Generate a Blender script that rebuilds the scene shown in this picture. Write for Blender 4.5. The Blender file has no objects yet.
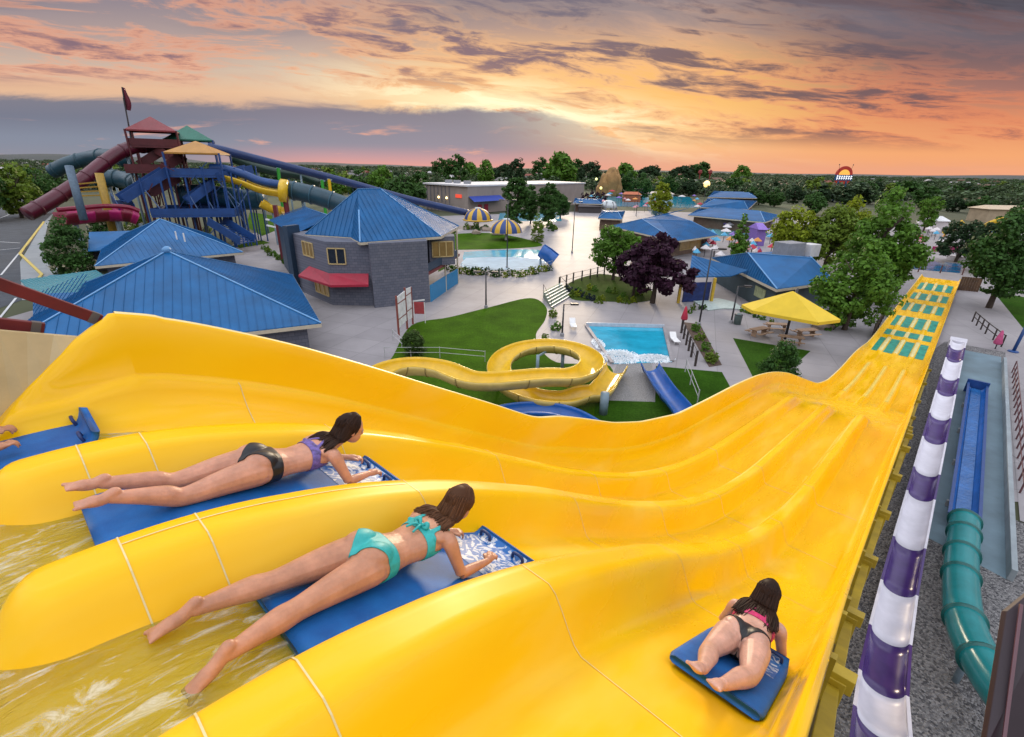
import bpy, math, random
import numpy as np
from mathutils import Vector, Matrix
random.seed(7); RNG = np.random.default_rng(7)
SC = bpy.context.scene
COL = SC.collection
rad = math.radians

# ------------------------------------------------------------------ camera
CAM_H = 15.0; FPX = 484.0
_p, _r = rad(22.6), rad(1.15)
_f = np.array([0, math.cos(_p), -math.sin(_p)]); _u = np.array([0, math.sin(_p), math.cos(_p)]); _x = np.array([1., 0, 0])
CX = _x*math.cos(_r) + _u*math.sin(_r); CU = -_x*math.sin(_r) + _u*math.cos(_r); CF = _f
cd = bpy.data.cameras.new('camera'); cam = bpy.data.objects.new('camera', cd); COL.objects.link(cam)
cd.sensor_width = 36.0; cd.sensor_fit = 'HORIZONTAL'; cd.lens = FPX/1024*36.0
cd.clip_start = 0.05; cd.clip_end = 20000
cam.matrix_world = Matrix(((CX[0], CU[0], -CF[0], 0), (CX[1], CU[1], -CF[1], 0), (CX[2], CU[2], -CF[2], CAM_H), (0, 0, 0, 1)))
SC.camera = cam

def ray(px, py): return (px-512)/FPX*CX - (py-368.5)/FPX*CU + CF
def g(px, py, z=0.0):
    """surveyed point: where the photograph's sight line meets height z"""
    d = ray(px, py); t = (z-CAM_H)/d[2]
    return np.array([t*d[0], t*d[1], z])
def ztop(base, px, py):
    d = ray(px, py); t = math.hypot(base[0], base[1])/math.hypot(d[0], d[1])
    return CAM_H + t*d[2]
def mpp(P):
    v = np.array(P) - np.array([0, 0, CAM_H]); return float(v@CF)/FPX
def at_dist(px, py, dist):
    d = ray(px, py); t = dist/math.hypot(d[0], d[1]); return np.array([t*d[0], t*d[1], CAM_H+t*d[2]])

# slide axes: s along the lanes, l to the right
AZ = rad(42.65)
SD = np.array([math.sin(AZ), math.cos(AZ), 0.0]); SR = np.array([math.cos(AZ), -math.sin(AZ), 0.0])
def SL(s, l, z=0.0): return SD*s + SR*l + np.array([0, 0, z])

# ------------------------------------------------------------------ materials
def srgb(r, g_, b):
    f = lambda c: (c/255/12.92) if c/255 <= .04045 else ((c/255+.055)/1.055)**2.4
    return (f(r), f(g_), f(b))
MATS = {}
def mat(name, col, rough=.6, var=.18, scale=3.0, bump=0.0, bscale=None, spec=.5, metal=0.0, dirt=0.0, emit=None, estr=0.0, stretch=None):
    if name in MATS: return MATS[name]
    m = bpy.data.materials.new(name); m.use_nodes = True; MATS[name] = m
    N, L = m.node_tree.nodes, m.node_tree.links
    b = N['Principled BSDF']; b.inputs['Roughness'].default_value = rough
    b.inputs['Specular IOR Level'].default_value = spec; b.inputs['Metallic'].default_value = metal
    tc = N.new('ShaderNodeTexCoord'); src = tc.outputs['Object']
    if stretch:
        mp = N.new('ShaderNodeMapping'); mp.inputs['Scale'].default_value = stretch; L.new(src, mp.inputs[0]); src = mp.outputs[0]
    n = N.new('ShaderNodeTexNoise'); n.inputs['Scale'].default_value = scale; n.inputs['Detail'].default_value = 5
    n.inputs['Roughness'].default_value = .62
    L.new(src, n.inputs['Vector'])
    r = N.new('ShaderNodeValToRGB'); c = Vector(col)
    r.color_ramp.elements[0].position = .3; r.color_ramp.elements[1].position = .72
    lo = c*(1-var); hi = c*(1+var)
    r.color_ramp.elements[0].color = (*lo, 1); r.color_ramp.elements[1].color = (min(hi[0], 1), min(hi[1], 1), min(hi[2], 1), 1)
    L.new(n.outputs['Fac'], r.inputs[0]); out = r.outputs[0]
    if dirt:
        n2 = N.new('ShaderNodeTexNoise'); n2.inputs['Scale'].default_value = scale*.23; n2.inputs['Detail'].default_value = 8
        L.new(src, n2.inputs['Vector'])
        mr = N.new('ShaderNodeMapRange'); mr.inputs[1].default_value = .48; mr.inputs[2].default_value = .75
        mr.inputs[3].default_value = 0; mr.inputs[4].default_value = dirt; L.new(n2.outputs['Fac'], mr.inputs[0])
        mx = N.new('ShaderNodeMixRGB'); mx.inputs[2].default_value = (c[0]*.35+.02, c[1]*.33+.018, c[2]*.3+.012, 1)
        L.new(mr.outputs[0], mx.inputs[0]); L.new(out, mx.inputs[1]); out = mx.outputs[0]
    L.new(out, b.inputs['Base Color'])
    if bump:
        n3 = N.new('ShaderNodeTexNoise'); n3.inputs['Scale'].default_value = bscale or scale*4; n3.inputs['Detail'].default_value = 4
        L.new(src, n3.inputs['Vector'])
        bp = N.new('ShaderNodeBump'); bp.inputs['Strength'].default_value = bump; bp.inputs['Distance'].default_value = .05
        L.new(n3.outputs['Fac'], bp.inputs['Height']); L.new(bp.outputs[0], b.inputs['Normal'])
    if emit:
        b.inputs['Emission Color'].default_value = (*emit, 1); b.inputs['Emission Strength'].default_value = estr
    return m

def leaf_mat(name, col, var=.35, trans=.3):
    m = bpy.data.materials.new(name); m.use_nodes = True
    N, L = m.node_tree.nodes, m.node_tree.links; N.clear()
    o = N.new('ShaderNodeOutputMaterial')
    geo = N.new('ShaderNodeNewGeometry')
    tc = N.new('ShaderNodeTexCoord'); n = N.new('ShaderNodeTexNoise'); n.inputs['Scale'].default_value = .9
    L.new(tc.outputs['Object'], n.inputs['Vector'])
    add = N.new('ShaderNodeMath'); add.operation = 'MULTIPLY_ADD'; add.inputs[1].default_value = .5
    L.new(geo.outputs['Random Per Island'], add.inputs[0])
    half = N.new('ShaderNodeMath'); half.operation = 'MULTIPLY'; half.inputs[1].default_value = .5
    L.new(n.outputs['Fac'], half.inputs[0]); L.new(half.outputs[0], add.inputs[2])
    r = N.new('ShaderNodeValToRGB'); c = Vector(col)
    r.color_ramp.elements[0].position = .2; r.color_ramp.elements[1].position = .85
    r.color_ramp.elements[0].color = (*(c*(1-var)), 1); r.color_ramp.elements[1].color = (*(c*(1+var*1.2)), 1)
    L.new(add.outputs[0], r.inputs[0])
    d = N.new('ShaderNodeBsdfPrincipled'); d.inputs['Roughness'].default_value = .55; d.inputs['Specular IOR Level'].default_value = .15
    t = N.new('ShaderNodeBsdfTranslucent'); mx = N.new('ShaderNodeMixShader'); mx.inputs[0].default_value = trans
    L.new(r.outputs[0], d.inputs['Base Color']); L.new(r.outputs[0], t.inputs['Color'])
    L.new(d.outputs[0], mx.inputs[1]); L.new(t.outputs[0], mx.inputs[2]); L.new(mx.outputs[0], o.inputs[0])
    return m

# ------------------------------------------------------------------ mesh builder
class MB:
    def __init__(s): s.v = []; s.f = []
    def add(s, vs, fs):
        o = len(s.v); s.v += [tuple(map(float, p)) for p in vs]; s.f += [tuple(i+o for i in q) for q in fs]; return s
    def box(s, c, size, rz=0.0, M=None):
        hx, hy, hz = size[0]/2, size[1]/2, size[2]/2
        ca, sa = math.cos(rz), math.sin(rz)
        vs = []
        for z in (-hz, hz):
            for x, y in ((-hx, -hy), (hx, -hy), (hx, hy), (-hx, hy)):
                p = (x*ca-y*sa+c[0], x*sa+y*ca+c[1], z+c[2])
                vs.append(p if M is None else tuple(M@Vector(p)))
        return s.add(vs, [(3, 2, 1, 0), (4, 5, 6, 7), (0, 1, 5, 4), (1, 2, 6, 5), (2, 3, 7, 6), (3, 0, 4, 7)])
    def beam(s, a, b, w, h=None, up=(0, 0, 1)):
        h = h or w; a, b = Vector(a), Vector(b); d = (b-a).normalized(); up = Vector(up)
        if abs(d.dot(up)) > .98: up = Vector((1, 0, 0))
        x = d.cross(up).normalized()*w/2; y = x.cross(d).normalized()*h/2
        vs = [a-x-y, a+x-y, a+x+y, a-x+y, b-x-y, b+x-y, b+x+y, b-x+y]
        return s.add(vs, [(3, 2, 1, 0), (4, 5, 6, 7), (0, 1, 5, 4), (1, 2, 6, 5), (2, 3, 7, 6), (3, 0, 4, 7)])
    def prism(s, poly, z0, z1):
        n = len(poly)
        a = sum(poly[i][0]*poly[(i+1) % n][1]-poly[(i+1) % n][0]*poly[i][1] for i in range(n))
        if a < 0: poly = poly[::-1]
        vs = [(p[0], p[1], z0) for p in poly]+[(p[0], p[1], z1) for p in poly]
        fs = [tuple(range(n))[::-1], tuple(range(n, 2*n))]+[(i, (i+1) % n, n+(i+1) % n, n+i) for i in range(n)]
        return s.add(vs, fs)
    def sheet(s, poly, z):
        n = len(poly)
        a = sum(poly[i][0]*poly[(i+1) % n][1]-poly[(i+1) % n][0]*poly[i][1] for i in range(n))
        if a < 0: poly = poly[::-1]
        return s.add([(p[0], p[1], z) for p in poly], [tuple(range(n))])
    def tube(s, path, r, n=10, cap=True):
        path = [Vector(p) for p in path]; k = len(path)
        rs = r if hasattr(r, '__len__') else [r]*k
        t0 = (path[1]-path[0]).normalized(); ref = Vector((0, 0, 1)) if abs(t0.z) < .9 else Vector((1, 0, 0))
        nx = t0.cross(ref).normalized(); vs = []
        for i, p in enumerate(path):
            t = (path[min(i+1, k-1)]-path[max(i-1, 0)]).normalized()
            nx = (nx - t*nx.dot(t)).normalized(); ny = t.cross(nx)
            for j in range(n):
                a = 2*math.pi*j/n; vs.append(p+(nx*math.cos(a)+ny*math.sin(a))*rs[i])
        fs = [(i*n+j, i*n+(j+1) % n, (i+1)*n+(j+1) % n, (i+1)*n+j) for i in range(k-1) for j in range(n)]
        if cap: fs += [tuple(range(n))[::-1], tuple(range((k-1)*n, k*n))]
        return s.add(vs, fs)
    def channel(s, path, r, a0, a1, th=.06, n=14, squash=1.0, flat=None):
        """open flume: arc from angle a0 to a1 (0 = right, -90 = down), given thickness"""
        path = [Vector(p) for p in path]; k = len(path); vs = []
        A = [rad(a0+(a1-a0)*j/n) for j in range(n+1)]
        for i, p in enumerate(path):
            t = (path[min(i+1, k-1)]-path[max(i-1, 0)]).normalized()
            x = t.cross(Vector((0, 0, 1))).normalized(); y = x.cross(t).normalized()
            for rr in (r, r+th):
                for a in A: vs.append(p+x*math.cos(a)*rr+y*math.sin(a)*rr*squash)
        w = 2*(n+1); m = n+1; fs = []
        for i in range(k-1):
            for j in range(n):
                fs.append((i*w+j, i*w+j+1, (i+1)*w+j+1, (i+1)*w+j))
                fs.append((i*w+m+j+1, i*w+m+j, (i+1)*w+m+j, (i+1)*w+m+j+1))
            fs.append((i*w, (i+1)*w, (i+1)*w+m, i*w+m)); fs.append((i*w+n, i*w+m+n, (i+1)*w+m+n, (i+1)*w+n))
        for i in (0, k-1):
            for j in range(n): fs.append((i*w+j, i*w+m+j, i*w+m+j+1, i*w+j+1))
        return s.add(vs, fs)
    def lathe(s, c, prof, n=20):
        vs = []; k = len(prof)
        for r, z in prof:
            for j in range(n):
                a = 2*math.pi*j/n; vs.append((c[0]+r*math.cos(a), c[1]+r*math.sin(a), c[2]+z))
        fs = [(i*n+j, i*n+(j+1) % n, (i+1)*n+(j+1) % n, (i+1)*n+j) for i in range(k-1) for j in range(n)]
        fs += [tuple(range(n))[::-1], tuple(range((k-1)*n, k*n))]
        return s.add(vs, fs)
    def blob(s, c, r, seed=0, amp=.25, n=10, m=7):
        rg = random.Random(seed); ph = [rg.uniform(0, 6.28) for _ in range(6)]
        r = r if hasattr(r, '__len__') else (r, r, r); vs = []
        for i in range(m+1):
            th = math.pi*i/m
            for j in range(n):
                a = 2*math.pi*j/n
                d = (math.sin(th)*math.cos(a), math.sin(th)*math.sin(a), math.cos(th))
                k = 1+amp*(math.sin(2.3*d[0]*2+ph[0])*.5+math.sin(3.1*d[1]*2+ph[1])*.5+math.sin(2.7*d[2]*3+ph[2])*.4+math.sin(6*d[0]+ph[3])*math.sin(6*d[1]+ph[4])*.3)
                vs.append((c[0]+d[0]*r[0]*k, c[1]+d[1]*r[1]*k, c[2]+d[2]*r[2]*k))
        fs = [(i*n+j, (i+1)*n+j, (i+1)*n+(j+1) % n, i*n+(j+1) % n) for i in range(m) for j in range(n)]
        return s.add(vs, fs)
    def mesh(s, name, m, smooth=False):
        me = bpy.data.meshes.new(name); me.from_pydata(s.v, [], s.f); me.update()
        if m is not None: me.materials.append(m)
        if smooth: me.polygons.foreach_set('use_smooth', [True]*len(me.polygons))
        return me
    def build(s, name, m, parent=None, smooth=False, bevel=0.0, auto=None):
        o = bpy.data.objects.new(name, s.mesh(name, m, smooth)); COL.objects.link(o)
        if parent is not None:
            o.parent = parent; o.matrix_parent_inverse = parent_inv(parent)
        if bevel:
            b = o.modifiers.new('bevel', 'BEVEL'); b.width = bevel; b.segments = 2; b.limit_method = 'ANGLE'
        return o
def parent_inv(p):
    M = Matrix.Identity(4); q = p; chain = []
    while q is not None: chain.append(q); q = q.parent
    M = Matrix.Identity(4)
    for q in reversed(chain): M = M@q.matrix_parent_inverse@q.matrix_basis
    return M.inverted()
def tag(o, label=None, cat=None, group=None, kind=None):
    if label: o['label'] = label
    if cat: o['category'] = cat
    if group: o['group'] = group
    if kind: o['kind'] = kind
    return o
def thing(name, label, cat, loc=(0, 0, 0), group=None, rz=0.0):
    o = bpy.data.objects.new(name, None); COL.objects.link(o); o.empty_display_size = .3
    o.location = tuple(map(float, loc)); o.rotation_euler = (0, 0, rz)
    return tag(o, label, cat, group)
def struct(name, mb, m, smooth=False): return tag(mb.build(name, m, None, smooth), kind='structure')
def copy_tree(o, parent=None):
    c = o.copy(); COL.objects.link(c)
    if parent is not None: c.parent = parent
    for ch in list(o.children): copy_tree(ch, c)
    return c
def fast_mesh(name, V, F, m, smooth=False):
    """V (n,3), F (m,4) quads"""
    me = bpy.data.meshes.new(name); me.vertices.add(len(V)); me.vertices.foreach_set('co', np.asarray(V, np.float32).ravel())
    F = np.asarray(F, np.int32); k = F.shape[1]
    me.loops.add(F.size); me.loops.foreach_set('vertex_index', F.ravel())
    me.polygons.add(len(F)); me.polygons.foreach_set('loop_start', np.arange(0, F.size, k, dtype=np.int32))
    me.polygons.foreach_set('loop_total', np.full(len(F), k, np.int32))
    if smooth: me.polygons.foreach_set('use_smooth', np.ones(len(F), bool))
    me.update(calc_edges=True); me.validate()
    if m is not None: me.materials.append(m)
    return me
def link(name, me, parent=None):
    o = bpy.data.objects.new(name, me); COL.objects.link(o)
    if parent is not None: o.parent = parent; o.matrix_parent_inverse = parent_inv(parent)
    return o
def interp(x, xs, ys): return np.interp(x, xs, ys)
# ------------------------------------------------------------------ sky, sun
W = bpy.data.worlds.new("World"); SC.world = W; W.use_nodes = True
def build_world():
    N, L = W.node_tree.nodes, W.node_tree.links; N.clear()
    out = N.new('ShaderNodeOutputWorld')
    def math_(op, a, b=None, c=None):
        n = N.new('ShaderNodeMath'); n.operation = op
        for i, v in enumerate((a, b, c)):
            if v is None: continue
            if isinstance(v, (int, float)): n.inputs[i].default_value = v
            else: L.new(v, n.inputs[i])
        return n.outputs[0]
    def smooth(v, a, b, lo=0.0, hi=1.0):
        n = N.new('ShaderNodeMapRange'); n.interpolation_type = 'SMOOTHSTEP'
        L.new(v, n.inputs[0]); n.inputs[1].default_value = a; n.inputs[2].default_value = b
        n.inputs[3].default_value = lo; n.inputs[4].default_value = hi; return n.outputs[0]
    def mix(f, a, b):
        n = N.new('ShaderNodeMixRGB')
        for i, v in enumerate((f, a, b)):
            if isinstance(v, (int, float)): n.inputs[i].default_value = v
            elif isinstance(v, tuple): n.inputs[i].default_value = (*v, 1)
            else: L.new(v, n.inputs[i])
        return n.outputs[0]
    def ramp(v, stops):
        n = N.new('ShaderNodeValToRGB'); e = n.color_ramp.elements
        while len(e) < len(stops): e.new(.5)
        for i, (p, c) in enumerate(stops): e[i].position = p; e[i].color = (*c, 1)
        L.new(v, n.inputs[0]); return n.outputs[0]
    def noise(vec, scale, det=6, rough=.55, dist=0.0):
        n = N.new('ShaderNodeTexNoise'); n.inputs['Scale'].default_value = scale; n.inputs['Detail'].default_value = det
        n.inputs['Roughness'].default_value = rough; n.inputs['Distortion'].default_value = dist
        L.new(vec, n.inputs['Vector']); return n.outputs['Fac']
    def comb(x, y, z=0.0):
        n = N.new('ShaderNodeCombineXYZ')
        for i, v in enumerate((x, y, z)):
            if isinstance(v, (int, float)): n.inputs[i].default_value = v
            else: L.new(v, n.inputs[i])
        return n.outputs[0]
    tc = N.new('ShaderNodeTexCoord'); sp = N.new('ShaderNodeSeparateXYZ'); L.new(tc.outputs['Generated'], sp.inputs[0])
    X, Y, Z = sp.outputs
    el = math_('MULTIPLY', math_('ARCTAN2', Z, math_('MAXIMUM', Y, .35)), 57.2958)      # height of the cloud bands, which run across the sunset direction
    az = math_('MULTIPLY', math_('ARCTAN2', X, Y), 57.2958)         # degrees right of the sunset direction
    t = math_('DIVIDE', el, 90.0)
    D = 1/90
    S = srgb
    c = [S(238, 165, 138), S(250, 190, 130), S(255, 214, 140), S(250, 196, 135), S(205, 168, 148), S(152, 142, 148)]
    center = ramp(t, [(0, c[0]), (1.6*D, c[0]), (3.6*D, c[1]), (6.5*D, c[2]), (9.5*D, c[3]), (12.5*D, c[4]), (16*D, c[5]), (27*D, (.5, .47, .5)), (50*D, (2.05, 2.14, 2.34)), (1, (2.95, 3.1, 3.42))])  # overhead, out of view, the sky is set brighter to light the slide
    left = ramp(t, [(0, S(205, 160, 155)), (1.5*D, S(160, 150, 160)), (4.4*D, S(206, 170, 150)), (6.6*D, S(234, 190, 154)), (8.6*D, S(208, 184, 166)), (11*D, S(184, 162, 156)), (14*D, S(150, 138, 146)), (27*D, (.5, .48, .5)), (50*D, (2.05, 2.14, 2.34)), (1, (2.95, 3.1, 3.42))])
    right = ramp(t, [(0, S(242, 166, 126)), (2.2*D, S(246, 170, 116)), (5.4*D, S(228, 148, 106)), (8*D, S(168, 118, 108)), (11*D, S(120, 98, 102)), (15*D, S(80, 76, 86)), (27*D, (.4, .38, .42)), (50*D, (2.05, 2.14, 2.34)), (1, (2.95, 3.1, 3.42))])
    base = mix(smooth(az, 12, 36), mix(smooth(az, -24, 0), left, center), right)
    # sun glow behind the cloud edge
    da = math_('DIVIDE', math_('SUBTRACT', az, 1.0), 16.0); de = math_('DIVIDE', math_('SUBTRACT', math_('ADD', el, math_('MULTIPLY', az, .11)), 5.4), 2.3)
    gl = math_('EXPONENT', math_('MULTIPLY', math_('ADD', math_('MULTIPLY', da, da), math_('MULTIPLY', de, de)), -1.0))
    db = math_('DIVIDE', math_('SUBTRACT', az, 15.0), 14.0); dc = math_('DIVIDE', math_('SUBTRACT', el, 6.2), 4.4)
    gl2 = math_('EXPONENT', math_('MULTIPLY', math_('ADD', math_('MULTIPLY', db, db), math_('MULTIPLY', dc, dc)), -1.0))
    base = mix(math_('MULTIPLY', gl2, .85), base, S(255, 190, 104))
    base = mix(math_('MULTIPLY', gl, .9), base, (1.2, .98, .62))
    # broken streaky clouds: stretched along the horizon, sloping down towards the right, lit edges and mauve hearts
    wob = noise(comb(math_('MULTIPLY', az, .05), math_('MULTIPLY', el, .3), 7.7), 1.0, 4, .6)
    sk = math_('ADD', math_('ADD', el, math_('MULTIPLY', az, .085)), math_('MULTIPLY', wob, 2.2))
    n1 = noise(comb(math_('MULTIPLY', az, .06), math_('MULTIPLY', sk, .40), 3.1), 1.0, 10, .64, .5)
    n2 = noise(comb(math_('MULTIPLY', az, .15), math_('MULTIPLY', sk, .85), 9.7), 1.0, 9, .66, .6)
    n3 = noise(comb(math_('MULTIPLY', az, .035), math_('MULTIPLY', sk, .24), 1.3), 1.0, 6, .6, .3)
    d = math_('ADD', math_('MULTIPLY', n1, .62), math_('MULTIPLY', n2, .38))
    el_lo = math_('SUBTRACT', 6.2, smooth(az, -2, 16, 0, 4.2))        # the deck hangs lower on the right
    above = smooth(math_('SUBTRACT', el, el_lo), 0, 2.6)
    litc = mix(smooth(az, 10, 36), mix(smooth(az, -30, -4), S(244, 172, 136), S(255, 196, 140)), S(232, 140, 100))
    base = mix(math_('MULTIPLY', math_('MULTIPLY', math_('MULTIPLY', smooth(d, .44, .53), above), smooth(math_('ADD', el, math_('MULTIPLY', az, .10)), 15.5, 10.5, .12, 1.0)), .85), base, litc)
    dark = mix(smooth(az, -6, 28), S(122, 104, 122), S(104, 90, 98))
    base = mix(math_('MULTIPLY', math_('MULTIPLY', smooth(d, .485, .59), above), math_('SUBTRACT', .9, math_('MULTIPLY', gl, .5))), base, dark)
    # large slate coloured gaps high up
    base = mix(math_('MULTIPLY', math_('MULTIPLY', smooth(n3, .46, .60), smooth(el, 10, 14.5)), .55), base, S(124, 122, 134))
    # orange flecks and bright bars inside the glow
    base = mix(math_('MULTIPLY', math_('MULTIPLY', smooth(n2, .52, .60), gl), .75), base, S(250, 170, 100))
    base = mix(math_('MULTIPLY', math_('MULTIPLY', smooth(n1, .49, .40), gl), .8), base, (1.25, 1.08, .70))
    # grey cloud bank low on the left, with a ragged top
    nb = noise(comb(math_('MULTIPLY', az, .10), math_('MULTIPLY', el, .34), 5.5), 1.0, 9, .66, .4)
    top = math_('ADD', math_('MULTIPLY', math_('SUBTRACT', nb, .5), 3.4), math_('ADD', 5.7, math_('MULTIPLY', az, -.004)))
    top = math_('SUBTRACT', top, smooth(az, 0, 20, 0, 4.6))
    bank = smooth(math_('SUBTRACT', top, el), -.25, .7)
    bcol = mix(smooth(az, -36, -18), ramp(t, [(0, S(140, 144, 158)), (2*D, S(134, 142, 160)), (4*D, S(114, 122, 142)), (6*D, S(122, 124, 140))]), ramp(t, [(0, S(228, 164, 156)), (.8*D, S(200, 158, 162)), (1.9*D, S(150, 146, 160)), (3.6*D, S(140, 138, 154)), (5*D, S(130, 126, 142)), (6*D, S(136, 128, 142))]))
    nb2 = noise(comb(math_('MULTIPLY', az, .11), math_('MULTIPLY', el, .6), 2.2), 1.0, 5, .6, .3)
    bcol = mix(math_('MULTIPLY', smooth(nb2, .55, .70), smooth(el, 4.6, 2.6)), bcol, S(244, 176, 150))
    base = mix(math_('MULTIPLY', bank, smooth(az, 18, -6, .12, .93)), base, bcol)
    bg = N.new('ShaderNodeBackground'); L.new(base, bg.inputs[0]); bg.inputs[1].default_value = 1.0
    sky = N.new('ShaderNodeTexSky'); sky.sky_type = 'NISHITA'; sky.sun_disc = False
    sky.sun_elevation = rad(9); sky.sun_rotation = rad(5); sky.altitude = 800; sky.dust_density = 1.5
    bg2 = N.new('ShaderNodeBackground'); L.new(sky.outputs[0], bg2.inputs[0]); bg2.inputs[1].default_value = .05
    # the air-light only counts well above the cloud deck
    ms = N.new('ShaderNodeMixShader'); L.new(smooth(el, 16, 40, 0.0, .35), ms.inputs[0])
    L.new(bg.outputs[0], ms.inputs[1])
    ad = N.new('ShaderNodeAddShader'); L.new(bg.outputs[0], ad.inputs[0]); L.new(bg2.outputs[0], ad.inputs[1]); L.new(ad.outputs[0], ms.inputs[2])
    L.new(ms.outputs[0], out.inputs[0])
build_world()
sd = bpy.data.lights.new('sun', 'SUN'); sd.energy = 1.9; sd.angle = rad(10); sd.color = (1.0, .80, .56)
sun = bpy.data.objects.new('sun', sd); COL.objects.link(sun)
_sd = Vector((math.sin(rad(5))*math.cos(rad(11)), math.cos(rad(5))*math.cos(rad(11)), math.sin(rad(11))))
sun.rotation_euler = _sd.to_track_quat('Z', 'Y').to_euler()
SC.view_settings.view_transform = 'Standard'; SC.view_settings.look = 'None'
SC.view_settings.exposure = 0.0; SC.view_settings.gamma = 1.0; SC.view_settings.use_curve_mapping = False
SC.render.engine = 'CYCLES'
SC.cycles.use_denoising = True
SC.cycles.max_bounces = 6; SC.cycles.diffuse_bounces = 3; SC.cycles.glossy_bounces = 3; SC.cycles.transparent_max_bounces = 8
SC.cycles.sample_clamp_indirect = 6
# ------------------------------------------------------------------ the four lane mat slide
LR, WID = -.12, 4.44; PIT = WID/4
LC = [LR-WID+PIT*(k+.5) for k in range(4)]      # lane centres, left to right
_fs = [-6, -3, -1, -.4, .0, .4, .8, 1.2, 1.6, 2, 3, 4, 5, 6, 7, 8, 9, 10, 11, 12, 14, 16, 18, 20, 22, 24, 27, 30, 34, 38, 42, 46, 50, 53, 57, 62, 80, 99, 110]
_fz = [13.12, 13.12, 13.13, 13.15, 13.15, 13.1, 12.99, 12.83, 12.63, 12.41, 11.78, 11.13, 10.5, 9.94, 9.42, 8.99, 8.63, 8.34, 8.10, 7.92, 7.62, 7.32, 7.08, 6.74, 6.2, 5.45, 4.35, 3.25, 2.08, 1.5, 1.25, 1.02, .68, .5, .4, .36, .36, .36, .36]
_S = np.concatenate([np.arange(-6, 12, .02), np.arange(12, 110, .1)])
_Z = np.interp(_S, _fs, _fz)
def _gs(S, Z):
    out = Z.copy(); a = S < 12
    for m, sg in ((a, 9), (~a, 8)):
        k = np.exp(-.5*(np.arange(-40, 41)/sg)**2); k /= k.sum()
        zz = np.pad(Z[m], 40, mode='reflect', reflect_type='odd'); out[m] = np.convolve(zz, k, 'valid')
    return out
_Z = _gs(_S, _Z)
def floor_z(s): return np.interp(s, _S, _Z)
def floor_n(s):
    dz = (floor_z(s+.06)-floor_z(s-.06))/.12
    n = np.array([0, 0, 1.0]) - SD*dz; return n/np.linalg.norm(n)
# arc length table near the top for laying mats and riders on the curve
_AS = np.arange(-3, 12, .02); _AL = np.concatenate([[0], np.cumsum(np.hypot(.02, np.diff(floor_z(_AS))))])
def along(s0, dist): return np.interp(np.interp(s0, _AS, _AL)+dist, _AL, _AS)
def ridge_amp(s):
    a = np.interp(s, [-9, .8, 3.0, 19.6, 21.2, 31.5, 34.0, 45.4, 46.6, 51.2, 51.8, 57.6, 58.2, 61.8, 62.2, 67.4, 67.9, 71.2, 71.6, 76.6, 77, 80.4, 80.8, 85.6, 86, 90, 90.4, 95, 95.4, 120],
                  [.30, .30, .40, .36, .02, .02, .30, .28, .02, .02, .13, .13, .03, .03, .13, .13, .03, .03, .13, .13, .03, .03, .13, .13, .03, .03, .13, .13, .02, .02])
    return a
def ridge_w(s): return np.interp(s, [0, 12, 20, 34, 120], [.35, .26, .24, .25, .2])
_ws = [-6, .1, .3, .52, .75, 1.07, 1.44, 1.87, 2.61, 3.37, 4.5, 5.57, 6.24, 7.03, 8.2, 9.52, 11.6, 13.94, 16.05, 18.72, 21.06, 23.94, 27.91, 32.36, 35.86, 39.92, 45.52, 49.01, 53.2, 56, 110]
_wz = [13.6, 13.74, 13.85, 13.94, 13.87, 13.73, 13.55, 13.33, 12.9, 12.44, 11.77, 11.11, 10.90, 10.54, 9.99, 9.5, 8.93, 8.6, 8.36, 7.94, 7.37, 6.44, 4.9, 3.22, 2.37, 1.97, 1.81, 1.40, .82, .76, .76]
_WT = np.interp(_S, _ws, _wz)
_WT = np.where(_S < .8, _WT, _gs(_S, _WT))
def wall_h(s): return np.maximum(np.interp(s, _S, _WT)-floor_z(s), .3)
WALLC = [(.62, 0), (.5, .012), (.4, .05), (.32, .12), (.25, .22), (.205, .34), (.185, .43), (.15, .45), (.128, .49), (.1, .68), (.06, .87), (.03, .97), (.01, 1.0), (-.02, 1.012), (-.05, 1.0), (-.06, .95)]
SS = np.concatenate([np.arange(-3, -.6, .15), np.arange(-.6, .3, .03), np.arange(.3, 3, .06), np.arange(3, 10, .12), np.arange(10, 30, .25), np.arange(30, 60, .3), np.arange(60, 98.9, .5), [98.9]])
def section():
    """columns of the cross section: (lateral, kind, part)"""
    cols = []
    for d, zf in WALLC[::-1]: cols.append((-WID+d, ('w', zf)))
    cols.insert(0, (-WID-.06, ('o', 0)))
    for k in range(3):
        c = -WID+PIT*(k+1)
        for t in np.linspace(-1, 1, 17): cols.append((c+t*.38, ('r', k)))
        for t in (.3, .5, .7):
            cols.append((c+.38+(PIT-.76)*t, ('f', 0)))
    cols = [c for c in cols if not (c[1][0] == 'f' and c[0] > -.14)]
    for t in (.3, .6): cols.append((-WID+.62+(PIT-.38-.62)*t, ('f', 0)))
    for d, zf in WALLC: cols.append((.12-(d*.36 if d > 0 else d), ('v', zf)))
    cols.append((.18, ('o', 0)))
    cols.sort(key=lambda c: c[0]); return cols
CO = section(); U = np.array([c[0] for c in CO])
def surf_h(u, s):
    """height over the lane floor from the ridges, with rounded noses at the start"""
    h = np.zeros(np.broadcast(u, s).shape)
    for k in range(3):
        c = -WID+PIT*(k+1)
        back = np.maximum(-.16-s, 0)
        d = np.sqrt((u-c)**2+(back*1.0)**2); w = ridge_w(s)
        x = np.clip((d-.09)/(w-.09+1e-6), 0, 1)
        h += ridge_amp(s)*(1-x*x*(3-2*x))
    return h
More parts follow.
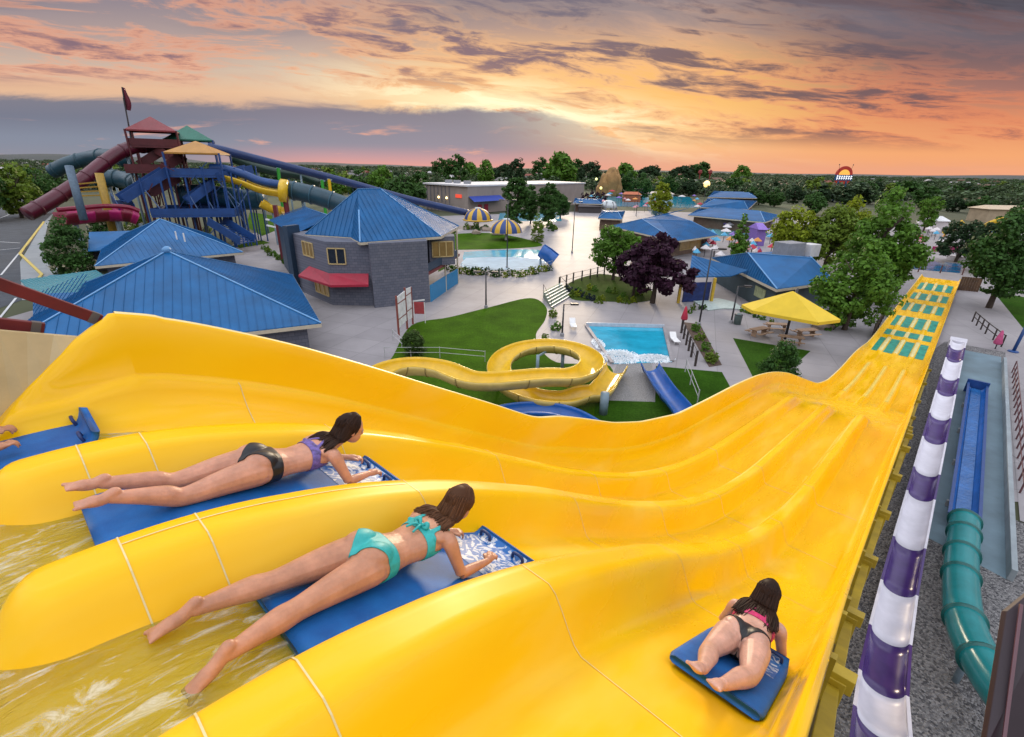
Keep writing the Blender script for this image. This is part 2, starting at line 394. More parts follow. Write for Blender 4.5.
def build_slide():
    root = thing('mat_racing_slide', 'long yellow four lane mat racing slide running from the foreground down to the right', 'water slide', SL(0, LR, 0))
    nS, nU = len(SS), len(U)
    P = np.zeros((nS, nU, 3))
    fz = floor_z(SS); wh = wall_h(SS)
    for j, (u, kd) in enumerate(CO):
        z = fz+surf_h(np.full(nS, u), SS)
        if kd[0] == 'w': z = z+kd[1]*wh
        if kd[0] == 'v': z = z+kd[1]*np.minimum(wh, np.interp(SS, [0, 8, 16], [.34, .36, 1]))
        if kd[0] == 'o': z = fz-.16
        lat = np.full(nS, u+LR)
        P[:, j] = SD*SS[:, None]+SR*lat[:, None]; P[:, j, 2] = z
    # analytic-ish vertex normals over the full grid so that the parts join without a crease
    du = np.gradient(P, axis=1); ds = np.gradient(P, axis=0)
    Nn = np.cross(du, ds); Nn /= np.linalg.norm(Nn, axis=2, keepdims=True)+1e-9
    Nn[Nn[..., 2] < -.99] *= -1
    def kind_ranges():
        out = []; names = []
        for j in range(nU-1):
            mid = (U[j]+U[j+1])/2; kd = 'lane'
            if mid < -WID+.5: kd = 'wall_l'
            elif mid > -.085: kd = 'wall_r'
            else:
                for k in range(3):
                    if abs(mid-(-WID+PIT*(k+1))) < .36: kd = 'ridge%d' % k
            if mid > .116 or mid < -WID+.004: kd = 'cap' + ('r' if mid > -1 else 'l')
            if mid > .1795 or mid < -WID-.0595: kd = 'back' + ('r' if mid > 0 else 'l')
            if names and names[-1] == kd and kd != 'x': out[-1][1] = j+1
            else: names.append(kd); out.append([j, j+1])
        return list(zip(names, out))
    yl = yellow_gel()
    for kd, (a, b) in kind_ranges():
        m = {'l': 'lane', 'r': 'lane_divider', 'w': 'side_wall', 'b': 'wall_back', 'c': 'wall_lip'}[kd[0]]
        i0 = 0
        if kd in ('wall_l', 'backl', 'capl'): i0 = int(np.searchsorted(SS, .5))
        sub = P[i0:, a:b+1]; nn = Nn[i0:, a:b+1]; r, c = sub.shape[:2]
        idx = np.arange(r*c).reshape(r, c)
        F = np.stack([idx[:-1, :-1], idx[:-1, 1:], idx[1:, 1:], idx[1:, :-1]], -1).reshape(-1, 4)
        me = fast_mesh(m, sub.reshape(-1, 3), F, mat('shell_back', (.20, .095, .012), .55, .2) if m == 'wall_back' else mat('pale_lip', (.86, .66, .26), .4, .08) if m == 'wall_lip' and kd == 'capl' else yl, m != 'wall_back')  # bare fibreglass back; part of its brown is shade put into the colour
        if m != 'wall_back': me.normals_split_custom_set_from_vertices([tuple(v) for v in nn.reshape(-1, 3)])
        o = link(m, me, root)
        if m == 'lane':      # teal deceleration panels in the run-out
            lc = (U[a]+U[b])/2; ki = int(np.clip(round((lc+WID)/PIT-.5), 0, 3)); u0 = -WID+PIT*ki+(.16 if ki else .3); u1 = -WID+PIT*(ki+1)-(.16 if ki < 3 else .3)
            for s0, s1 in TEAL:
                mb = MB(); ns = max(2, int((s1-s0)/.4))
                vs = []
                for q in np.linspace(s0, s1, ns+1):
                    for uu in (u0, u1): p = SL(q, uu+LR, float(floor_z(q))+.012); vs.append(p)
                mb.add(vs, [(2*i, 2*i+1, 2*i+3, 2*i+2) for i in range(ns)])
                mb.build('run_out_panel', mat('teal_panel', (.015, .30, .22), .3, .45, 2.0), o)
        if m == 'lane_divider':
            c = (U[a]+U[b])/2
            for s0, s1 in [(34.9, 45.1)]+TEAL:
                mb = MB(); ns = max(2, int((s1-s0)/.4)); vs = []
                for q in np.linspace(s0, s1, ns+1):
                    for uu in (c-.15, c-.08, c+.08, c+.15): vs.append(SL(q, uu+LR, float(floor_z(q))+float(surf_h(np.array(uu), np.array(q)))+.012))
                mb.add(vs, [(4*i+j, 4*i+j+1, 4*i+j+5, 4*i+j+4) for i in range(ns) for j in range(3)])
                mb.build('divider_pad', mat('cream_pad', (.78, .68, .30), .3, .12, 2.0) if s0 > 46 else mat('pale_yellow_pad', (.86, .62, .12), .25, .12, 2.0), o, True)
    # fibreglass joints: thin pale caulk lines across the lanes and along the crowns
    cauk = mat('pale_caulk', (.70, .58, .28), .5, .1)
    mb = MB()
    def across(s, j0=0, j1=nU-1, w=.0035):
        fz_, wh_ = float(floor_z(s)), float(wall_h(s)); vs = []
        for j in range(j0, j1+1):
            u, kd = CO[j]; z = fz_+float(surf_h(np.array(u), np.array(s)))+(kd[1]*wh_ if kd[0] == 'w' else 0)+.004
            for q in (s-w, s+w):
                zz = z+float(floor_z(q))-fz_
                vs.append(SL(q, u+LR+(.003 if kd[0] == 'w' and u < -2 else -.003 if kd[0] == 'w' else 0), zz))
        mb.add(vs, [(2*i, 2*i+2, 2*i+3, 2*i+1) for i in range(j1-j0)])
    def inside(a, b): return int(np.searchsorted(U, a)), int(np.searchsorted(U, b))
    for s in (.06, .36):
        for k in range(3): across(s, *inside(-WID+PIT*(k+1)-.3, -WID+PIT*(k+1)+.28))
    for s in (1.55, 3.4, 5.6, 8.4, 11.4): across(s, *inside(-WID+.64, -.1), w=.002+.0004*s)
    across(1.22, *inside(-WID+.13, -WID+.6))
    for k in range(1, 2):
        c = -WID+PIT*(k+1)-.03; q = np.arange(.06, 1.56, .03)
        vs = []
        for s in q:
            for u in (c-.0035, c+.0035):
                vs.append(SL(s, u+LR, float(floor_z(s))+float(surf_h(np.array(u), np.array(s)))+.004))
        mb.add(vs, [(2*i, 2*i+1, 2*i+3, 2*i+2) for i in range(len(q)-1)])
    mb.build('joint_line', cauk, root)
    # tub wall behind the start, cream coloured fibreglass
    q = np.linspace(-2.6, .30, 24); mb = MB(); vs = []
    for i, s in enumerate(q):
        top = float(np.interp(s, [-3, -.08, .28, .5], [13.98, 13.93, 13.80, 13.72]))
        low = float(np.interp(s, [-3, -.2, -.06, .30], [13.0, 13.2, 13.5, 13.78]))
        vs += [SL(s, -4.50, min(low, top-.01)-.04), SL(s, -4.585, top), SL(s, -4.63, top), SL(s, -4.63, min(low, top-.01)-.3)]
    for i in range(len(q)-1):
        for j in range(3): mb.add([], []); mb.f.append((i*4+j, i*4+4+j, i*4+5+j, i*4+1+j))
    mb.v = [tuple(map(float, v)) for v in vs]
    mb.build('tub_panel', mat('cream_gelcoat', (.58, .46, .24), .35, .15, 2.5, dirt=.4), root)
    # yellow rear piece of the wall running up to the full height
    vs = []; q = np.linspace(-.35, .545, 22)
    for s in q:
        full = float(floor_z(s)+wall_h(s)); top = float(np.interp(s, [-.3, -.06, .26, .4, .50], [13.3, 13.52, 13.78, 13.87, full]))
        fz_ = float(floor_z(s)); wh_ = float(wall_h(s))
        for d, zf in WALLC[:14]:
            vs.append(SL(s, -WID+d+LR, min(fz_+zf*wh_, top)))
    mb = MB(); n = 14
    mb.add(vs, [(i*n+j, i*n+j+1, (i+1)*n+j+1, (i+1)*n+j) for i in range(len(q)-1) for j in range(n-1)])
    mb.build('side_wall', yl, root, True)
    # dark underside, steel frame
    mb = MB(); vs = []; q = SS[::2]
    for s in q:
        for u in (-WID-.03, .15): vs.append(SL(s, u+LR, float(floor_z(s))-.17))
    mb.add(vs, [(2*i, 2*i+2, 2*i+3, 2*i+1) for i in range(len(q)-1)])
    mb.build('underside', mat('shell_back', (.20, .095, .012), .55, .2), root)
    yp = mat('yellow_steel', (.42, .29, .015), .5, .25, 2.0, dirt=.45)
    xs = [.4, 2.5, 4.7, 7.4, 10.4, 13.2, 16.2, 19.4, 23, 27, 31, 35.5, 40, 45, 50]
    for i, s in enumerate(xs):
        z = float(floor_z(s))-.35
        b = MB(); b.beam(SL(s, -WID+LR-.15, z), SL(s, .34, z), .14, .2); b.build('cross_beam', yp, root, bevel=.01)
        if z > 1.2:
            for l in (.2, -4.5):
                b = MB(); b.beam(SL(s, l, 0), SL(s, l, z+.02), .17, .17, up=SR); b.build('support_post', yp, root, bevel=.01)
        if i+1 < len(xs):
            s2 = xs[i+1]; z2 = float(floor_z(s2))-.35
            b = MB(); b.beam(SL(s+.1, .18, z-.16), SL(s2-.1, .18, z2-.16), .13, .18); b.build('girder', yp, root, bevel=.01)
            b = MB(); b.beam(SL(s+.1, -4.5, z-.16), SL(s2-.1, -4.5, z2-.16), .13, .18); b.build('girder', yp, root, bevel=.01)
            k = max(2, int((s2-s)/.9))
            for q in range(1, k):       # vertical stiffening ribs of the shell along its right edge
                t = s+(s2-s)*q/k; b = MB(); zt = float(floor_z(t))
                b.box(SL(t, LR+.205, zt-.02), (.05, .06, .46), -AZ); b.build('stiffener', yp, root)
    return root
TEAL = [(51.6, 57.4), (58.9, 61.3), (63.2, 68.6), (71.8, 76.8), (79.6, 84.4), (87.4, 93.4)]
def yellow_gel():
    m = bpy.data.materials.new('yellow_gelcoat'); m.use_nodes = True
    N, L = m.node_tree.nodes, m.node_tree.links; b = N['Principled BSDF']
    tc = N.new('ShaderNodeTexCoord')
    mp = N.new('ShaderNodeMapping'); mp.vector_type = 'POINT'; mp.inputs['Rotation'].default_value = (0, 0, AZ-math.pi/2); mp.inputs['Scale'].default_value = (.22, 1.6, 1.0)
    rot = N.new('ShaderNodeMapping'); rot.inputs['Rotation'].default_value = (0, 0, AZ-math.pi/2); rot.vector_type = 'POINT'
    L.new(tc.outputs['Object'], rot.inputs[0])
    sc = N.new('ShaderNodeVectorMath'); sc.operation = 'MULTIPLY'; sc.inputs[1].default_value = (.25, 1.7, 1.0); L.new(rot.outputs[0], sc.inputs[0])
    n = N.new('ShaderNodeTexNoise'); n.inputs['Scale'].default_value = 1.6; n.inputs['Detail'].default_value = 7; L.new(sc.outputs[0], n.inputs['Vector'])
    r = N.new('ShaderNodeValToRGB'); r.color_ramp.elements[0].position = .3; r.color_ramp.elements[1].position = .75
    r.color_ramp.elements[0].color = (.86, .46, .001, 1); r.color_ramp.elements[1].color = (.90, .53, .002, 1)
    L.new(n.outputs['Fac'], r.inputs[0])
    # scuffs and chalky wear
    n2 = N.new('ShaderNodeTexNoise'); n2.inputs['Scale'].default_value = 1.1; n2.inputs['Detail'].default_value = 6; n2.inputs['Roughness'].default_value = .55
    L.new(sc.outputs[0], n2.inputs['Vector'])
    mr = N.new('ShaderNodeMapRange'); mr.inputs[1].default_value = .55; mr.inputs[2].default_value = .80; mr.inputs[4].default_value = .38; L.new(n2.outputs['Fac'], mr.inputs[0])
    mx = N.new('ShaderNodeMixRGB'); mx.inputs[2].default_value = (.84, .60, .14, 1); L.new(mr.outputs[0], mx.inputs[0]); L.new(r.outputs[0], mx.inputs[1])
    L.new(mx.outputs[0], b.inputs['Base Color'])
    rr = N.new('ShaderNodeMapRange'); rr.inputs[3].default_value = .10; rr.inputs[4].default_value = .46; rr.inputs[1].default_value = .35; rr.inputs[2].default_value = .65; L.new(n2.outputs['Fac'], rr.inputs[0]); L.new(rr.outputs[0], b.inputs['Roughness'])
    b.inputs['Specular IOR Level'].default_value = .26
    n3 = N.new('ShaderNodeTexNoise'); n3.inputs['Scale'].default_value = 9; n3.inputs['Detail'].default_value = 3; L.new(sc.outputs[0], n3.inputs['Vector'])
    bp = N.new('ShaderNodeBump'); bp.inputs['Strength'].default_value = .0; bp.inputs['Distance'].default_value = .01; L.new(n3.outputs['Fac'], bp.inputs['Height'])
    return m
slide = build_slide()

def water_mat(name, tint, foam=.0, fscale=4.0, bump=.5, bscale=9.0, stretch=None, tr=.75, deep=None):
    m = bpy.data.materials.new(name); m.use_nodes = True
    N, L = m.node_tree.nodes, m.node_tree.links; N.clear(); o = N.new('ShaderNodeOutputMaterial')
    tc = N.new('ShaderNodeTexCoord'); src = tc.outputs['Object']
    if stretch is not None:
        rot = N.new('ShaderNodeMapping'); rot.inputs['Rotation'].default_value = (0, 0, AZ-math.pi/2); L.new(src, rot.inputs[0])
        sc = N.new('ShaderNodeVectorMath'); sc.operation = 'MULTIPLY'; sc.inputs[1].default_value = stretch; L.new(rot.outputs[0], sc.inputs[0]); src = sc.outputs[0]
    n = N.new('ShaderNodeTexNoise'); n.inputs['Scale'].default_value = bscale; n.inputs['Detail'].default_value = 4; n.inputs['Distortion'].default_value = .8; L.new(src, n.inputs['Vector'])
    bp = N.new('ShaderNodeBump'); bp.inputs['Strength'].default_value = bump; bp.inputs['Distance'].default_value = .05; L.new(n.outputs['Fac'], bp.inputs['Height'])
    fr = N.new('ShaderNodeFresnel'); fr.inputs[0].default_value = 1.33; L.new(bp.outputs[0], fr.inputs['Normal'])
    gl = N.new('ShaderNodeBsdfGlossy'); gl.inputs['Roughness'].default_value = .06; L.new(bp.outputs[0], gl.inputs['Normal'])
    t = N.new('ShaderNodeBsdfTransparent'); t.inputs[0].default_value = (*tint, 1)
    d = N.new('ShaderNodeBsdfDiffuse'); d.inputs[0].default_value = (*(deep or tint), 1); L.new(bp.outputs[0], d.inputs['Normal'])
    body = N.new('ShaderNodeMixShader'); body.inputs[0].default_value = 1-tr; L.new(t.outputs[0], body.inputs[1]); L.new(d.outputs[0], body.inputs[2])
    mx = N.new('ShaderNodeMixShader'); L.new(fr.outputs[0], mx.inputs[0]); L.new(body.outputs[0], mx.inputs[1]); L.new(gl.outputs[0], mx.inputs[2]); res = mx.outputs[0]
    if foam:
        n2 = N.new('ShaderNodeTexNoise'); n2.inputs['Scale'].default_value = fscale; n2.inputs['Detail'].default_value = 9; n2.inputs['Roughness'].default_value = .68; n2.inputs['Distortion'].default_value = 1.4; L.new(src, n2.inputs['Vector'])
        mr = N.new('ShaderNodeMapRange'); mr.inputs[1].default_value = .51; mr.inputs[2].default_value = .70; mr.inputs[4].default_value = foam; L.new(n2.outputs['Fac'], mr.inputs[0])
        fd = N.new('ShaderNodeBsdfDiffuse'); fd.inputs[0].default_value = (.8, .8, .72, 1)
        m2 = N.new('ShaderNodeMixShader'); L.new(mr.outputs[0], m2.inputs[0]); L.new(res, m2.inputs[1]); L.new(fd.outputs[0], m2.inputs[2]); res = m2.outputs[0]
    L.new(res, o.inputs[0]); return m
def build_slide_water():
    s = np.concatenate([np.arange(-3, -.6, .1), np.arange(-.6, 1.0, .04)]); u = np.linspace(-WID+.12, -.12, 90)
    dep = np.interp(s, [-3, -.3, .2, .6, 1.0], [.085, .085, .06, .03, -.01])
    S_, U_ = np.meshgrid(s, u, indexing='ij')
    z = floor_z(S_)+dep[:, None]-np.where(U_ > -PIT-.1, np.interp(S_, [-.4, .1], [0, .2]), 0)
    rp = RNG.normal(size=(12, 3))
    for a, b, c in rp: z = z+.0032*np.sin(S_*(7+4*a)+U_*(9+5*b)+c*3)*np.clip((1.1-S_)/1.2, .15, 1)
    P = SD*S_[..., None]+SR*(U_[..., None]+LR); P[..., 2] = z
    idx = np.arange(S_.size).reshape(S_.shape)
    F = np.stack([idx[:-1, :-1], idx[:-1, 1:], idx[1:, 1:], idx[1:, :-1]], -1).reshape(-1, 4)
    o = link('water', fast_mesh('water', P.reshape(-1, 3), F, water_mat('start_tub_water', (.93, .97, .45), .7, 3.8, .6, 8.0, (.8, 2.6, 1.0), .80, (.48, .52, .09)), True))
    tag(o, kind='structure')
build_slide_water()
# ------------------------------------------------------------------ riders
def lane_point(l0, s0, x, y, z):
    """x right, y forward along the lane, z off the lane floor; follows the curve of the slide"""
    s = along(s0, y); n = floor_n(s)
    return SD*s+SR*(l0+x)+np.array([0, 0, floor_z(s)])+n*z
def remesh(mb, vox, name, m, smooth_it=6, sub=False):
    me = mb.mesh(name, None); o = bpy.data.objects.new('tmp', me); COL.objects.link(o)
    r = o.modifiers.new('r', 'REMESH'); r.mode = 'VOXEL'; r.voxel_size = vox
    s = o.modifiers.new('s', 'SMOOTH'); s.factor = .5; s.iterations = smooth_it
    dg = bpy.context.evaluated_depsgraph_get(); dg.update()
    res = bpy.data.meshes.new_from_object(o.evaluated_get(dg)); res.name = name
    bpy.data.objects.remove(o); bpy.data.meshes.remove(me)
    n = len(res.vertices); V = np.empty(n*3); res.vertices.foreach_get('co', V); V = V.reshape(-1, 3)
    F = [tuple(p.vertices) for p in res.polygons]
    bpy.data.meshes.remove(res); return V, F
def ell_tube(mb, secs, n=20):
    """secs: (centre, half width x, half height z) lofted along y"""
    vs = []
    for (c, w, h) in secs:
        for j in range(n):
            a = 2*math.pi*j/n; ca, sa = math.cos(a), math.sin(a)
            vs.append((c[0]+w*math.copysign(abs(ca)**.85, ca), c[1], c[2]+h*math.copysign(abs(sa)**.85, sa)))
    k = len(secs); fs = [(i*n+j, (i+1)*n+j, (i+1)*n+(j+1) % n, i*n+(j+1) % n) for i in range(k-1) for j in range(n)]
    fs += [tuple(range(n)), tuple(range((k-1)*n, k*n))[::-1]]
    mb.add(vs, fs)
def spline(pts, rs, k=6):
    P = np.array(pts, float); R = np.array(rs, float); out, ro = [], []
    n = len(P)
    for i in range(n-1):
        p0, p1, p2, p3 = P[max(i-1, 0)], P[i], P[i+1], P[min(i+2, n-1)]
        for t in np.linspace(0, 1, k, endpoint=False):
            out.append(.5*((2*p1)+(-p0+p2)*t+(2*p0-5*p1+4*p2-p3)*t*t+(-p0+3*p1-3*p2+p3)*t**3))
            r0, r1, r2, r3 = R[max(i-1, 0)], R[i], R[i+1], R[min(i+2, n-1)]
            ro.append(max(.002, .5*((2*r1)+(-r0+r2)*t+(2*r0-5*r1+4*r2-r3)*t*t+(-r0+3*r1-3*r2+r3)*t**3)))
    out.append(P[-1]); ro.append(R[-1]); return out, ro
def skin_mat(name, col):
    m = mat(name, col, .40, .20, 11, .08, 60, spec=.4)
    b = m.node_tree.nodes['Principled BSDF']
    b.inputs['Subsurface Weight'].default_value = .15; b.inputs['Subsurface Radius'].default_value = (.02, .008, .004)
    return m
def rider(name_label, l0, s0, pose, hair, skin, bottom, top, group='riders lying on blue mats', yaw=0.0, scale=.93, top_style='tie', lift=0.0):
    """pose dict of joints in body space (x right, y forward from the hips, z up from the mat)"""
    J = pose
    mb = MB(); A = np.array
    # torso
    tl = J.get('lift', 0.0)
    secs = [((0, -.15, .10), .10, .07), ((0, -.10, .105), .160, .100), ((0, -.03, .115), .176, .112), ((0, .05, .118), .166, .103), ((0, .12, .122), .138, .088),
            ((0, .18, .130), .128, .082), ((0, .26, .15), .140, .090), ((0, .34, .178), .152, .096), ((0, .40, .203), .150, .088), ((0, .445, .225), .115, .070), ((0, .48, .25), .062, .055)]
    secs = [((c[0]+J.get('bend', 0)*max(0, c[1])**1.5, c[1], c[2]+tl*max(0, c[1]-.1)), w*J.get('hip', 1.0) if c[1] < .1 else w, h) for c, w, h in secs]
    ell_tube(mb, secs)
    for sx in (-1, 1):
        mb.blob((sx*.078*J.get('hip', 1), -.045, .172), (.086*J.get('hip', 1), .105, .075), 1, .0, 14, 10)
        mb.blob((sx*.125, .385, .235+tl*.28), (.05, .07, .04), 1, .0, 12, 8)
    def fx_(d): f = np.cross(d, (0, 0, 1.0)); return f/(np.linalg.norm(f)+1e-9)
    def limb(pts, rs): p, r = spline(pts, rs); mb.tube(p, r, 14)
    for side in ('l', 'r'):
        h, k, a, toe = (A(J[q+side]) for q in ('hip_', 'knee_', 'ankle_', 'toe_'))
        limb([h+A((0, .05, 0)), h, h*.6+k*.4, k, k*.68+a*.32, k*.35+a*.65, a], [.08, .101, .089, .060, .062, .048, .034])
        d = (toe-a); ln = np.linalg.norm(d); d = d/ln
        heel = a-d*.015+A(J.get('heel_'+side, (0, -.0, .028)))
        limb([heel, a*.75+toe*.25, a*.4+toe*.6, toe], [.031, .033, .033, .019]); mb.tube([a*.5+toe*.5-fx_(d)*.016, toe-fx_(d)*.022], [.024, .015], 8); mb.tube([a*.5+toe*.5+fx_(d)*.016, toe+fx_(d)*.022], [.024, .015], 8); mb.blob(tuple(heel), (.031, .034, .030), 0, 0, 10, 8)
        fx = np.cross(d, (0, 0, 1.0)); fx /= np.linalg.norm(fx)
        for q in range(5):
            o = (q-2)*.0165; big = q == (0 if side == 'r' else 4); mb.tube([toe-d*.045+fx*o*.8, toe+fx*o*1.2+d*(.024 if big else .014-.002*abs(q-2))], [.012, .0115 if big else .0085], 8)
        sh, el, wr, hd = (A(J[q+side]) for q in ('sh_', 'el_', 'wr_', 'hand_'))
        limb([sh*.7+A((0, .40, .22+tl*.3))*.3, sh, sh*.5+el*.5, el], [.05, .050, .040, .034])
        limb([el, el*.65+wr*.35, wr], [.035, .035, .0235])
        # palm and five fingers closing over the front of the mat
        pd = hd-wr; pd = pd/np.linalg.norm(pd); px_ = np.cross(pd, (0, 0, 1.0)); px_ /= np.linalg.norm(px_); pn = np.cross(px_, pd)
        limb([wr, wr+pd*.03, wr+pd*.075], [.022, .028, .026])
        for o_ in (-.02, .02): mb.tube([wr+pd*.02+px_*o_*.6, wr+pd*.08+px_*o_], [.016, .015], 8)
        for q, ln in zip(range(4), (.060, .070, .066, .052)):
            o_ = (q-1.5)*.021
            b0 = wr+pd*.078+px_*o_; b1 = b0+pd*ln*.45+pn*.006; b2 = b1+pd*ln*.3-pn*.018; b3 = b2+pd*ln*.08-pn*.026
            p, r = spline([b0, b1, b2, b3], [.0105, .0098, .009, .0075], 3); mb.tube(p, r, 8)
        ts = -1 if side == 'r' else 1
        b0 = wr+pd*.03+px_*ts*.022; b1 = b0+pd*.028+px_*ts*.024; b2 = b1+pd*.028+px_*ts*.002-pn*.01
        p, r = spline([b0, b1, b2], [.0125, .011, .0085], 3); mb.tube(p, r, 8)
    # neck, head, face
    nk = A((J.get('bend', 0)*.3, .47, .25+tl*.36)); hc = A(J['head'])
    mb.tube([nk-A((0, .03, .03)), nk*.5+hc*.5+A((0, -.02, -.03)), hc+A((0, -.01, -.02))], [.056, .050, .05], 14)
    hd_f = Vector(J.get('look', (0, 1, -.05))).normalized(); hz = Vector((0, 0, 1)); hx = hd_f.cross(hz).normalized(); hz = hx.cross(hd_f)
    HM = lambda x, y, z: hc+A(hx)*x+A(hd_f)*y+A(hz)*z
    def hb(c, r, n=16, m=12):
        b = MB(); b.blob((0, 0, 0), r, 0, 0, n, m); mb.add([HM(v[0]+c[0], v[1]+c[1], v[2]+c[2]) for v in b.v], b.f)
    hb((0, 0, .02), (.074, .092, .095)); hb((0, .035, -.05), (.058, .062, .062)); hb((0, .05, -.085), (.03, .035, .028))
    hb((0, .098, -.022), (.013, .02, .02)); hb((0, .088, -.062), (.024, .014, .010))
    for sx in (-1, 1): hb((sx*.076, -.002, -.012), (.010, .018, .028)); hb((sx*.03, .084, .016), (.02, .012, .007))
    V, F = remesh(mb, .0062, 'body', None, 5)
    ca, sa = math.cos(yaw), math.sin(yaw)
    def warp(V):
        V = np.asarray(V, float)*scale
        return np.array([lane_point(l0, s0, v[0]*ca-v[1]*sa, v[0]*sa+v[1]*ca, v[2]+MAT_T+lift) for v in V])
    base = lane_point(l0, s0, 0, 0, MAT_T)
    root = thing('person', name_label, 'person', base, group)
    me = bpy.data.meshes.new('body'); me.from_pydata(warp(V).tolist(), [], F); me.materials.append(skin); me.polygons.foreach_set('use_smooth', [True]*len(F)); me.update()
    link('body', me, root)
    # eyes
    for sx in (-1, 1):
        b = MB(); b.blob((0, 0, 0), (.013, .008, .008), 0, 0, 10, 8); b.v = [tuple(HM(v[0]+sx*.03, v[1]+.088, v[2]+.004)) for v in b.v]
        b.v = [tuple(v) for v in warp(b.v)]; b.build('eye', mat('eye_white', (.5, .45, .42), .2), root, True)
    # swimwear cut from the body surface and moved outwards
    C = np.array([V[list(f)].mean(0) for f in F])
    def cloth(name, mask, m, off=.006):
        ids = np.where(mask)[0]; me0 = bpy.data.meshes.new('x'); me0.from_pydata(V.tolist(), [], F); me0.update()
        nn = np.empty(len(V)*3); me0.vertices.foreach_get('normal', nn); nn = nn.reshape(-1, 3); bpy.data.meshes.remove(me0)
        used = {}; vs = []; fs = []
        for i in ids:
            q = []
            for v in F[i]:
                if v not in used: used[v] = len(vs); vs.append(V[v]+nn[v]*off)
                q.append(used[v])
            fs.append(tuple(q))
        if not vs: return None
        ec = {}
        for f in fs:
            for i in range(len(f)):
                e = (min(f[i], f[i-1]), max(f[i], f[i-1])); ec[e] = ec.get(e, 0)+1
        nb = {}
        for (a, b_), k in ec.items():
            if k == 1: nb.setdefault(a, []).append(b_); nb.setdefault(b_, []).append(a)
        vs = np.array(vs)
        for _ in range(14):
            new = {v: vs[v]*.4+vs[list(q)].mean(0)*.6 for v, q in nb.items() if len(q) == 2}
            for v, p in new.items(): vs[v] = p
        me = bpy.data.meshes.new(name); me.from_pydata(warp(vs).tolist(), [], fs); me.materials.append(m); me.polygons.foreach_set('use_smooth', [True]*len(fs)); me.update()
        o = link(name, me, root); so = o.modifiers.new('thick', 'SOLIDIFY'); so.thickness = .004; so.offset = -.5
        return o
    x, y, z = np.abs(C[:, 0]), C[:, 1], C[:, 2]
    xs = np.abs(C[:, 0]-J.get('bend', 0)*np.maximum(0, C[:, 1])**1.5)
    legline = -.155+.92*x
    cloth('bikini_bottom', (y > legline) & (y < .065+.05*x) & (x < .26) & (z < .3) & (y > -.17), bottom)
    band = (y > .275) & (y < .325) & (xs < .175) & (z < .285) & (z > .06)
    strap = (np.abs(xs-.085) < .016) & (y > .3) & (y < .50) & (z > .2) if top_style == 'tie' else (np.abs(xs-.35*(y-.28)*.0-np.clip(.10-(y-.3)*.8, .02, .12)) < .014) & (y > .3) & (y < .50) & (z > .2)
    cup = (z < .16+tl*.2) & (y > .28) & (y < .40) & (xs < .15)
    bt = cloth('bikini_top', band | strap | cup, top)
    if top_style == 'tie' and bt is not None:
        b = MB()
        zb = .262+tl*.2
        for sx in (-1, 1):
            p, r = spline([(0, .30, zb-.01), (sx*.035, .315, zb+.028), (sx*.055, .30, zb+.012), (sx*.02, .295, zb)], [.006, .014, .014, .006], 4); b.tube(p, r, 8)
            p, r = spline([(0, .30, zb), (sx*.02, .27, zb+.01), (sx*.035, .22, zb-.012)], [.006, .009, .007], 4); b.tube(p, r, 8)
        b.v = [tuple(v) for v in warp(b.v)]; b.build('bow', top, root, True)
    hairf(root, J, hc, HM, hair, warp, tl)
    return root
def hairf(root, J, hc, HM, hair, warp, tl):
    hm, length, spread = hair
    rg = random.Random(int(length*1000)); mb = MB()
    cap = MB(); cap.blob((0, 0, 0), (.087, .104, .106), 3, .03, 18, 14)
    cap.v = [tuple(HM(v[0], v[1]-.016 if v[1] < .04 else v[1]*.55+.0, v[2]+.026 if v[2] > -.03 or v[1] > 0 else v[2]+.0)) for v in cap.v]
    mb.add(cap.v, cap.f)
    for i in range(320):
        a = rg.uniform(-1, 1)*2.1; st = HM(math.sin(a)*.078, -.03-math.cos(a)*.07, rg.uniform(-.02, .085))
        out = np.array(HM(math.sin(a)*.1, -.05-math.cos(a)*.09, -.05))
        ln = length*rg.uniform(.7, 1.05); sx = math.sin(a)*spread+rg.uniform(-.03, .03)
        neck = hc+np.array((math.sin(a)*.07+sx*.3, -.085-rg.uniform(0, .03), -.085+.02*rg.random()))
        end = hc+np.array((math.sin(a)*.08+sx+J.get('hair_x', 0), -.09-ln*.75, -.085-ln*.28+.02*rg.random()))
        mid = (neck+end)/2+np.array((rg.uniform(-.02, .02), 0, .012+rg.uniform(0, .012)))
        p, r = spline([st, out*.6+neck*.4, neck, mid, end], [.0055, .0065, .0065, .006, .002], 4); mb.tube(p, r, 5)
    for i in range(420):      # fine strands lying over the scalp
        a = rg.uniform(-1, 1)*2.3; tp = [HM(math.sin(a)*.03*k_+math.sin(a)*.062*k_, .045-.125*k_*max(.25, math.cos(a)*.9+.1), .132-.14*k_*k_+rg.uniform(-.004, .006)) for k_ in (.12, .45, .8, 1.08)]
        ctr_ = np.array(HM(0, -.012, .03)); q_ = []
        for p_ in tp:
            v_ = np.array(p_)-ctr_; sc_ = math.sqrt((v_[0]/.090)**2+(v_[1]/.106)**2+(v_[2]/.104)**2); q_.append(ctr_+v_/max(sc_, .3)*rg.uniform(1.0, 1.035))
        p, r = spline(q_, [.0022, .0034, .0034, .002], 3); mb.tube(p, r, 4)
    mb.v = [tuple(v) for v in warp(mb.v)]
    mb.build('hair', hm, root, True)
MAT_T = .072
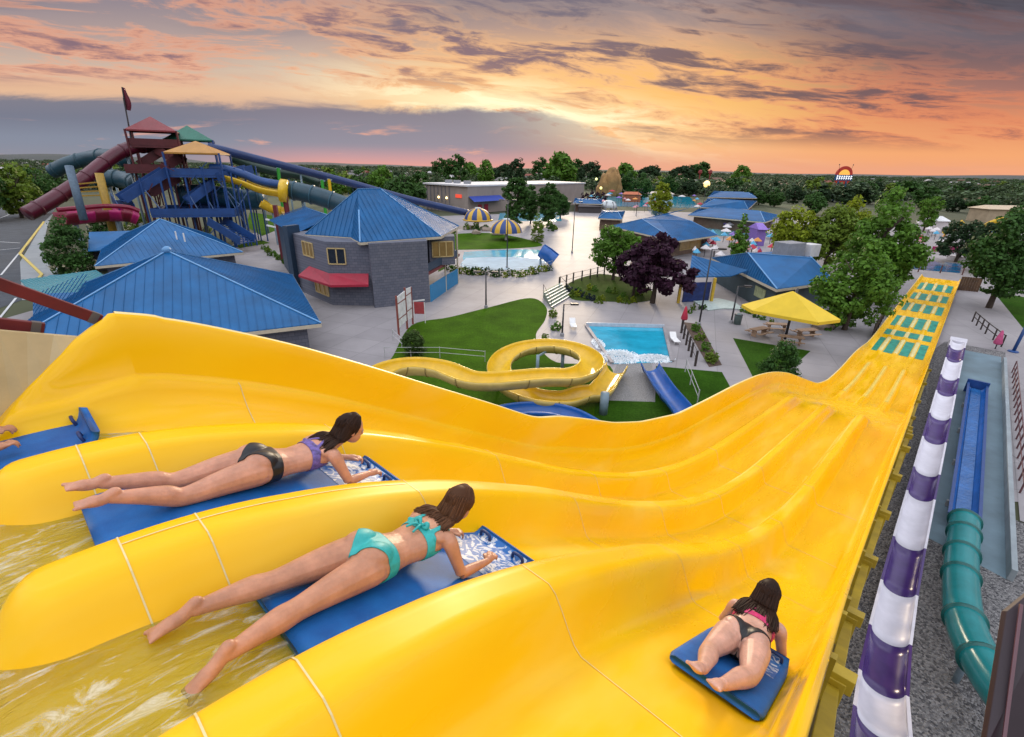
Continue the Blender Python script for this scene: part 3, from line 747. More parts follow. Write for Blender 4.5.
def foam_mat_mat():
    m = bpy.data.materials.new('blue_foam'); m.use_nodes = True
    N, L = m.node_tree.nodes, m.node_tree.links; b = N['Principled BSDF']; b.inputs['Roughness'].default_value = .55; b.inputs['Specular IOR Level'].default_value = .3
    tc = N.new('ShaderNodeTexCoord'); n = N.new('ShaderNodeTexNoise'); n.inputs['Scale'].default_value = 6; n.inputs['Detail'].default_value = 6; L.new(tc.outputs['Object'], n.inputs[0])
    r = N.new('ShaderNodeValToRGB'); r.color_ramp.elements[0].position = .3; r.color_ramp.elements[1].position = .75
    r.color_ramp.elements[0].color = (.008, .085, .30, 1); r.color_ramp.elements[1].color = (.012, .15, .46, 1); L.new(n.outputs['Fac'], r.inputs[0]); L.new(r.outputs[0], b.inputs['Base Color'])
    n2 = N.new('ShaderNodeTexNoise'); n2.inputs['Scale'].default_value = 90; L.new(tc.outputs['Object'], n2.inputs[0])
    bp = N.new('ShaderNodeBump'); bp.inputs['Strength'].default_value = .12; bp.inputs['Distance'].default_value = .01; L.new(n2.outputs['Fac'], bp.inputs['Height']); L.new(bp.outputs[0], b.inputs['Normal'])
    return m
FOAM = foam_mat_mat()
def print_mat():
    m = bpy.data.materials.new('wave_print'); m.use_nodes = True
    N, L = m.node_tree.nodes, m.node_tree.links; b = N['Principled BSDF']; b.inputs['Roughness'].default_value = .4
    tc = N.new('ShaderNodeTexCoord'); n = N.new('ShaderNodeTexNoise'); n.inputs['Scale'].default_value = 11; n.inputs['Detail'].default_value = 5; n.inputs['Distortion'].default_value = 2.2; L.new(tc.outputs['Object'], n.inputs[0])
    r = N.new('ShaderNodeValToRGB'); r.color_ramp.elements[0].position = .50; r.color_ramp.elements[1].position = .56
    r.color_ramp.elements[0].color = (.010, .13, .42, 1); r.color_ramp.elements[1].color = (.55, .60, .66, 1); L.new(n.outputs['Fac'], r.inputs[0]); L.new(r.outputs[0], b.inputs['Base Color'])
    return m
PRINT = print_mat()
def ride_mat(label, l0, s0, y0, y1, w=.56, yaw=0.0, lip=.13, prints=True, lift=0.0):
    """foam mat lying on the lane, its front curled up into a lip"""
    root = thing('slide_mat', label, 'slide mat', lane_point(l0, s0, 0, (y0+y1)/2, .02), 'blue foam slide mats')
    th = .042; ny, nx = 40, 14
    ys = np.linspace(y0, y1+.10, ny); ca, sa = math.cos(yaw), math.sin(yaw)
    def pt(x, y, k):
        over = max(0.0, y-(y1-.06)); ang = min(over/.11, 1.35)
        yy = min(y, y1-.06)+.11*math.sin(ang)*.9; zz = .025+(1-math.cos(ang))*.11*(lip/.13)
        up = th*k; yy2 = yy-math.sin(ang)*up; zz2 = zz+math.cos(ang)*up
        return lane_point(l0, s0, x*ca-yy2*sa, x*sa+yy2*ca, zz2+lift)
    vs = []
    for y in ys:
        t = (y-y0)/(y1+.10-y0)
        ww = w/2*(1-.10*max(0, (t-.7)/.3)**2-.06*max(0, (.05-t)/.05)**2)
        ring = [(-ww, .25), (-ww, .75), (-ww+.02, 1)]+[(-ww+.02+(2*ww-.04)*i/nx, 1) for i in range(1, nx)]+[(ww-.02, 1), (ww, .75), (ww, .25), (ww-.02, 0), (-ww+.02, 0)]
        vs += [pt(x, y, k) for x, k in ring]
    n = len(ring)
    mb = MB(); mb.add(vs, [(i*n+j, i*n+(j+1) % n, (i+1)*n+(j+1) % n, (i+1)*n+j) for i in range(ny-1) for j in range(n)]+[tuple(range(n)), tuple(range((ny-1)*n, ny*n))[::-1]])
    mb.build('foam_body', FOAM, root, True)
    if prints:
        vs = []; q = np.linspace(y1-.46, y1+.06, 14); xs_ = np.linspace(-w/2+.05, w/2-.05, 9)
        for y in q:
            for x in xs_: vs.append(pt(x*(1-.1*max(0, (y-y1+.2)/.3)), y, 1.06))
        mb = MB(); mb.add(vs, [(i*9+j, i*9+j+1, (i+1)*9+j+1, (i+1)*9+j) for i in range(13) for j in range(8)])
        mb.build('wave_print', PRINT, root, True)
    for sx in (-1, 1):
        p, r = spline([pt(sx*.11, y1-.02, 1.0), pt(sx*.12, y1-.02, 2.0), pt(sx*.19, y1-.02, 2.0), pt(sx*.2, y1-.02, 1.0)], [.011]*4, 5)
        b = MB(); b.tube(p, r, 8); b.build('handle', mat('navy_rubber', (.01, .03, .12), .5), root, True)
    return root

def base_pose(**k):
    J = dict(hip_l=(-.088, -.06, .115), hip_r=(.088, -.06, .115), knee_l=(-.105, -.48, .06), knee_r=(.105, -.48, .06),
             ankle_l=(-.12, -.88, .05), ankle_r=(.12, -.88, .05), toe_l=(-.13, -1.04, .0), toe_r=(.13, -1.04, .0),
             sh_l=(-.165, .415, .22), sh_r=(.165, .415, .22), el_l=(-.23, .55, .04), el_r=(.23, .55, .04),
             wr_l=(-.17, .76, .075), wr_r=(.17, .76, .075), hand_l=(-.14, .86, .08), hand_r=(.14, .86, .08), head=(0, .585, .385))
    J.update(k); return J
black = mat('black_lycra', (.008, .008, .010), .45, .2, 30); teal_l = mat('turquoise_lycra', (.02, .36, .34), .5, .12, 30)
violet = mat('violet_print_lycra', (.12, .08, .28), .5, .6, 40); pink = mat('pink_lycra', (.55, .02, .12), .5, .3, 40)
def hair_mat(name, c):
    m = leaf_mat(name, c, .55, .05); return m
brown_h = hair_mat('brown_hair', (.080, .034, .015)); dark_h = hair_mat('dark_brown_hair', (.026, .012, .007)); red_h = hair_mat('auburn_hair', (.16, .045, .02))
skin_a = skin_mat('tanned_skin', (.50, .235, .135)); skin_b = skin_mat('rosy_skin', (.54, .26, .165)); skin_c = skin_mat('fair_skin', (.58, .32, .23))

ride_mat('blue foam mat with white wave print under the woman in the turquoise bikini', LC[2]-.03, .92, -.52, 1.08, .56)
w3 = rider('woman in a turquoise bikini tied with a bow lying face down on a blue mat', LC[2]-.05, .89,
      base_pose(knee_l=(-.11, -.47, .075), knee_r=(.12, -.45, .06), ankle_l=(-.15, -.83, .075), ankle_r=(.18, -.80, .05), toe_l=(-.17, -.99, .02), toe_r=(.21, -.95, -.02),
                el_r=(.25, .52, .03), wr_r=(.24, .76, .07), hand_r=(.20, .86, .09), look=(-.1, 1, .0), hair_x=-.03),
      (brown_h, .16, .05), skin_a, teal_l, teal_l, scale=.89)
b = MB(); b.v = []
ride_mat('blue foam mat under the woman in black bikini bottoms and violet top', LC[1]-.03, .76, -.80, .92, .60, lift=.06)
w2 = rider('woman in black bikini bottoms and violet top lying on a blue mat', LC[1]-.03, .77,
      base_pose(ankle_l=(-.10, -.80, .17), ankle_r=(.12, -.79, .18), toe_l=(-.11, -.93, .20), toe_r=(.13, -.92, .20), knee_l=(-.10, -.46, .055), knee_r=(.11, -.46, .05),
                look=(.12, 1, .0), hair_x=.02),
      (dark_h, .22, .04), skin_b, black, violet, scale=.90, top_style='cross', lift=.06)
ride_mat('blue foam mat in the right lane under the woman with a pink top', LC[3]+.30, 2.38, -.40, .72, .52, yaw=.0)
w4 = rider('woman with long dark hair, black bottoms and pink top in the right lane', LC[3]+.29, 2.60,
      base_pose(ankle_l=(-.075, -.84, .07), ankle_r=(.045, -.85, .06), toe_l=(-.10, -.99, .11), toe_r=(.02, -1.0, .09), knee_l=(-.12, -.44, .06), knee_r=(.13, -.44, .06), hip=1.0,
                heel_l=(0, -.03, .02), heel_r=(0, -.03, .02)),
      (dark_h, .34, .06), skin_c, black, pink, scale=.91, yaw=.03, top_style='cross')
ride_mat('blue foam mat in the far left lane with its front lip curled up', LC[0]-.14, -.60, -.62, .74, .64, lip=.2, lift=.06, prints=False)
w1 = rider('person with auburn hair reaching forward on a blue mat at the left picture edge', LC[0]-.14, -1.0,
      base_pose(el_l=(-.2, .52, .05), el_r=(.2, .52, .05), wr_l=(-.16, .76, .08), wr_r=(.16, .76, .08), head=(0, .56, .34)),
      (red_h, .2, .1), skin_a, black, violet, scale=.92, lift=.07)
# ------------------------------------------------------------------ ground
def poly(pts, z=0.0): return [g(x, y, z) for x, y in pts]
def grass_mat(name, col, var=.3):
    m = mat(name, col, .95, var, .35, .7, 9, spec=.04)
    N, L = m.node_tree.nodes, m.node_tree.links; b = N['Principled BSDF']; src = b.inputs['Base Color'].links[0].from_socket
    tc = N.new('ShaderNodeTexCoord'); n = N.new('ShaderNodeTexNoise'); n.inputs['Scale'].default_value = 5.5; n.inputs['Detail'].default_value = 6; n.inputs['Roughness'].default_value = .75; L.new(tc.outputs['Object'], n.inputs[0])
    r = N.new('ShaderNodeValToRGB'); r.color_ramp.elements[0].position = .32; r.color_ramp.elements[1].position = .7; r.color_ramp.elements[0].color = (.45, .5, .4, 1); r.color_ramp.elements[1].color = (1.0, 1.0, .85, 1); L.new(n.outputs['Fac'], r.inputs[0])
    mx = N.new('ShaderNodeMixRGB'); mx.blend_type = 'MULTIPLY'; mx.inputs[0].default_value = 1; L.new(src, mx.inputs[1]); L.new(r.outputs[0], mx.inputs[2]); L.new(mx.outputs[0], b.inputs['Base Color'])
    return m
concrete = mat('concrete_paving', (.295, .275, .28), .62, .14, .22, .15, 20, dirt=.35)
concrete_b = mat('pale_blue_concrete', (.13, .20, .24), .6, .2, .6, .1, 8, dirt=.4)
def joints(m, w=3.2, k=.72):
    N, L = m.node_tree.nodes, m.node_tree.links; b = N['Principled BSDF']; src = b.inputs['Base Color'].links[0].from_socket
    tc = N.new('ShaderNodeTexCoord'); mp = N.new('ShaderNodeMapping'); mp.inputs['Rotation'].default_value = (0, 0, .35); L.new(tc.outputs['Object'], mp.inputs[0])
    br = N.new('ShaderNodeTexBrick'); br.offset = 0; br.inputs['Scale'].default_value = 1; br.inputs['Brick Width'].default_value = w; br.inputs['Row Height'].default_value = w; br.inputs['Mortar Size'].default_value = .035
    br.inputs['Color1'].default_value = (1, 1, 1, 1); br.inputs['Color2'].default_value = (.90, .90, .91, 1); br.inputs['Mortar'].default_value = (k, k, k, 1); L.new(mp.outputs[0], br.inputs['Vector'])
    mx = N.new('ShaderNodeMixRGB'); mx.blend_type = 'MULTIPLY'; mx.inputs[0].default_value = 1; L.new(src, mx.inputs[1]); L.new(br.outputs['Color'], mx.inputs[2]); L.new(mx.outputs[0], b.inputs['Base Color'])
joints(concrete)
asphalt = mat('asphalt', (.055, .062, .072), .9, .25, .4, .3, 30)
lawn_m = grass_mat('lawn_grass', (.056, .128, .006))
lawn_d = grass_mat('dark_lawn_grass', (.034, .092, .008))  # darker green grass for some of the lawns
gravel = mat('gravel', (.16, .155, .155), .95, .0, 3, .0)
def gravel_setup():
    m = gravel; N, L = m.node_tree.nodes, m.node_tree.links; b = N['Principled BSDF']
    tc = N.new('ShaderNodeTexCoord'); v = N.new('ShaderNodeTexVoronoi'); v.inputs['Scale'].default_value = 15.0; L.new(tc.outputs['Object'], v.inputs['Vector'])
    r = N.new('ShaderNodeValToRGB'); r.color_ramp.elements[0].color = (.05, .05, .055, 1); r.color_ramp.elements[1].color = (.30, .29, .285, 1)
    sp = N.new('ShaderNodeSeparateColor'); L.new(v.outputs['Color'], sp.inputs[0]); L.new(sp.outputs[0], r.inputs[0]); L.new(r.outputs[0], b.inputs['Base Color'])
    bp = N.new('ShaderNodeBump'); bp.inputs['Strength'].default_value = .9; bp.inputs['Distance'].default_value = .08; bp.invert = True
    L.new(v.outputs['Distance'], bp.inputs['Height']); L.new(bp.outputs[0], b.inputs['Normal'])
gravel_setup()
land = mat('far_land', (.060, .068, .030), .95, .45, .012, dirt=.3)
b = MB(); n = 48; b.add([(0, 0, -.03)]+[(9000*math.cos(2*math.pi*i/n), 9000*math.sin(2*math.pi*i/n), -.03) for i in range(n)], [(0, 1+i, 1+(i+1) % n) for i in range(n)])
struct('ground', b, land)
def ground_patch(name, pts, m, z, world=None):
    b = MB(); b.sheet([tuple(p[:2]) for p in (world if world is not None else poly(pts, z))], z); return struct(name, b, m)
# plaza paving: one wide sheet
ground_patch('paving', None, concrete, 0.0, [(-52, 20), (60, 20), (120, 74), (150, 150), (110, 195), (40, 200), (-20, 165), (-40, 150), (-60, 112), (-50, 80)])
# lawns
def curved(pts, k=6):
    p, _ = spline([(x, y, 0) for x, y in pts], [1]*len(pts), k); return [(q[0], q[1]) for q in p]
ground_patch('lawn', None, lawn_m, .012, poly(curved([(395, 352), (412, 325), (450, 317), (490, 307), (530, 298), (546, 307), (545, 320), (536, 338), (556, 362), (610, 366), (607, 402), (600, 440), (480, 440), (390, 385), (395, 352)]), .012))
ground_patch('gravel_bed', [(618, 362), (652, 362), (655, 404), (600, 402)], mat('grey_pebbles', (.22, .215, .21), .9, .4, 9, .6, 20), .012)
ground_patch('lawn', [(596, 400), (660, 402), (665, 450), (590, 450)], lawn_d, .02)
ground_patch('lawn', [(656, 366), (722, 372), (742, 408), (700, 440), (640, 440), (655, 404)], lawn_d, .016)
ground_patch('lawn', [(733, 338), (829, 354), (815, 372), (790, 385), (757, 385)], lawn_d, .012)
ground_patch('lawn', curved([(438, 250), (445, 236), (490, 233), (530, 240), (541, 246), (500, 249), (438, 250)], 5), lawn_m, .012)
ground_patch('lawn', [(440, 262), (447, 260), (446, 268), (438, 272)], lawn_m, .016)
ground_patch('lawn', [(250, 212), (275, 216), (282, 228), (262, 236), (246, 226)], lawn_m, .012)
ground_patch('lawn', [(230, 246), (262, 240), (270, 243), (240, 248)], lawn_m, .016)
ground_patch('planting_bed', curved([(564, 286), (580, 278), (605, 274), (640, 284), (656, 296), (640, 302), (600, 301), (572, 299), (564, 286)], 5), grass_mat('bed_grass', (.055, .085, .018)), .03)
ground_patch('planting_bed', [(683, 322), (700, 324), (722, 365), (709, 367)], mat('bark_mulch', (.08, .05, .035), .95, .5, 5, .5, 20), .016)
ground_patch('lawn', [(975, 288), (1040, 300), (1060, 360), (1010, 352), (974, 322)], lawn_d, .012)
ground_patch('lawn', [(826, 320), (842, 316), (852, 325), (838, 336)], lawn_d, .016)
# right hand side: gravel yard, concrete catch pad, kerb wall
ground_patch('gravel_yard', None, gravel, .006, [tuple(SL(s, l)[:2]) for s, l in ((-6, -7), (-6, 26), (24, 26), (30, 4.9), (62, 4.9), (62, .6), (24.5, -5), (6, -7))])
ground_patch('catch_pad', None, concrete_b, .012, [tuple(SL(s, l)[:2]) for s, l in ((25.5, 1.9), (24.6, 4.7), (60, 4.62), (60, 1.0), (40, 1.0), (30, 1.5))])
ground_patch('walkway', None, concrete, .016, [tuple(SL(s, l)[:2]) for s, l in ((30, 5.2), (30, 8.6), (60, 8.0), (99, 3.5), (99, .8), (62, .8), (62, 4.9))])
ground_patch('walkway', None, concrete, .02, [tuple(SL(s, l)[:2]) for s, l in ((40, -8.2), (40, -5.3), (99, -5.3), (99, -8.0))])
# left: car park
ground_patch('car_park', None, asphalt, .006, [tuple(p[:2]) for p in (g(-60, 330), g(22, 300), g(20, 258), g(50, 218), g(60, 200), g(-60, 196), g(-420, 230))])
ground_patch('pavement', [(20, 262), (22, 300), (70, 300), (62, 272), (42, 250), (48, 224), (54, 212), (44, 222)], mat('grey_pavement', (.25, .27, .28), .8, .12, .5), .02)
ym = mat('yellow_kerb_paint', (.55, .42, .10), .7, .2); wm = mat('road_paint', (.55, .56, .56), .8, .15)
b = MB()
for a, c in (((44, 222), (20, 254)), ((20, 254), (42, 275)), ((42, 275), (32, 288))):
    b.beam(g(*a)+np.array([0, 0, .075]), g(*c)+np.array([0, 0, .075]), .35, .14)
struct('kerb', b, ym)
for a, c in (((20, 252), (1, 275)), ((0, 250), (20, 248)), ((-30, 240), (20, 243)), ((16, 298), (-10, 330)), ((-5, 220), (16, 212))):
    b = MB(); b.beam(g(*a)+np.array([0, 0, .014]), g(*c)+np.array([0, 0, .014]), .22, .006); struct('road_marking', b, wm)
# dry fields far off
ground_patch('field', [(690, 180), (770, 181), (900, 189), (860, 197), (700, 192)], mat('dry_field', (.33, .20, .13), .95, .25, .02), .02)
ground_patch('field', [(948, 193), (1024, 195), (1060, 203), (955, 199)], mat('stubble_field', (.38, .26, .16), .95, .25, .02), .02)
# hills along the horizon
hm = mat('far_hills', (.045, .055, .055), 1, .2, .002)
def hills(a0, a1, h, d, seed):
    rg = random.Random(seed); vs = []; k = 40
    ph = [rg.uniform(0, 6) for _ in range(4)]
    for i in range(k+1):
        t = i/k; a = rad(a0+(a1-a0)*t); e = math.sin(math.pi*t)**.6
        hh = h*e*(.7+.2*math.sin(9*t+ph[0])+.12*math.sin(23*t+ph[1]))
        for dd, z in ((d, -2), (d+250, hh*.6), (d+600, hh), (d+1200, -2)): vs.append((math.sin(a)*dd, math.cos(a)*dd, z))
    b = MB(); b.add(vs, [(i*4+j, i*4+4+j, i*4+5+j, i*4+1+j) for i in range(k) for j in range(3)])
    struct('hills', b, hm, True)
hills(-62, -30, 60, 3600, 2); hills(-34, -4, 22, 4200, 5); hills(22, 64, 26, 4000, 9); hills(0, 30, 16, 5000, 13)

# ------------------------------------------------------------------ pools
pool_blue = mat('pool_water', (.02, .34, .50), .08, .25, .5, .35, 2.5)
white_p = mat('white_paint', (.75, .75, .74), .5, .06)
def rim(pts, z=.06, w=.35, m=None, name='pool_rim'):
    P = poly(pts); b = MB()
    for i in range(len(P)):
        b.beam(P[i]+np.array([0, 0, z/2+.014]), P[(i+1) % len(P)]+np.array([0, 0, z/2+.014]), w, z)
    return struct(name, b, m or concrete)
SPL = [(586, 326), (664, 328), (672, 362), (612, 364)]
ground_patch('pool_water', SPL, pool_blue, .03); 
b = MB(); P = poly(SPL)
b.beam(P[0]+np.array([0, 0, .20]), P[1]+np.array([0, 0, .20]), .12, .36); struct('pool_wall', b, mat('pool_tile', (.52, .56, .62), .4, .15, 3))
b = MB(); b.beam(P[1]+np.array([0, 0, .10]), P[2]+np.array([0, 0, .10]), .3, .16); b.beam(P[3]+np.array([0, 0, .10]), P[0]+np.array([0, 0, .10]), .3, .16); struct('pool_coping', b, concrete)
b = MB()
for px in (.02, .5):
    q = P[0]*(1-px)+P[1]*px
ground_patch('pool_water', curved([(464, 252), (500, 250), (538, 250), (548, 258), (540, 265), (500, 266), (466, 262), (464, 252)], 5), mat('lap_pool_water', (.09, .45, .60), .1, .3, .4, .3, 2), .03)
ground_patch('pool_floor', curved([(466, 258), (500, 257), (540, 259), (543, 268), (500, 270), (462, 267), (466, 258)], 5), mat('shallow_beach', (.36, .46, .52), .75, .15, .5), .036)
ground_patch('pool_water', [(500, 213), (560, 213), (562, 221), (498, 221)], pool_blue, .03)
ground_patch('pool_water', [(700, 226), (760, 228), (772, 236), (705, 236)], mat('wave_pool', (.12, .40, .46), .1, .2), .03)
ground_patch('pool_water', [(590, 193), (690, 197), (700, 208), (600, 206)], pool_blue, .034)
ground_patch('pool_water', [(905, 258), (962, 264), (960, 273), (902, 268)], mat('deep_pool', (.02, .14, .30), .12, .2), .034)
def splash(label, centre, rx, ry, h, n, seed):
    rg = random.Random(seed); b = MB()
    for i in range(n):
        a = rg.uniform(0, 6.28); q = math.sqrt(rg.random())*rg.uniform(.75, 1.25); z = h*max(0, 1-q)*rg.random()**2*2
        r = rg.uniform(.018, .055)*(1.2-.5*z/h); x, y = centre[0]+math.cos(a)*q*rx, centre[1]+math.sin(a)*q*ry
        b.blob((x, y, centre[2]+.04+z), (r, r, r*rg.uniform(.6, 1.7)), rg.randrange(99), .3, 6, 4)
    o = b.build('splash_foam', mat('white_water', (.82, .86, .88), .35, .06), None, True); return tag(o, label, 'splash', kind='stuff')
splash('white water churning at the yellow flume exit', g(619, 357), 1.6, 1.5, .3, 1900, 3)
splash('white water churning at the blue flume exit', g(652, 359), 1.7, .9, .28, 1300, 4)
splash('foam trail along the near left edge of the splash pool', g(598, 344), .5, 1.4, .2, 500, 6)

# ------------------------------------------------------------------ flumes near the slide
teal_g = mat('teal_gelcoat', (.014, .23, .24), .22, .15, 1.2); teal_rib = mat('teal_flange', (.008, .11, .10), .4, .2)
blue_g = mat('blue_gelcoat', (.012, .10, .36), .25, .2, 1.2, dirt=.15); navy_g = mat('navy_gelcoat', (.012, .05, .19), .3, .2)
yel_f = mat('yellow_flume_gelcoat', (.72, .46, .02), .22, .12, 1.5); yel_o = mat('yellow_flume_back', (.56, .42, .12), .4, .2, 1.0)
pur = mat('purple_gelcoat', (.060, .028, .15), .25, .2, 1.2); whi = mat('white_gelcoat', (.66, .64, .70), .4, .10, 1.5, dirt=.12)
grey_post = mat('grey_post_paint', (.20, .28, .33), .5, .15)
def pth(pts, k=10):
    p, _ = spline(pts, [1]*len(pts), k); return p
# purple and white body slide next to the mat slide
t = thing('speed_slide', 'open speed slide in alternating purple and white sections beside the yellow slide', 'water slide', SL(40, 1.45, 0))
prof_s = [-3, 0, 3, 6, 9, 12, 13.8, 17, 20, 24, 60]; prof_z = [12.2, 10.4, 8.4, 6.3, 4.4, 2.75, 2.0, 1.2, .85, .66, .62]
# the chute is a flat bottomed trough of half-round section
def chute_seg(s0, s1, l, m, name='chute_section'):
    q = np.linspace(s0, s1, 6); b = MB()
    pts = [SL(s, l, float(np.interp(s, prof_s, prof_z))+.34) for s in q]
    b.channel(pts, .47, -176, -4, .035, 18, .72); b.build(name, m, t, True)
    b = MB(); 
    for sx in (-1, 1):
        b.beam(pts[0]+SR*sx*.52-np.array([0, 0, .03]), pts[-1]+SR*sx*.52-np.array([0, 0, .03]), .075, .03)
    b.build('rim', m, t)
edges = [4.2, 6.4, 8.6, 10.9, 13.2, 16.1, 19.3, 22.8, 27.3, 30.1, 34.5, 38.6, 43.5, 47.5, 52.7, 57, 59.5]
for i in range(len(edges)-1): chute_seg(edges[i], edges[i+1]-.02, 1.45, pur if i % 2 == 0 else whi)
b = MB(); b.box(SL(60.3, 1.45, .44), (1.25, 1.4, .8), -AZ); b.build('end_box', whi, t, bevel=.05)
for s in (5, 8, 11, 14):
    z = float(np.interp(s, prof_s, prof_z)); b = MB(); b.tube([SL(s, 1.45, 0), SL(s, 1.45, z-.12)], .12, 10); b.build('support_post', grey_post, t, True)
# teal tube that opens into a blue run-out flume
t = thing('tube_slide', 'closed teal tube slide opening into a straight blue run-out flume on concrete', 'water slide', SL(27, 3.1, 0))
P = pth([SL(*q) for q in ((11.2, 6.6, 3.7), (13.4, 5.05, 2.8), (15.4, 4.05, 2.1), (17.4, 3.46, 1.65), (19.5, 3.17, 1.32), (22.5, 3.08, 1.05), (25.0, 3.10, .92), (26.6, 3.10, .85))], 8)
b = MB(); b.tube(P, .53, 20); b.build('tube', teal_g, t, True)
for i in (14, 22, 30, 38, 43, 49, len(P)-2):
    if i < len(P)-1:
        p = Vector(P[i]); d = (Vector(P[i+1])-p).normalized(); b = MB(); b.tube([p-d*.05, p+d*.05], .60, 22); b.build('flange', teal_rib, t, True)
q = np.linspace(26.9, 47.6, 24); P2 = [SL(s, 3.1+.0*s, .78) for s in q]
b = MB(); b.channel(P2, .47, -180, 0, .04, 16); b.build('flume', blue_g, t, True)
b = MB()
for sx in (-1, 1): b.beam(P2[0]+SR*sx*.52, P2[-1]+SR*sx*.52, .13, .05)
b.build('flume_rim', navy_g, t)
b = MB(); b.box(SL(47.75, 3.1, .5), (1.25, .18, 1.0), -AZ); b.build('end_wall', navy_g, t)
for s in (29, 34, 39, 44):
    b = MB(); b.box(SL(s, 3.1, .16), (1.2, .2, .31), -AZ); b.build('cradle', mat('cradle_concrete', (.3, .32, .33), .8), t)
ground_patch('flume_water', None, mat('flume_water', (.02, .12, .34), .06, .3, 1, .6, 5, stretch=None), .44, [tuple(SL(s, l)[:2]) for s, l in ((27.2, 2.83), (27.2, 3.37), (47.5, 3.37), (47.5, 2.83))])
for j, s in enumerate((17.6, 21.5)):
    pz = [(15.4, 4.05, 2.1), (17.4, 3.46, 1.65), (19.5, 3.17, 1.32), (22.5, 3.08, 1.05)]
    l_ = float(np.interp(s, [q[0] for q in pz], [q[1] for q in pz])); z_ = float(np.interp(s, [q[0] for q in pz], [q[2] for q in pz]))
    b = MB(); b.tube([SL(s, l_, 0), SL(s, l_, z_-.5)], .1, 10); b.build('support_post', grey_post, t, True)
# low kerb wall and railing right of the pad
t = thing('kerb_wall', 'long low grey concrete kerb wall between catch pad and gravel', 'low wall', SL(40, 4.75, 0))
b = MB(); b.beam(SL(24.6, 4.78, .28), SL(58, 4.72, .28), .2, .56); b.build('wall', mat('kerb_concrete', (.26, .30, .32), .75, .15, 1, dirt=.25), t, bevel=.02)
t = thing('railing', 'metal railing with reddish posts behind the low kerb wall', 'railing', SL(42, 5.2, 0))
rr = mat('rust_red_paint', (.11, .045, .05), .6, .25)
for s in np.arange(33, 57, 1.5):
    b = MB(); b.tube([SL(s, 5.25, 0), SL(s, 5.25, 1.05)], .045, 6); b.build('post', rr, t)
for z in (1.05, .55):
    b = MB(); b.tube([SL(33, 5.25, z), SL(55.5, 5.25, z)], .03, 6); b.build('rail', rr, t)
# wall plate of the neighbouring platform, bottom right
t = thing('platform_panel', 'dark maroon sheet metal panel of a platform in the bottom right corner', 'panel', at_dist(1030, 700, 2.2))
def at_depth(px, py, z): d = ray(px, py); return np.array([0, 0, CAM_H])+d*z
A_, B_, C_, D_ = at_depth(986, 745, 2.05), at_depth(1007, 611, 2.3), at_depth(1085, 548, 2.35), at_depth(1085, 760, 2.05)
nrm = np.cross(B_-A_, D_-A_); nrm = nrm/np.linalg.norm(nrm)*.03
def cpy(p): return [tuple(q) for q in p]
b = MB(); b.add(cpy([A_, B_, C_, D_])+cpy([A_+nrm, B_+nrm, C_+nrm, D_+nrm]), [(0, 1, 2, 3), (7, 6, 5, 4), (0, 4, 5, 1), (1, 5, 6, 2), (2, 6, 7, 3), (3, 7, 4, 0)])
b.build('plate', mat('maroon_paint', (.016, .005, .010), .5, .25, 3), t, bevel=.004)
b = MB(); b.beam(A_*.9+D_*.1-nrm, B_*.9+C_*.1-nrm, .012, .012); b.build('edge_trim', mat('maroon_edge', (.10, .04, .05), .4), t)
# red guard beams of the start deck on the left
red_b = mat('oxide_red_steel', (.12, .006, .008), .6, .3, 3, dirt=.3)
def guard(label, a, c, w):
    t = thing('guard_beam', label, 'steel beam', c)
    b = MB(); b.beam(a, c, .05, w, up=(0, 0, 1)); b.build('beam', red_b, t, bevel=.004)
    d = (np.array(c)-np.array(a)); d = d/np.linalg.norm(d)
    b = MB(); b.beam(np.array(c)-d*.07, np.array(c)-d*.02, .056, w*1.06); b.build('bracket', mat('bracket_steel', (.10, .09, .09), .4, .2), t)
    for k in (.25, .6):
        q = np.array(a)*(1-k)+np.array(c)*k; b = MB(); b.tube([q+SR*.03, q-SR*.035], .016, 8); b.build('bolt_head', mat('bracket_steel', (.1, .09, .09), .4), t)
guard('upper red steel beam sloping down to the top of the yellow side wall', SL(-.75, -4.68, 14.80), SL(.46, -4.68, 13.87), .08)
guard('lower red steel beam above the cream tub panel', SL(-.7, -4.72, 14.18), SL(.14, -4.72, 13.855), .10)

# yellow open flume with a full loop, seen over the side wall
t = thing('open_flume', 'yellow open flume slide making a full loop above the lawn', 'water slide', g(548, 372))
c = g(545, 360, 2.3); R0 = 3.3
def loop(phi, z): return np.array([c[0]+R0*math.cos(phi), c[1]+R0*1.22*math.sin(phi), z])
ent = [np.append(g(x, y, z)[:2], z) for x, y, z in ((362, 386, 3.95), (384, 368, 3.8), (410, 362, 3.6), (440, 365, 3.4), (478, 377, 3.15))]
tail = [loop(rad(a), z) for a, z in ((-95, 2.98), (-60, 2.84), (-25, 2.7), (10, 2.55), (45, 2.4), (80, 2.25), (115, 2.1), (150, 1.95), (185, 1.8), (220, 1.65), (255, 1.48), (290, 1.3), (322, 1.12))]
ex = [np.append(g(600, 388, 1.0)[:2], 1.0), np.append(g(609, 376, .95)[:2], .95), np.append(g(617, 364, .9)[:2], .9)]
P = pth(ent+tail+ex, 6)
b = MB(); b.channel(P, .80, -182, 2, .03, 14); o = b.build('channel', yel_f, t, True)
b = MB(); b.channel([Vector(p)-Vector((0, 0, .0)) for p in P], .84, -178, -2, .03, 14); b.build('outer_shell', yel_o, t, True)
for i in range(4, len(P)-2, 6):
    p = Vector(P[i]); d = (Vector(P[i+1])-p).normalized(); b = MB(); b.channel([p-d*.03, p+d*.03], .87, -180, 0, .04, 14); b.build('joint_flange', mat('flange_olive', (.30, .22, .06), .5), t)
for px, py, zt in ((603, 414, 1.1),):
    q = g(px, py); b = MB(); b.tube([q, q+np.array([0, 0, 1.55])], .28, 14); b.build('support_post', grey_post, t, True)
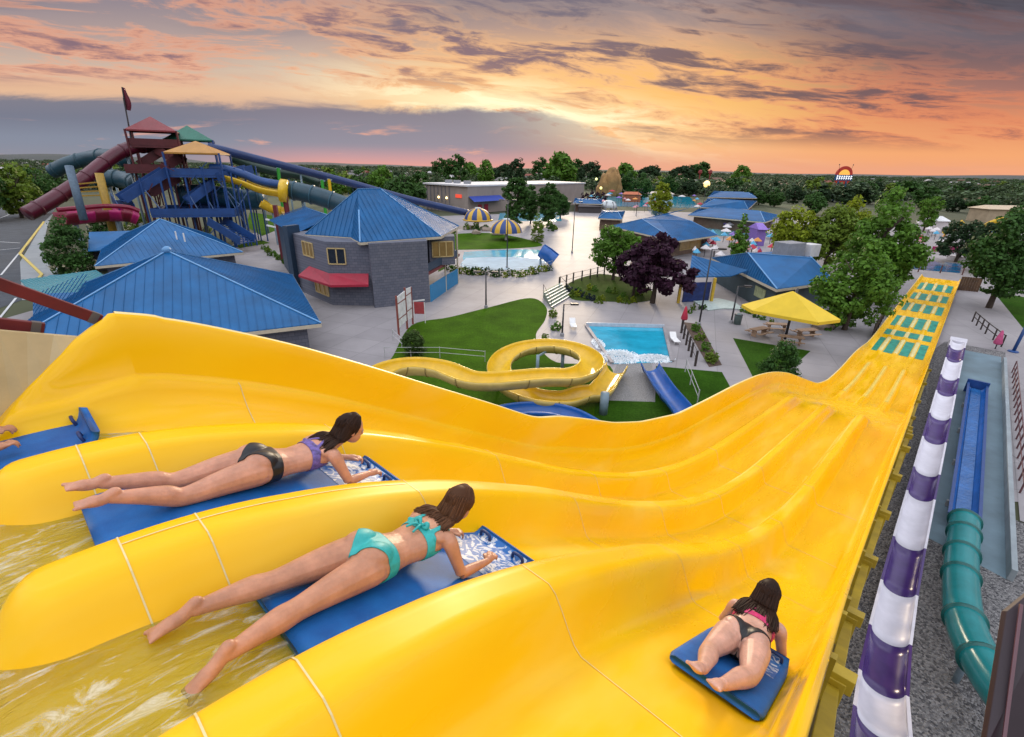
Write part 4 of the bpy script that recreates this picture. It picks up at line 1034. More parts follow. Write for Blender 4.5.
for a, z in ((185, 1.1), (60, 1.6), (-60, .6)):
    q = loop(rad(a), 0); b = MB(); b.tube([q, q+np.array([0, 0, z])], .14, 10); b.build('support_post', grey_post, t, True)
q = g(537, 378); b = MB(); b.tube([q, q+np.array([0, 0, 1.9])], .13, 10); b.build('support_post', grey_post, t, True)
b = MB(); b.beam(q+np.array([0, 0, 1.8]), loop(rad(80), 1.6), .12); b.build('support_arm', grey_post, t)
# blue flume
t = thing('open_flume', 'blue open flume slide curving under the yellow one into the splash pool', 'water slide', g(660, 390))
P = pth([np.append(g(x, y, z)[:2], z) for x, y, z in ((470, 432, 1.4), (496, 413, 1.35), (530, 407, 1.3), (566, 411, 1.25), (598, 428, 1.2), (630, 450, 1.15), (668, 450, 1.15), (694, 430, 1.1), (682, 407, 1.0), (664, 385, .92), (650, 363, .88))], 8)
b = MB(); b.channel(P, .68, -182, 2, .05, 14); b.build('channel', blue_g, t, True)
for i in range(6, len(P)-2, 9):
    p = Vector(P[i]); d = (Vector(P[i+1])-p).normalized(); b = MB(); b.channel([p-d*.03, p+d*.03], .73, -180, 0, .05, 14); b.build('joint_flange', navy_g, t)
for i in (20, 40, 58):
    p = P[i]; b = MB(); b.tube([(p[0], p[1], 0), (p[0], p[1], p[2]-.55)], .12, 8); b.build('support_post', grey_post, t)
# ------------------------------------------------------------------ buildings
roof_blue = mat('blue_metal_roof', (.004, .100, .27), .5, .26, .35, .06, 2, dirt=.3, spec=.3); cap_blue = mat('roof_cap', (.12, .30, .55), .5, .1)
block = mat('grey_block_wall', (.105, .115, .15), .85, .1, .8)
def block_setup(m, c1, c2):
    N, L = m.node_tree.nodes, m.node_tree.links; b = N['Principled BSDF']; tc = N.new('ShaderNodeTexCoord')
    sp = N.new('ShaderNodeSeparateXYZ'); L.new(tc.outputs['Object'], sp.inputs[0])
    a = N.new('ShaderNodeMath'); a.operation = 'ADD'; L.new(sp.outputs[0], a.inputs[0]); L.new(sp.outputs[1], a.inputs[1])
    cb = N.new('ShaderNodeCombineXYZ'); L.new(a.outputs[0], cb.inputs[0]); L.new(sp.outputs[2], cb.inputs[1])
    br = N.new('ShaderNodeTexBrick'); br.inputs['Scale'].default_value = 1.0; br.inputs['Brick Width'].default_value = .62; br.inputs['Row Height'].default_value = .31; br.inputs['Mortar Size'].default_value = .018
    br.inputs['Color1'].default_value = (*c1, 1); br.inputs['Color2'].default_value = (*c2, 1); br.inputs['Mortar'].default_value = (c1[0]*.6, c1[1]*.6, c1[2]*.6, 1)
    L.new(cb.outputs[0], br.inputs['Vector']); L.new(br.outputs['Color'], b.inputs['Base Color'])
block_setup(block, (.10, .11, .145), (.135, .14, .175))
fascia = mat('cream_fascia', (.50, .44, .33), .6, .08); dark_w = mat('dark_green_wall', (.05, .075, .085), .8, .2, .6); glass = mat('dark_window_glass', (.02, .022, .025), .08, .3)
lit = mat('lit_window', (.12, .08, .03), .3, .5, 1.2, emit=(1.0, .62, .18), estr=.07); win_fr = mat('tan_window_frame', (.50, .38, .17), .55, .1)
red_m = mat('red_awning', (.33, .012, .035), .5, .15, 1); navy_panel = mat('navy_steel_panel', (.025, .05, .085), .5, .15); brown_w = mat('brown_wall', (.17, .11, .075), .8, .25, .8)
def roof(parent, planes, m=None, th=.10, rib=.6, caps=(), name='roof'):
    mb = MB()
    for pl in planes:
        P = [Vector(p) for p in pl]; e = (P[1]-P[0]); nrm = e.cross(P[-1]-P[0]).normalized()
        if nrm.z < 0: nrm = -nrm
        n = len(P); top = P; bot = [p-Vector((0, 0, th)) for p in P]
        c = sum(P, Vector())/n
        order = list(range(n))
        if (P[1]-P[0]).cross(P[2]-P[0]).z < 0: order = order[::-1]
        mb.add([tuple(top[i]) for i in order]+[tuple(bot[i]) for i in order], [tuple(range(n)), tuple(range(n, 2*n))[::-1]]+[(i, n+i, n+(i+1) % n, (i+1) % n) for i in range(n)])
        if rib:
            x = e.normalized(); y = nrm.cross(x)
            if y.z < 0: y = -y
            Q = [((p-P[0]).dot(x), (p-P[0]).dot(y)) for p in P]; lo, hi = min(q[0] for q in Q), max(q[0] for q in Q)
            t = lo+rib*.5
            while t < hi:
                ys = []
                for i in range(n):
                    (x0, y0), (x1, y1) = Q[i], Q[(i+1) % n]
                    if (x0-t)*(x1-t) < 0: ys.append(y0+(y1-y0)*(t-x0)/(x1-x0))
                if len(ys) >= 2 and max(ys)-min(ys) > .3:
                    a = P[0]+x*t+y*(min(ys)+.02)+nrm*.02; b_ = P[0]+x*t+y*(max(ys)-.06)+nrm*.02
                    mb.beam(a, b_, .035, .045, up=nrm)
                t += rib
    o = mb.build(name, m or roof_blue, parent)
    for a, b_ in caps:
        a, b_ = Vector(a), Vector(b_); b = MB(); b.beam(a+Vector((0, 0, .04)), b_+Vector((0, 0, .04)), .15, .06); b.build('hip_cap', cap_blue, o)
    return o
def fascia_line(parent, pts, m=None, h=.28, w=.08, closed=False, drop=.14):
    b = MB(); n = len(pts)
    for i in range(n if closed else n-1):
        b.beam(Vector(pts[i])-Vector((0, 0, drop+.06)), Vector(pts[(i+1) % n])-Vector((0, 0, drop+.06)), w, h)
    b.build('fascia', m or fascia, parent)
def window(parent, a, c, t0, t1, z0, z1, panes=1, fr=None, gl=None, name='window', out=.06):
    a, c = np.array(a[:2]), np.array(c[:2]); d = c-a; L_ = np.linalg.norm(d); d = d/L_; nrm = np.array([d[1], -d[0]])
    if nrm@(-a) < 0: nrm = -nrm
    p = lambda t, z, o=0: (*(a+d*L_*t+nrm*o), z)
    b = MB(); w = .12
    for q in [t0, t1]+[t0+(t1-t0)*k/panes for k in range(1, panes)]: b.beam(p(q, z0, out), p(q, z1, out), w, .1, up=(*nrm, 0))
    for z in (z0, z1): b.beam(p(t0, z, out), p(t1, z, out), .1, w)
    f = b.build(name, fr or win_fr, parent)
    b = MB(); b.add([p(t0, z0, out-.03), p(t1, z0, out-.03), p(t1, z1, out-.03), p(t0, z1, out-.03)], [(0, 1, 2, 3)]); b.build('pane', gl or glass, f)
    return f
# --- grey two storey block building
A_, B_, LF, LL = g(375, 308), g(430, 302), g(333, 305), g(301, 291)
Bk, Bm, Bl = np.array([-12.4, 66.5, 0]), np.array([-15.0, 73.5, 0]), np.array([-27.0, 70.0, 0])
LR_ = LF+(A_-LF)*.86+np.array([.3, .8, 0])
t = thing('grey_block_building', 'two storey grey block building with blue hip roof and red awning', 'building', (A_+Bm)/2)
ZE = 7.1
b = MB(); b.prism([tuple(p[:2]) for p in (LL, LF, LR_, A_, B_, Bk, Bm, Bl)], 0, ZE); b.build('wall', block, t)
ctr = np.array([-17.0, 62.5, 0])
ze = ZE+.15
def off(p, k=.9, z=ze): d = p-ctr; d = d/np.linalg.norm(d); q = p+d*k; return (q[0], q[1], z)
E = [off(LL), off(LF, .8), off(LR_, .4), off(A_, 1.0), off(B_, 1.4), off(Bk, 3.0), off(Bm), off(Bl)]
E[4] = tuple(g(441, 236, ze)); E[5] = tuple(g(459, 226, ze)); E[0] = tuple(g(305, 234, ze)); E[1] = tuple(g(351, 237, ze)); E[2] = tuple(g(353, 238.5, ze)); E[3] = tuple(g(360, 242, ze))
dR = 63.0
R1, R2 = tuple(at_dist(358, 189, dR)), tuple(at_dist(380, 189, dR+1.5)); R2 = (R2[0], R2[1], R1[2])
planes = [(E[7], E[0], R1), (E[0], E[1], R1), (E[1], E[2], R1), (E[2], E[3], R1), (E[3], E[4], R2, R1), (E[4], E[5], R2), (E[5], E[6], R2), (E[6], E[7], R1, R2)]
mid = tuple(np.array(E[3])*.42+np.array(R1)*.58)
roof(t, planes, caps=[(E[0], R1), (E[4], R2), (E[5], R2), (R1, R2), (E[3], mid)])
fascia_line(t, E, closed=True)
zt = lambda base, px, py: float(ztop(base, px, py))
window(t, LL, LF, .30, .62, 4.9, 6.5, 3, gl=lit); window(t, LF, LR_, .03, .44, 4.7, 6.4, 2, gl=glass)
window(t, LL, LF, .55, .93, .9, 2.3, 3, gl=lit)
b = MB()
def wpt(a, c, q, z, o): 
    d = (c-a)[:2]; n_ = np.array([d[1], -d[0]]); n_ = n_/np.linalg.norm(n_)
    if n_@(-a[:2]) < 0: n_ = -n_
    p = a[:2]+d*q+n_*o; return np.array((p[0], p[1], z))
q0, q1, q2 = wpt(LL, LF, .42, 3.7, .02), np.append(LF[:2]*.995, 3.7), wpt(LF, LR_, .95, 3.7, .02)
o0, o2 = wpt(LL, LF, .38, 2.75, 1.3), wpt(LF, LR_, 1.0, 2.75, 1.25); o1 = np.append((LF[:2]*.965), 2.75)
b.add([q0, q1, o1, o0], [(0, 1, 2, 3)]); b.add([q1, q2, o2, o1], [(0, 1, 2, 3)]); b.add([q0-[0, 0, .5], o0-[0, 0, .22], o0, q0], [(0, 1, 2, 3)]); b.add([q2-[0, 0, .5], o2-[0, 0, .22], o2, q2], [(0, 1, 2, 3)])
b.add([o0, o1, o1-[0, 0, .25], o0-[0, 0, .25]], [(0, 1, 2, 3)]); b.add([o1, o2, o2-[0, 0, .25], o1-[0, 0, .25]], [(0, 1, 2, 3)])
b.build('awning', red_m, t)
b = MB(); b.box((LL[0]-.2, LL[1]+.3, 4.0), (.7, 2.0, 8.0), -.35); b.build('corner_fin', navy_panel, t)
# low rear wing left
w = [g(303, 226, 7.0), g(288, 206, 7.0), g(332, 204, 7.4), g(320, 222, 7.4)]
b = MB(); b.prism([(-28.5, 63), (-27.4, 70), (-33, 82), (-36, 76)], 0, 6.6); b.build('wing_wall', navy_panel, t)
roof(t, [((-27.2, 61.5, 6.9), (-37.5, 76.5, 6.9), (-33, 80, 8.4), (-24, 66, 8.6)), ((-32, 84.5, 6.9), (-24, 70, 6.9), (-24, 66, 8.6), (-33, 80, 8.4))], caps=[((-24, 66, 8.6), (-33, 80, 8.4))], name='wing_roof')
# porch on the right
pa, pb = g(446, 291), g(458, 283)
b = MB(); b.prism([tuple(B_[:2]), tuple(pa[:2]), tuple(pb[:2]+np.array([0, 3])), tuple(Bk[:2])], 3.2, 3.55); b.build('porch_floor', mat('oxblood_trim', (.16, .03, .03), .6), t)
for q in (pa, pb):
    b = MB(); b.tube([(q[0], q[1], 0), (q[0], q[1], ZE)], .12, 8); b.build('porch_post', fascia, t)
b = MB(); b.beam((*B_[:2]+np.array([.1, 0]), 1.0), (*pa[:2], 1.0), .1, 2.0); b.beam((*pa[:2], 1.0), (*pb[:2], 1.0), .1, 2.0); b.build('blue_panel', mat('cyan_blue_panel', (.01, .20, .42), .45, .1), t)
b = MB(); b.beam((*B_[:2], 4.1), (*pa[:2], 4.1), .06, .9); b.beam((*pa[:2], 4.1), (*pb[:2], 4.1), .06, .9); b.build('porch_railing', navy_panel, t)
b = MB(); b.prism([(-10.4, 60.0), (-7.4, 61.2), (-7.8, 63.5), (-11.8, 63.5)], 3.56, 7.0); b.build('loggia_wall', block, t)
window(t, np.array([-10.4, 60.0]), np.array([-7.4, 61.2]), .12, .92, 4.6, 6.4, 3, gl=lit)
# --- generic pavilion with a pyramid or hip roof
def pavilion(name, label, corners, wall_in, ze_, ridge, wallm, cat='building', ribs=.6, parts=None, wall_h=None):
    c = np.mean([np.array(q) for q in corners], axis=0)
    t = thing(name, label, cat, (c[0], c[1], 0))
    n = len(corners); E = [(q[0], q[1], ze_) for q in corners]
    if len(ridge) == 1: planes = [(E[i], E[(i+1) % n], ridge[0]) for i in range(n)]; caps = [(e, ridge[0]) for e in E]
    else:
        r0, r1 = ridge; planes = [(E[0], E[1], r1, r0), (E[1], E[2], r1), (E[2], E[3], r0, r1), (E[3], E[0], r0)]; caps = [(E[0], r0), (E[3], r0), (E[1], r1), (E[2], r1), (r0, r1)]
    roof(t, planes, caps=caps, rib=ribs); fascia_line(t, E, closed=True)
    wl = [(c[0]+(q[0]-c[0])*wall_in, c[1]+(q[1]-c[1])*wall_in) for q in corners]
    b = MB(); b.prism(wl, 0, ze_-.1); b.build('wall', wallm, t)
    return t, wl, E
Rr, ap = g(321, 323, 3.3), g(167, 251, 8.0); d = (Rr-ap)[:2]; pr = np.array([-d[1], d[0]])
cs = [ap[:2]+d, ap[:2]-pr*.98, ap[:2]-d, ap[:2]+pr*.98]
t, wl, E = pavilion('front_pavilion', 'large low building with a blue pyramid roof just beyond the side wall', cs, .90, 3.3, [tuple(ap)], block)
b = MB(); b.blob((ap[0], ap[1], ap[2]+.1), (.35, .35, .3), 1, .1); b.build('roof_finial', cap_blue, t)
roof(t, [(tuple(g(33, 320, 3.0)), tuple(g(85, 345, 3.0)), tuple(g(125, 290, 4.9)), tuple(g(33, 294, 4.4))), ], name='wing_roof')
roof(t, [(tuple(g(20, 280, 3.0)), tuple(g(96, 270, 3.6)), tuple(g(125, 290, 4.9)), tuple(g(33, 294, 4.4)))], mat('teal_roof_sheet', (.01, .20, .26), .4, .15), name='wing_roof')
b = MB(); b.prism([tuple(q[:2]) for q in (g(36, 315, 2.8), g(85, 338, 2.8), g(110, 290, 3), g(40, 290, 3))], 0, 2.8); b.build('wing_wall', dark_w, t)
b = MB(); P = [g(26, 288, 3.4), g(96, 281, 3.9), g(96, 274, 3.6), g(50, 275, 3.2)]; b.add([tuple(p) for p in P]+[tuple(p-np.array([0, 0, .12])) for p in P], [(0, 1, 2, 3), (7, 6, 5, 4), (0, 4, 5, 1), (1, 5, 6, 2), (2, 6, 7, 3), (3, 7, 4, 0)]); b.build('teal_canopy', mat('teal_roof_sheet', (.01, .20, .26), .4, .15), t)
Rr, Lr, ap = g(243, 252, 3.3), g(95, 266, 3.3), g(160, 219, 7.2)
d = (Rr-ap)[:2]; e_ = (Lr-ap)[:2]
cs = [ap[:2]+d, ap[:2]+e_, ap[:2]-d*.9, ap[:2]-e_*.9]
t, wl, E = pavilion('middle_pavilion', 'blue hip roofed hut between the large pyramid roof and the blossoming shrubs', cs, .88, 3.3, [tuple(ap)], block)
roof(t, [(tuple(g(88, 251, 3.2)), tuple(g(132, 248, 3.2)), tuple(g(150, 230, 5.2)), tuple(g(89, 232, 5.0)))], name='wing_roof')
b = MB(); b.prism([tuple(q[:2]) for q in (g(92, 250, 3.0), g(128, 247, 3.0), g(140, 236, 4.4), g(92, 236, 4.4))], 0, 3.0); b.build('wing_wall', block, t)
for x, y in ((176, 235), (184, 237)):
    p = g(x, y, 5.6); b = MB(); b.tube([p-np.array([0, 0, .6]), p+np.array([0, 0, .5])], .09, 8); b.build('vent_pipe', white_p, t)
# roof C (behind purple tree)
cs = [g(718, 235, 3.4)[:2], g(676, 241, 3.4)[:2], g(611, 226, 3.4)[:2], g(668, 214, 3.4)[:2]]
t, wl, E = pavilion('kiosk_building', 'blue hip roofed kiosk building behind the purple tree', cs, .82, 3.4, [tuple(g(642, 219, 5.4)), tuple(g(691, 221, 5.4))][::-1], brown_w)
# fix: planes run between neighbouring eaves
window(t, wl[0], wl[1], .2, .8, .9, 2.6, 2, gl=lit)
# roof D
cs = [g(777, 289, 3.3)[:2], g(834, 281, 3.3)[:2], g(800, 250, 3.3)[:2], g(712, 258, 3.3)[:2]]
t, wl, E = pavilion('service_building', 'blue hip roofed building with rooftop units behind the yellow umbrella', cs, .90, 3.3, [tuple(g(748, 253, 5.6)), tuple(g(812, 258, 5.6))], dark_w)
u = g(788, 253, 5.6); b = MB(); b.box((u[0], u[1], 6.1), (3.0, 2.2, 1.7), .4); b.build('air_unit', mat('grey_air_unit', (.25, .26, .28), .5, .15, 2), t, bevel=.04)
u = g(809, 253, 5.6); b = MB(); b.box((u[0], u[1], 6.0), (1.7, 1.6, 1.5), .4); b.build('air_unit', mat('white_air_unit', (.6, .6, .6), .5, .1, 2), t, bevel=.04)
roof(t, [(tuple(g(689, 277, 3.0)), tuple(g(731, 276, 3.0)), tuple(g(748, 270, 3.9)), tuple(g(692, 255, 4.4)))], name='wing_roof')
for x, y in ((678, 303), (711, 302)):
    q = g(x, y); b = MB(); b.box((q[0], q[1], 1.5), (.3, .3, 3.0)); b.build('wing_post', mat('yellow_post', (.55, .36, .03), .5), t)
b = MB(); p0, p1 = g(682, 302), g(708, 301); b.beam((*p0[:2], 1.2), (*p1[:2], 1.2), .15, 2.4); b.build('wing_wall', mat('navy_mural', (.012, .03, .14), .6, .5, 2), t)
wA, wB = np.array(wl[0]), np.array(wl[3])
d = (wB-wA); L_ = np.linalg.norm(d); d = d/L_; nn = np.array([d[1], -d[0]]); nn = nn if nn@(-wA) > 0 else -nn
q = wA+d*3.4+nn*.06
b = MB(); b.box((q[0], q[1], 1.75), (2.6, .08, 1.2), math.atan2(d[1], d[0])); b.build('wall_panel', mat('pale_green_sign', (.30, .33, .18), .7, .35, 2.5), t)
# far blue roofed cluster
far_roofs = [('long low blue roofed shelter in front of the far pools', (688, 215), (765, 222), (783, 216), (700, 208), 3.2, (716, 207), (760, 211), 4.6),
             ('tall blue roofed hall in the far cluster', (700, 207), (748, 209), (757, 201), (708, 198), 4.4, (715, 199), (744, 201), 6.6),
             ('blue roofed building at the back of the far cluster', (708, 197), (757, 198), (752, 192), (714, 191), 4.2, (722, 191.5), (748, 192.5), 5.6),
             ('small blue roof beside the far purple hedge', (573, 203), (602, 204), (602, 199), (575, 198), 3.2, (580, 199), (596, 199.5), 4.4),
             ('low blue kiosk roof on the plaza behind the green tree', (598, 218), (622, 219), (625, 211), (602, 210), 3.2, (606, 212), (618, 212), 4.6)]
for lb, a, b_, c_, d_, z, r0, r1, zr in far_roofs:
    cs = [g(*q, z)[:2] for q in (a, b_, c_, d_)]
    pavilion('blue_roofed_building', lb, cs, .86, z, [tuple(g(*r0, zr)), tuple(g(*r1, zr))], brown_w, ribs=.9)
# long white roofed hall
hall_w = mat('tan_panel_wall', (.30, .25, .22), .8, .12, .3, dirt=.2); hall_r = mat('white_membrane_roof', (.60, .59, .60), .7, .06, .1, dirt=.15)
p0, p1 = g(426, 209), g(468, 214); p2 = g(583, 204); dv = (p1-p0)[:2]; dv = dv/np.linalg.norm(dv)
t = thing('long_hall', 'long flat roofed hall with a blue awning and red doors', 'building', p1)
q3 = p0[:2]+(p2[:2]-p1[:2]); HH = zt(p0, 426, 184)
b = MB(); fp = [tuple(p0[:2]), tuple(p1[:2]), tuple(p2[:2]), tuple(q3)]; b.prism(fp, 0, HH); b.build('wall', hall_w, t)
cc = np.mean([np.array(q) for q in fp], axis=0); b = MB(); b.prism([tuple(cc+(np.array(q)-cc)*1.02) for q in fp], HH, HH+.5); b.build('roof', hall_r, t)
for k in (.15, .4, .7):
    q = np.array(fp[0])*(1-k)+np.array(fp[1])*k; q = q*.8+cc*.2; b = MB(); b.box((*q, HH+1.0), (2.5, 2, 1.1)); b.build('roof_unit', mat('grey_air_unit', (.25, .26, .28), .5), t)
w2 = p2[:2]-p1[:2]
b = MB(); w2 = w2/np.linalg.norm(w2); n2 = np.array([w2[1], -w2[0]]); a0, a1 = p1[:2]+w2*.3+n2*.1, p1[:2]+w2*17+n2*.1
b.add([(*a0, 5.6), (*a1, 5.6), (*(a1+n2*2.6), 4.0), (*(a0+n2*2.6), 4.0)], [(0, 1, 2, 3)]); b.build('awning', mat('royal_blue_awning', (.015, .05, .34), .5, .1), t)
for k in (6.0, 9.4):
    q = p1[:2]+w2*k+n2*.1; b = MB(); b.box((q[0], q[1], 1.4), (1.9, .15, 2.8), math.atan2(w2[1], w2[0])); b.build('door', red_m, t)
warm = mat('wall_lamp_glow', (.9, .7, .4), .4, emit=(1, .72, .3), estr=6)
for k in (.33, .52):
    q = p0[:2]*(1-k)+p1[:2]*k; b = MB(); b.blob((q[0]+.1, q[1]-.25, 4.6), .35, 0, 0); b.build('wall_lamp', warm, t)
for k in np.arange(.05, .6, .09):
    q = p0[:2]*(1-k)+p1[:2]*k; b = MB(); b.box((q[0], q[1]-.1, HH/2), (.4, .3, HH-.2), 0); b.build('pilaster', mat('grey_pilaster', (.16, .15, .16), .8), t)
q = p0[:2]*.2+p1[:2]*.8; b = MB(); b.box((q[0], q[1]-.2, 5.5), (3.2, .2, 1.1), math.atan2(dv[1], dv[0])); b.build('wall_sign', mat('red_sign_glow', (.5, .05, .03), .5, emit=(1, .1, .05), estr=.7), t)

# ------------------------------------------------------------------ slide tower on the left
def T(px, py, d=118): return at_dist(px, py, d)
M1 = 118/FPX*1.02
steel_b = mat('blue_steel', (.012, .060, .21), .5, .2, .6); steel_r = mat('maroon_steel', (.09, .014, .018), .5, .25, .6)
teal_d = mat('dark_teal_tube', (.010, .050, .075), .4, .2, .5); mar_g = mat('maroon_tube', (.085, .007, .020), .3, .2, .4); mag_g = mat('magenta_gelcoat', (.42, .012, .12), .35, .3, .3)
t = thing('slide_tower', 'tall timber and steel slide tower with red, green and orange canopy roofs', 'slide tower', (*T(185, 200)[:2], 0))
def pyr(c, w, h, m, name, rz=.5, dpt=None):
    b = MB(); hw = w/2; v = []
    for k in range(4):
        a = rz+math.pi/4+k*math.pi/2; v.append((c[0]+hw*1.414*math.cos(a), c[1]+hw*1.414*math.sin(a), c[2]))
    v.append((c[0], c[1], c[2]+h)); b.add(v+[(p[0], p[1], p[2]-.25) for p in v[:4]], [(0, 1, 4), (1, 2, 4), (2, 3, 4), (3, 0, 4), (0, 5, 6, 1), (1, 6, 7, 2), (2, 7, 8, 3), (3, 8, 5, 0)]); b.build(name, m, t)
    return v[:4]
def posts(v, z0, m, r=.18):
    for p in v:
        b = MB(); b.tube([(p[0], p[1], z0), (p[0], p[1], p[2])], r, 6); b.build('tower_post', m, t)
c1 = T(153.5, 131, 119); v1 = pyr(c1, 7.6, 2.4, mat('red_canopy', (.20, .025, .03), .5, .15, .5), 'canopy_roof'); posts([tuple(np.array(p)*[1, 1, 1]) for p in v1], 0, steel_r)
c2 = T(190, 140, 124); v2 = pyr(c2, 8.0, 2.6, mat('green_canopy', (.012, .13, .085), .5, .15, .5), 'canopy_roof'); posts(v2, 0, steel_b)
c3 = T(198, 153, 112); v3 = pyr(c3, 8.6, 2.0, mat('orange_canopy', (.42, .20, .03), .5, .15, .5), 'canopy_roof', .3); posts(v3, 0, steel_b)
def deck(c, w, d_, z, m, rz, name='deck'):
    b = MB(); b.box((c[0], c[1], z), (w, d_, .35), rz); b.build(name, m, t)
    b = MB(); ca, sa = math.cos(rz), math.sin(rz)
    for x0, y0, x1, y1 in ((-w/2, -d_/2, w/2, -d_/2), (w/2, -d_/2, w/2, d_/2), (w/2, d_/2, -w/2, d_/2), (-w/2, d_/2, -w/2, -d_/2)):
        p = (c[0]+x0*ca-y0*sa, c[1]+x0*sa+y0*ca); q = (c[0]+x1*ca-y1*sa, c[1]+x1*sa+y1*ca); b.beam((*p, z+.75), (*q, z+.75), .1, 1.1)
    b.build('deck_railing', m, t)
deck(c1, 7.4, 7.4, float(T(153, 147)[2]), steel_r, .5); deck(c2, 7.5, 7.5, float(T(190, 152, 122)[2]), steel_r, .5); deck(c3, 8.4, 7.8, float(T(200, 176, 112)[2]), steel_b, .3)
deck(T(152, 178, 116), 6.5, 6, float(T(152, 172, 116)[2]), steel_r, .5); deck(T(200, 208, 110), 13, 9, float(T(200, 214, 110)[2]), steel_b, .3)
def stair(a, c, w, m):
    a, c = Vector(a), Vector(c); b = MB(); d = (c-a); sd_ = Vector((d.y, -d.x, 0)).normalized()*w/2; n = 14
    for i in range(n): p = a+d*((i+.5)/n); b.beam(p-sd_, p+sd_, .45, .1)
    for s_ in (-1, 1): b.beam(a+sd_*s_+Vector((0, 0, .5)), c+sd_*s_+Vector((0, 0, .5)), .12, 1.5)
    b.build('stair_flight', m, t)
stair(T(166, 174, 111), T(122, 202, 109), 2.6, steel_b); stair(T(120, 200, 112), T(128, 212, 108), 2.2, steel_b); stair(T(214, 180, 108), T(250, 172, 112), 2, steel_b)
stair(T(216, 223, 106), T(248, 243, 100), 3.0, steel_b); stair(T(183, 165, 115), T(160, 152, 117), 2.2, steel_r); stair(T(150, 182, 114), T(180, 160, 114), 2.0, steel_r)
b = MB()
for x in (208, 217, 228, 240, 249, 190, 165, 145):
    p = T(x, 200, 108); b.tube([(p[0], p[1], 0), (p[0], p[1], float(T(x, 168 if x > 200 else 178, 108)[2]))], .16, 6)
b.build('lower_frame', steel_b, t)
b = MB()
for x0, y0, x1, y1 in ((208, 200, 228, 232), (228, 196, 249, 230), (190, 196, 208, 226), (217, 180, 240, 205), (228, 215, 208, 236), (145, 190, 165, 215), (249, 190, 228, 222)):
    b.beam(T(x0, y0, 108), T(x1, y1, 108), .16)
b.build('cross_bracing', mat('pale_blue_steel', (.10, .17, .32), .5), t)
rg = random.Random(31)
for x, y0, y1, d_, m_ in [(rg.uniform(138, 182), rg.uniform(150, 176), 0, rg.uniform(112, 122), steel_r) for _ in range(9)]+[(rg.uniform(185, 256), rg.uniform(165, 200), 0, rg.uniform(106, 116), steel_b) for _ in range(14)]:
    p = T(x, y0, d_); b = MB(); b.tube([(p[0], p[1], 0), tuple(p)], .13, 6); b.build('tower_post', m_, t)
for k in range(20):
    x = rg.uniform(140, 245); y = rg.uniform(160, 215); d_ = rg.uniform(107, 118); x2 = x+rg.uniform(-22, 22); b = MB(); b.beam(T(x, y, d_), T(x2, y+rg.uniform(8, 22), d_), .13); b.build('cross_brace', steel_r if x < 178 else steel_b, t)
stair(T(188, 204, 109), T(212, 186, 110), 2.2, steel_b); stair(T(150, 196, 112), T(178, 180, 113), 2.2, steel_r); stair(T(140, 168, 118), T(165, 152, 118), 2.0, steel_r)
tq = T(131, 141, 119); b = MB(); b.tube([tq-np.array([0, 0, 2]), T(123.5, 98, 119)], .12, 6); b.build('light_boom', mat('dark_pole', (.03, .03, .035), .5), t)
# flag
f0 = T(131, 140, 119.5); f1 = T(122, 87, 119.5); t2 = thing('flag', 'furled maroon flag on a leaning pole above the red canopy', 'flag', f0)
b = MB(); b.tube([f0, f1], .11, 6); b.build('flag_pole', mat('dark_pole', (.03, .03, .035), .5), t2)
b = MB(); n = 8; vs = []
for i in range(n+1):
    k = i/n; p = np.array(f1)*(1-k*.42)+np.array(f0)*k*.42; w_ = .25+.9*math.sin(k*2.6)*(.6+.4*k)
    vs += [p, p+np.array([w_*.9, w_*.3, -.15]), p+np.array([w_*.5, .45+.2*w_, -.1])]
b.add(vs, [q for i in range(n) for q in ((i*3, i*3+3, i*3+4, i*3+1), (i*3+1, i*3+4, i*3+5, i*3+2), (i*3+2, i*3+5, i*3+3, i*3))]); b.build('cloth', mat('maroon_cloth', (.13, .015, .03), .8, .3, 2), t2, True)
def tube_thing(label, pts, r, m, flange=None, name='tube_slide', n=14, k=8, posts_=(), every=9, cat='water slide'):
    P = pth(pts, k); c = P[len(P)//2]; t = thing(name, label, cat, (c[0], c[1], 0))
    b = MB(); b.tube(P, r, n); b.build('tube', m, t, True)
    if flange:
        for i in range(3, len(P)-2, every):
            p = Vector(P[i]); d = (Vector(P[i+1])-p).normalized(); b = MB(); b.tube([p-d*.12, p+d*.12], r*1.1, n); b.build('flange', flange, t, True)
    for i in posts_:
        p = P[min(i, len(P)-1)]; b = MB(); b.tube([(p[0], p[1], 0), (p[0], p[1], p[2]-r*.8)], .22, 8); b.build('support_post', grey_post, t, True)
    return t
tube_thing('maroon tube slide dropping from the tower to the far left', [T(172, 147, 121), T(150, 147, 119), T(134, 147, 117), T(117, 154, 116), T(100, 166, 114), T(84, 179, 112), T(60, 195, 110), T(40, 207, 108), T(27, 214, 107)], 1.08, mar_g, mat('maroon_flange', (.08, .008, .02), .4), posts_=(20, 34, 50))
t3 = thing('slanted_post', 'thick slate blue slanted post in front of the maroon tube', 'post', (*g(84, 221)[:2], 0)); b = MB(); b.tube([T(84, 220, 101), T(69, 166, 103)], .55, 10); b.build('shaft', mat('slate_post', (.09, .14, .19), .6, .2), t3, True); b = MB(); b.box((*g(84, 221)[:2], .2), (2.4, 2.4, .4)); b.build('footing', concrete, t3)
tube_thing('dark teal tube looping behind the maroon tube', [T(52, 172, 150), T(68, 164, 148), T(90, 158, 146), T(108, 156, 140), T(126, 160, 132)], 1.4, teal_d, mat('teal_dark_flange', (.01, .05, .07), .5), posts_=(8, 24))
tube_thing('dark teal tube behind the yellow post', [T(92, 178, 130), T(108, 178, 130), T(126, 180, 128), T(138, 184, 124)], 1.6, teal_d, mat('teal_dark_flange', (.01, .05, .07), .5), posts_=(8,))
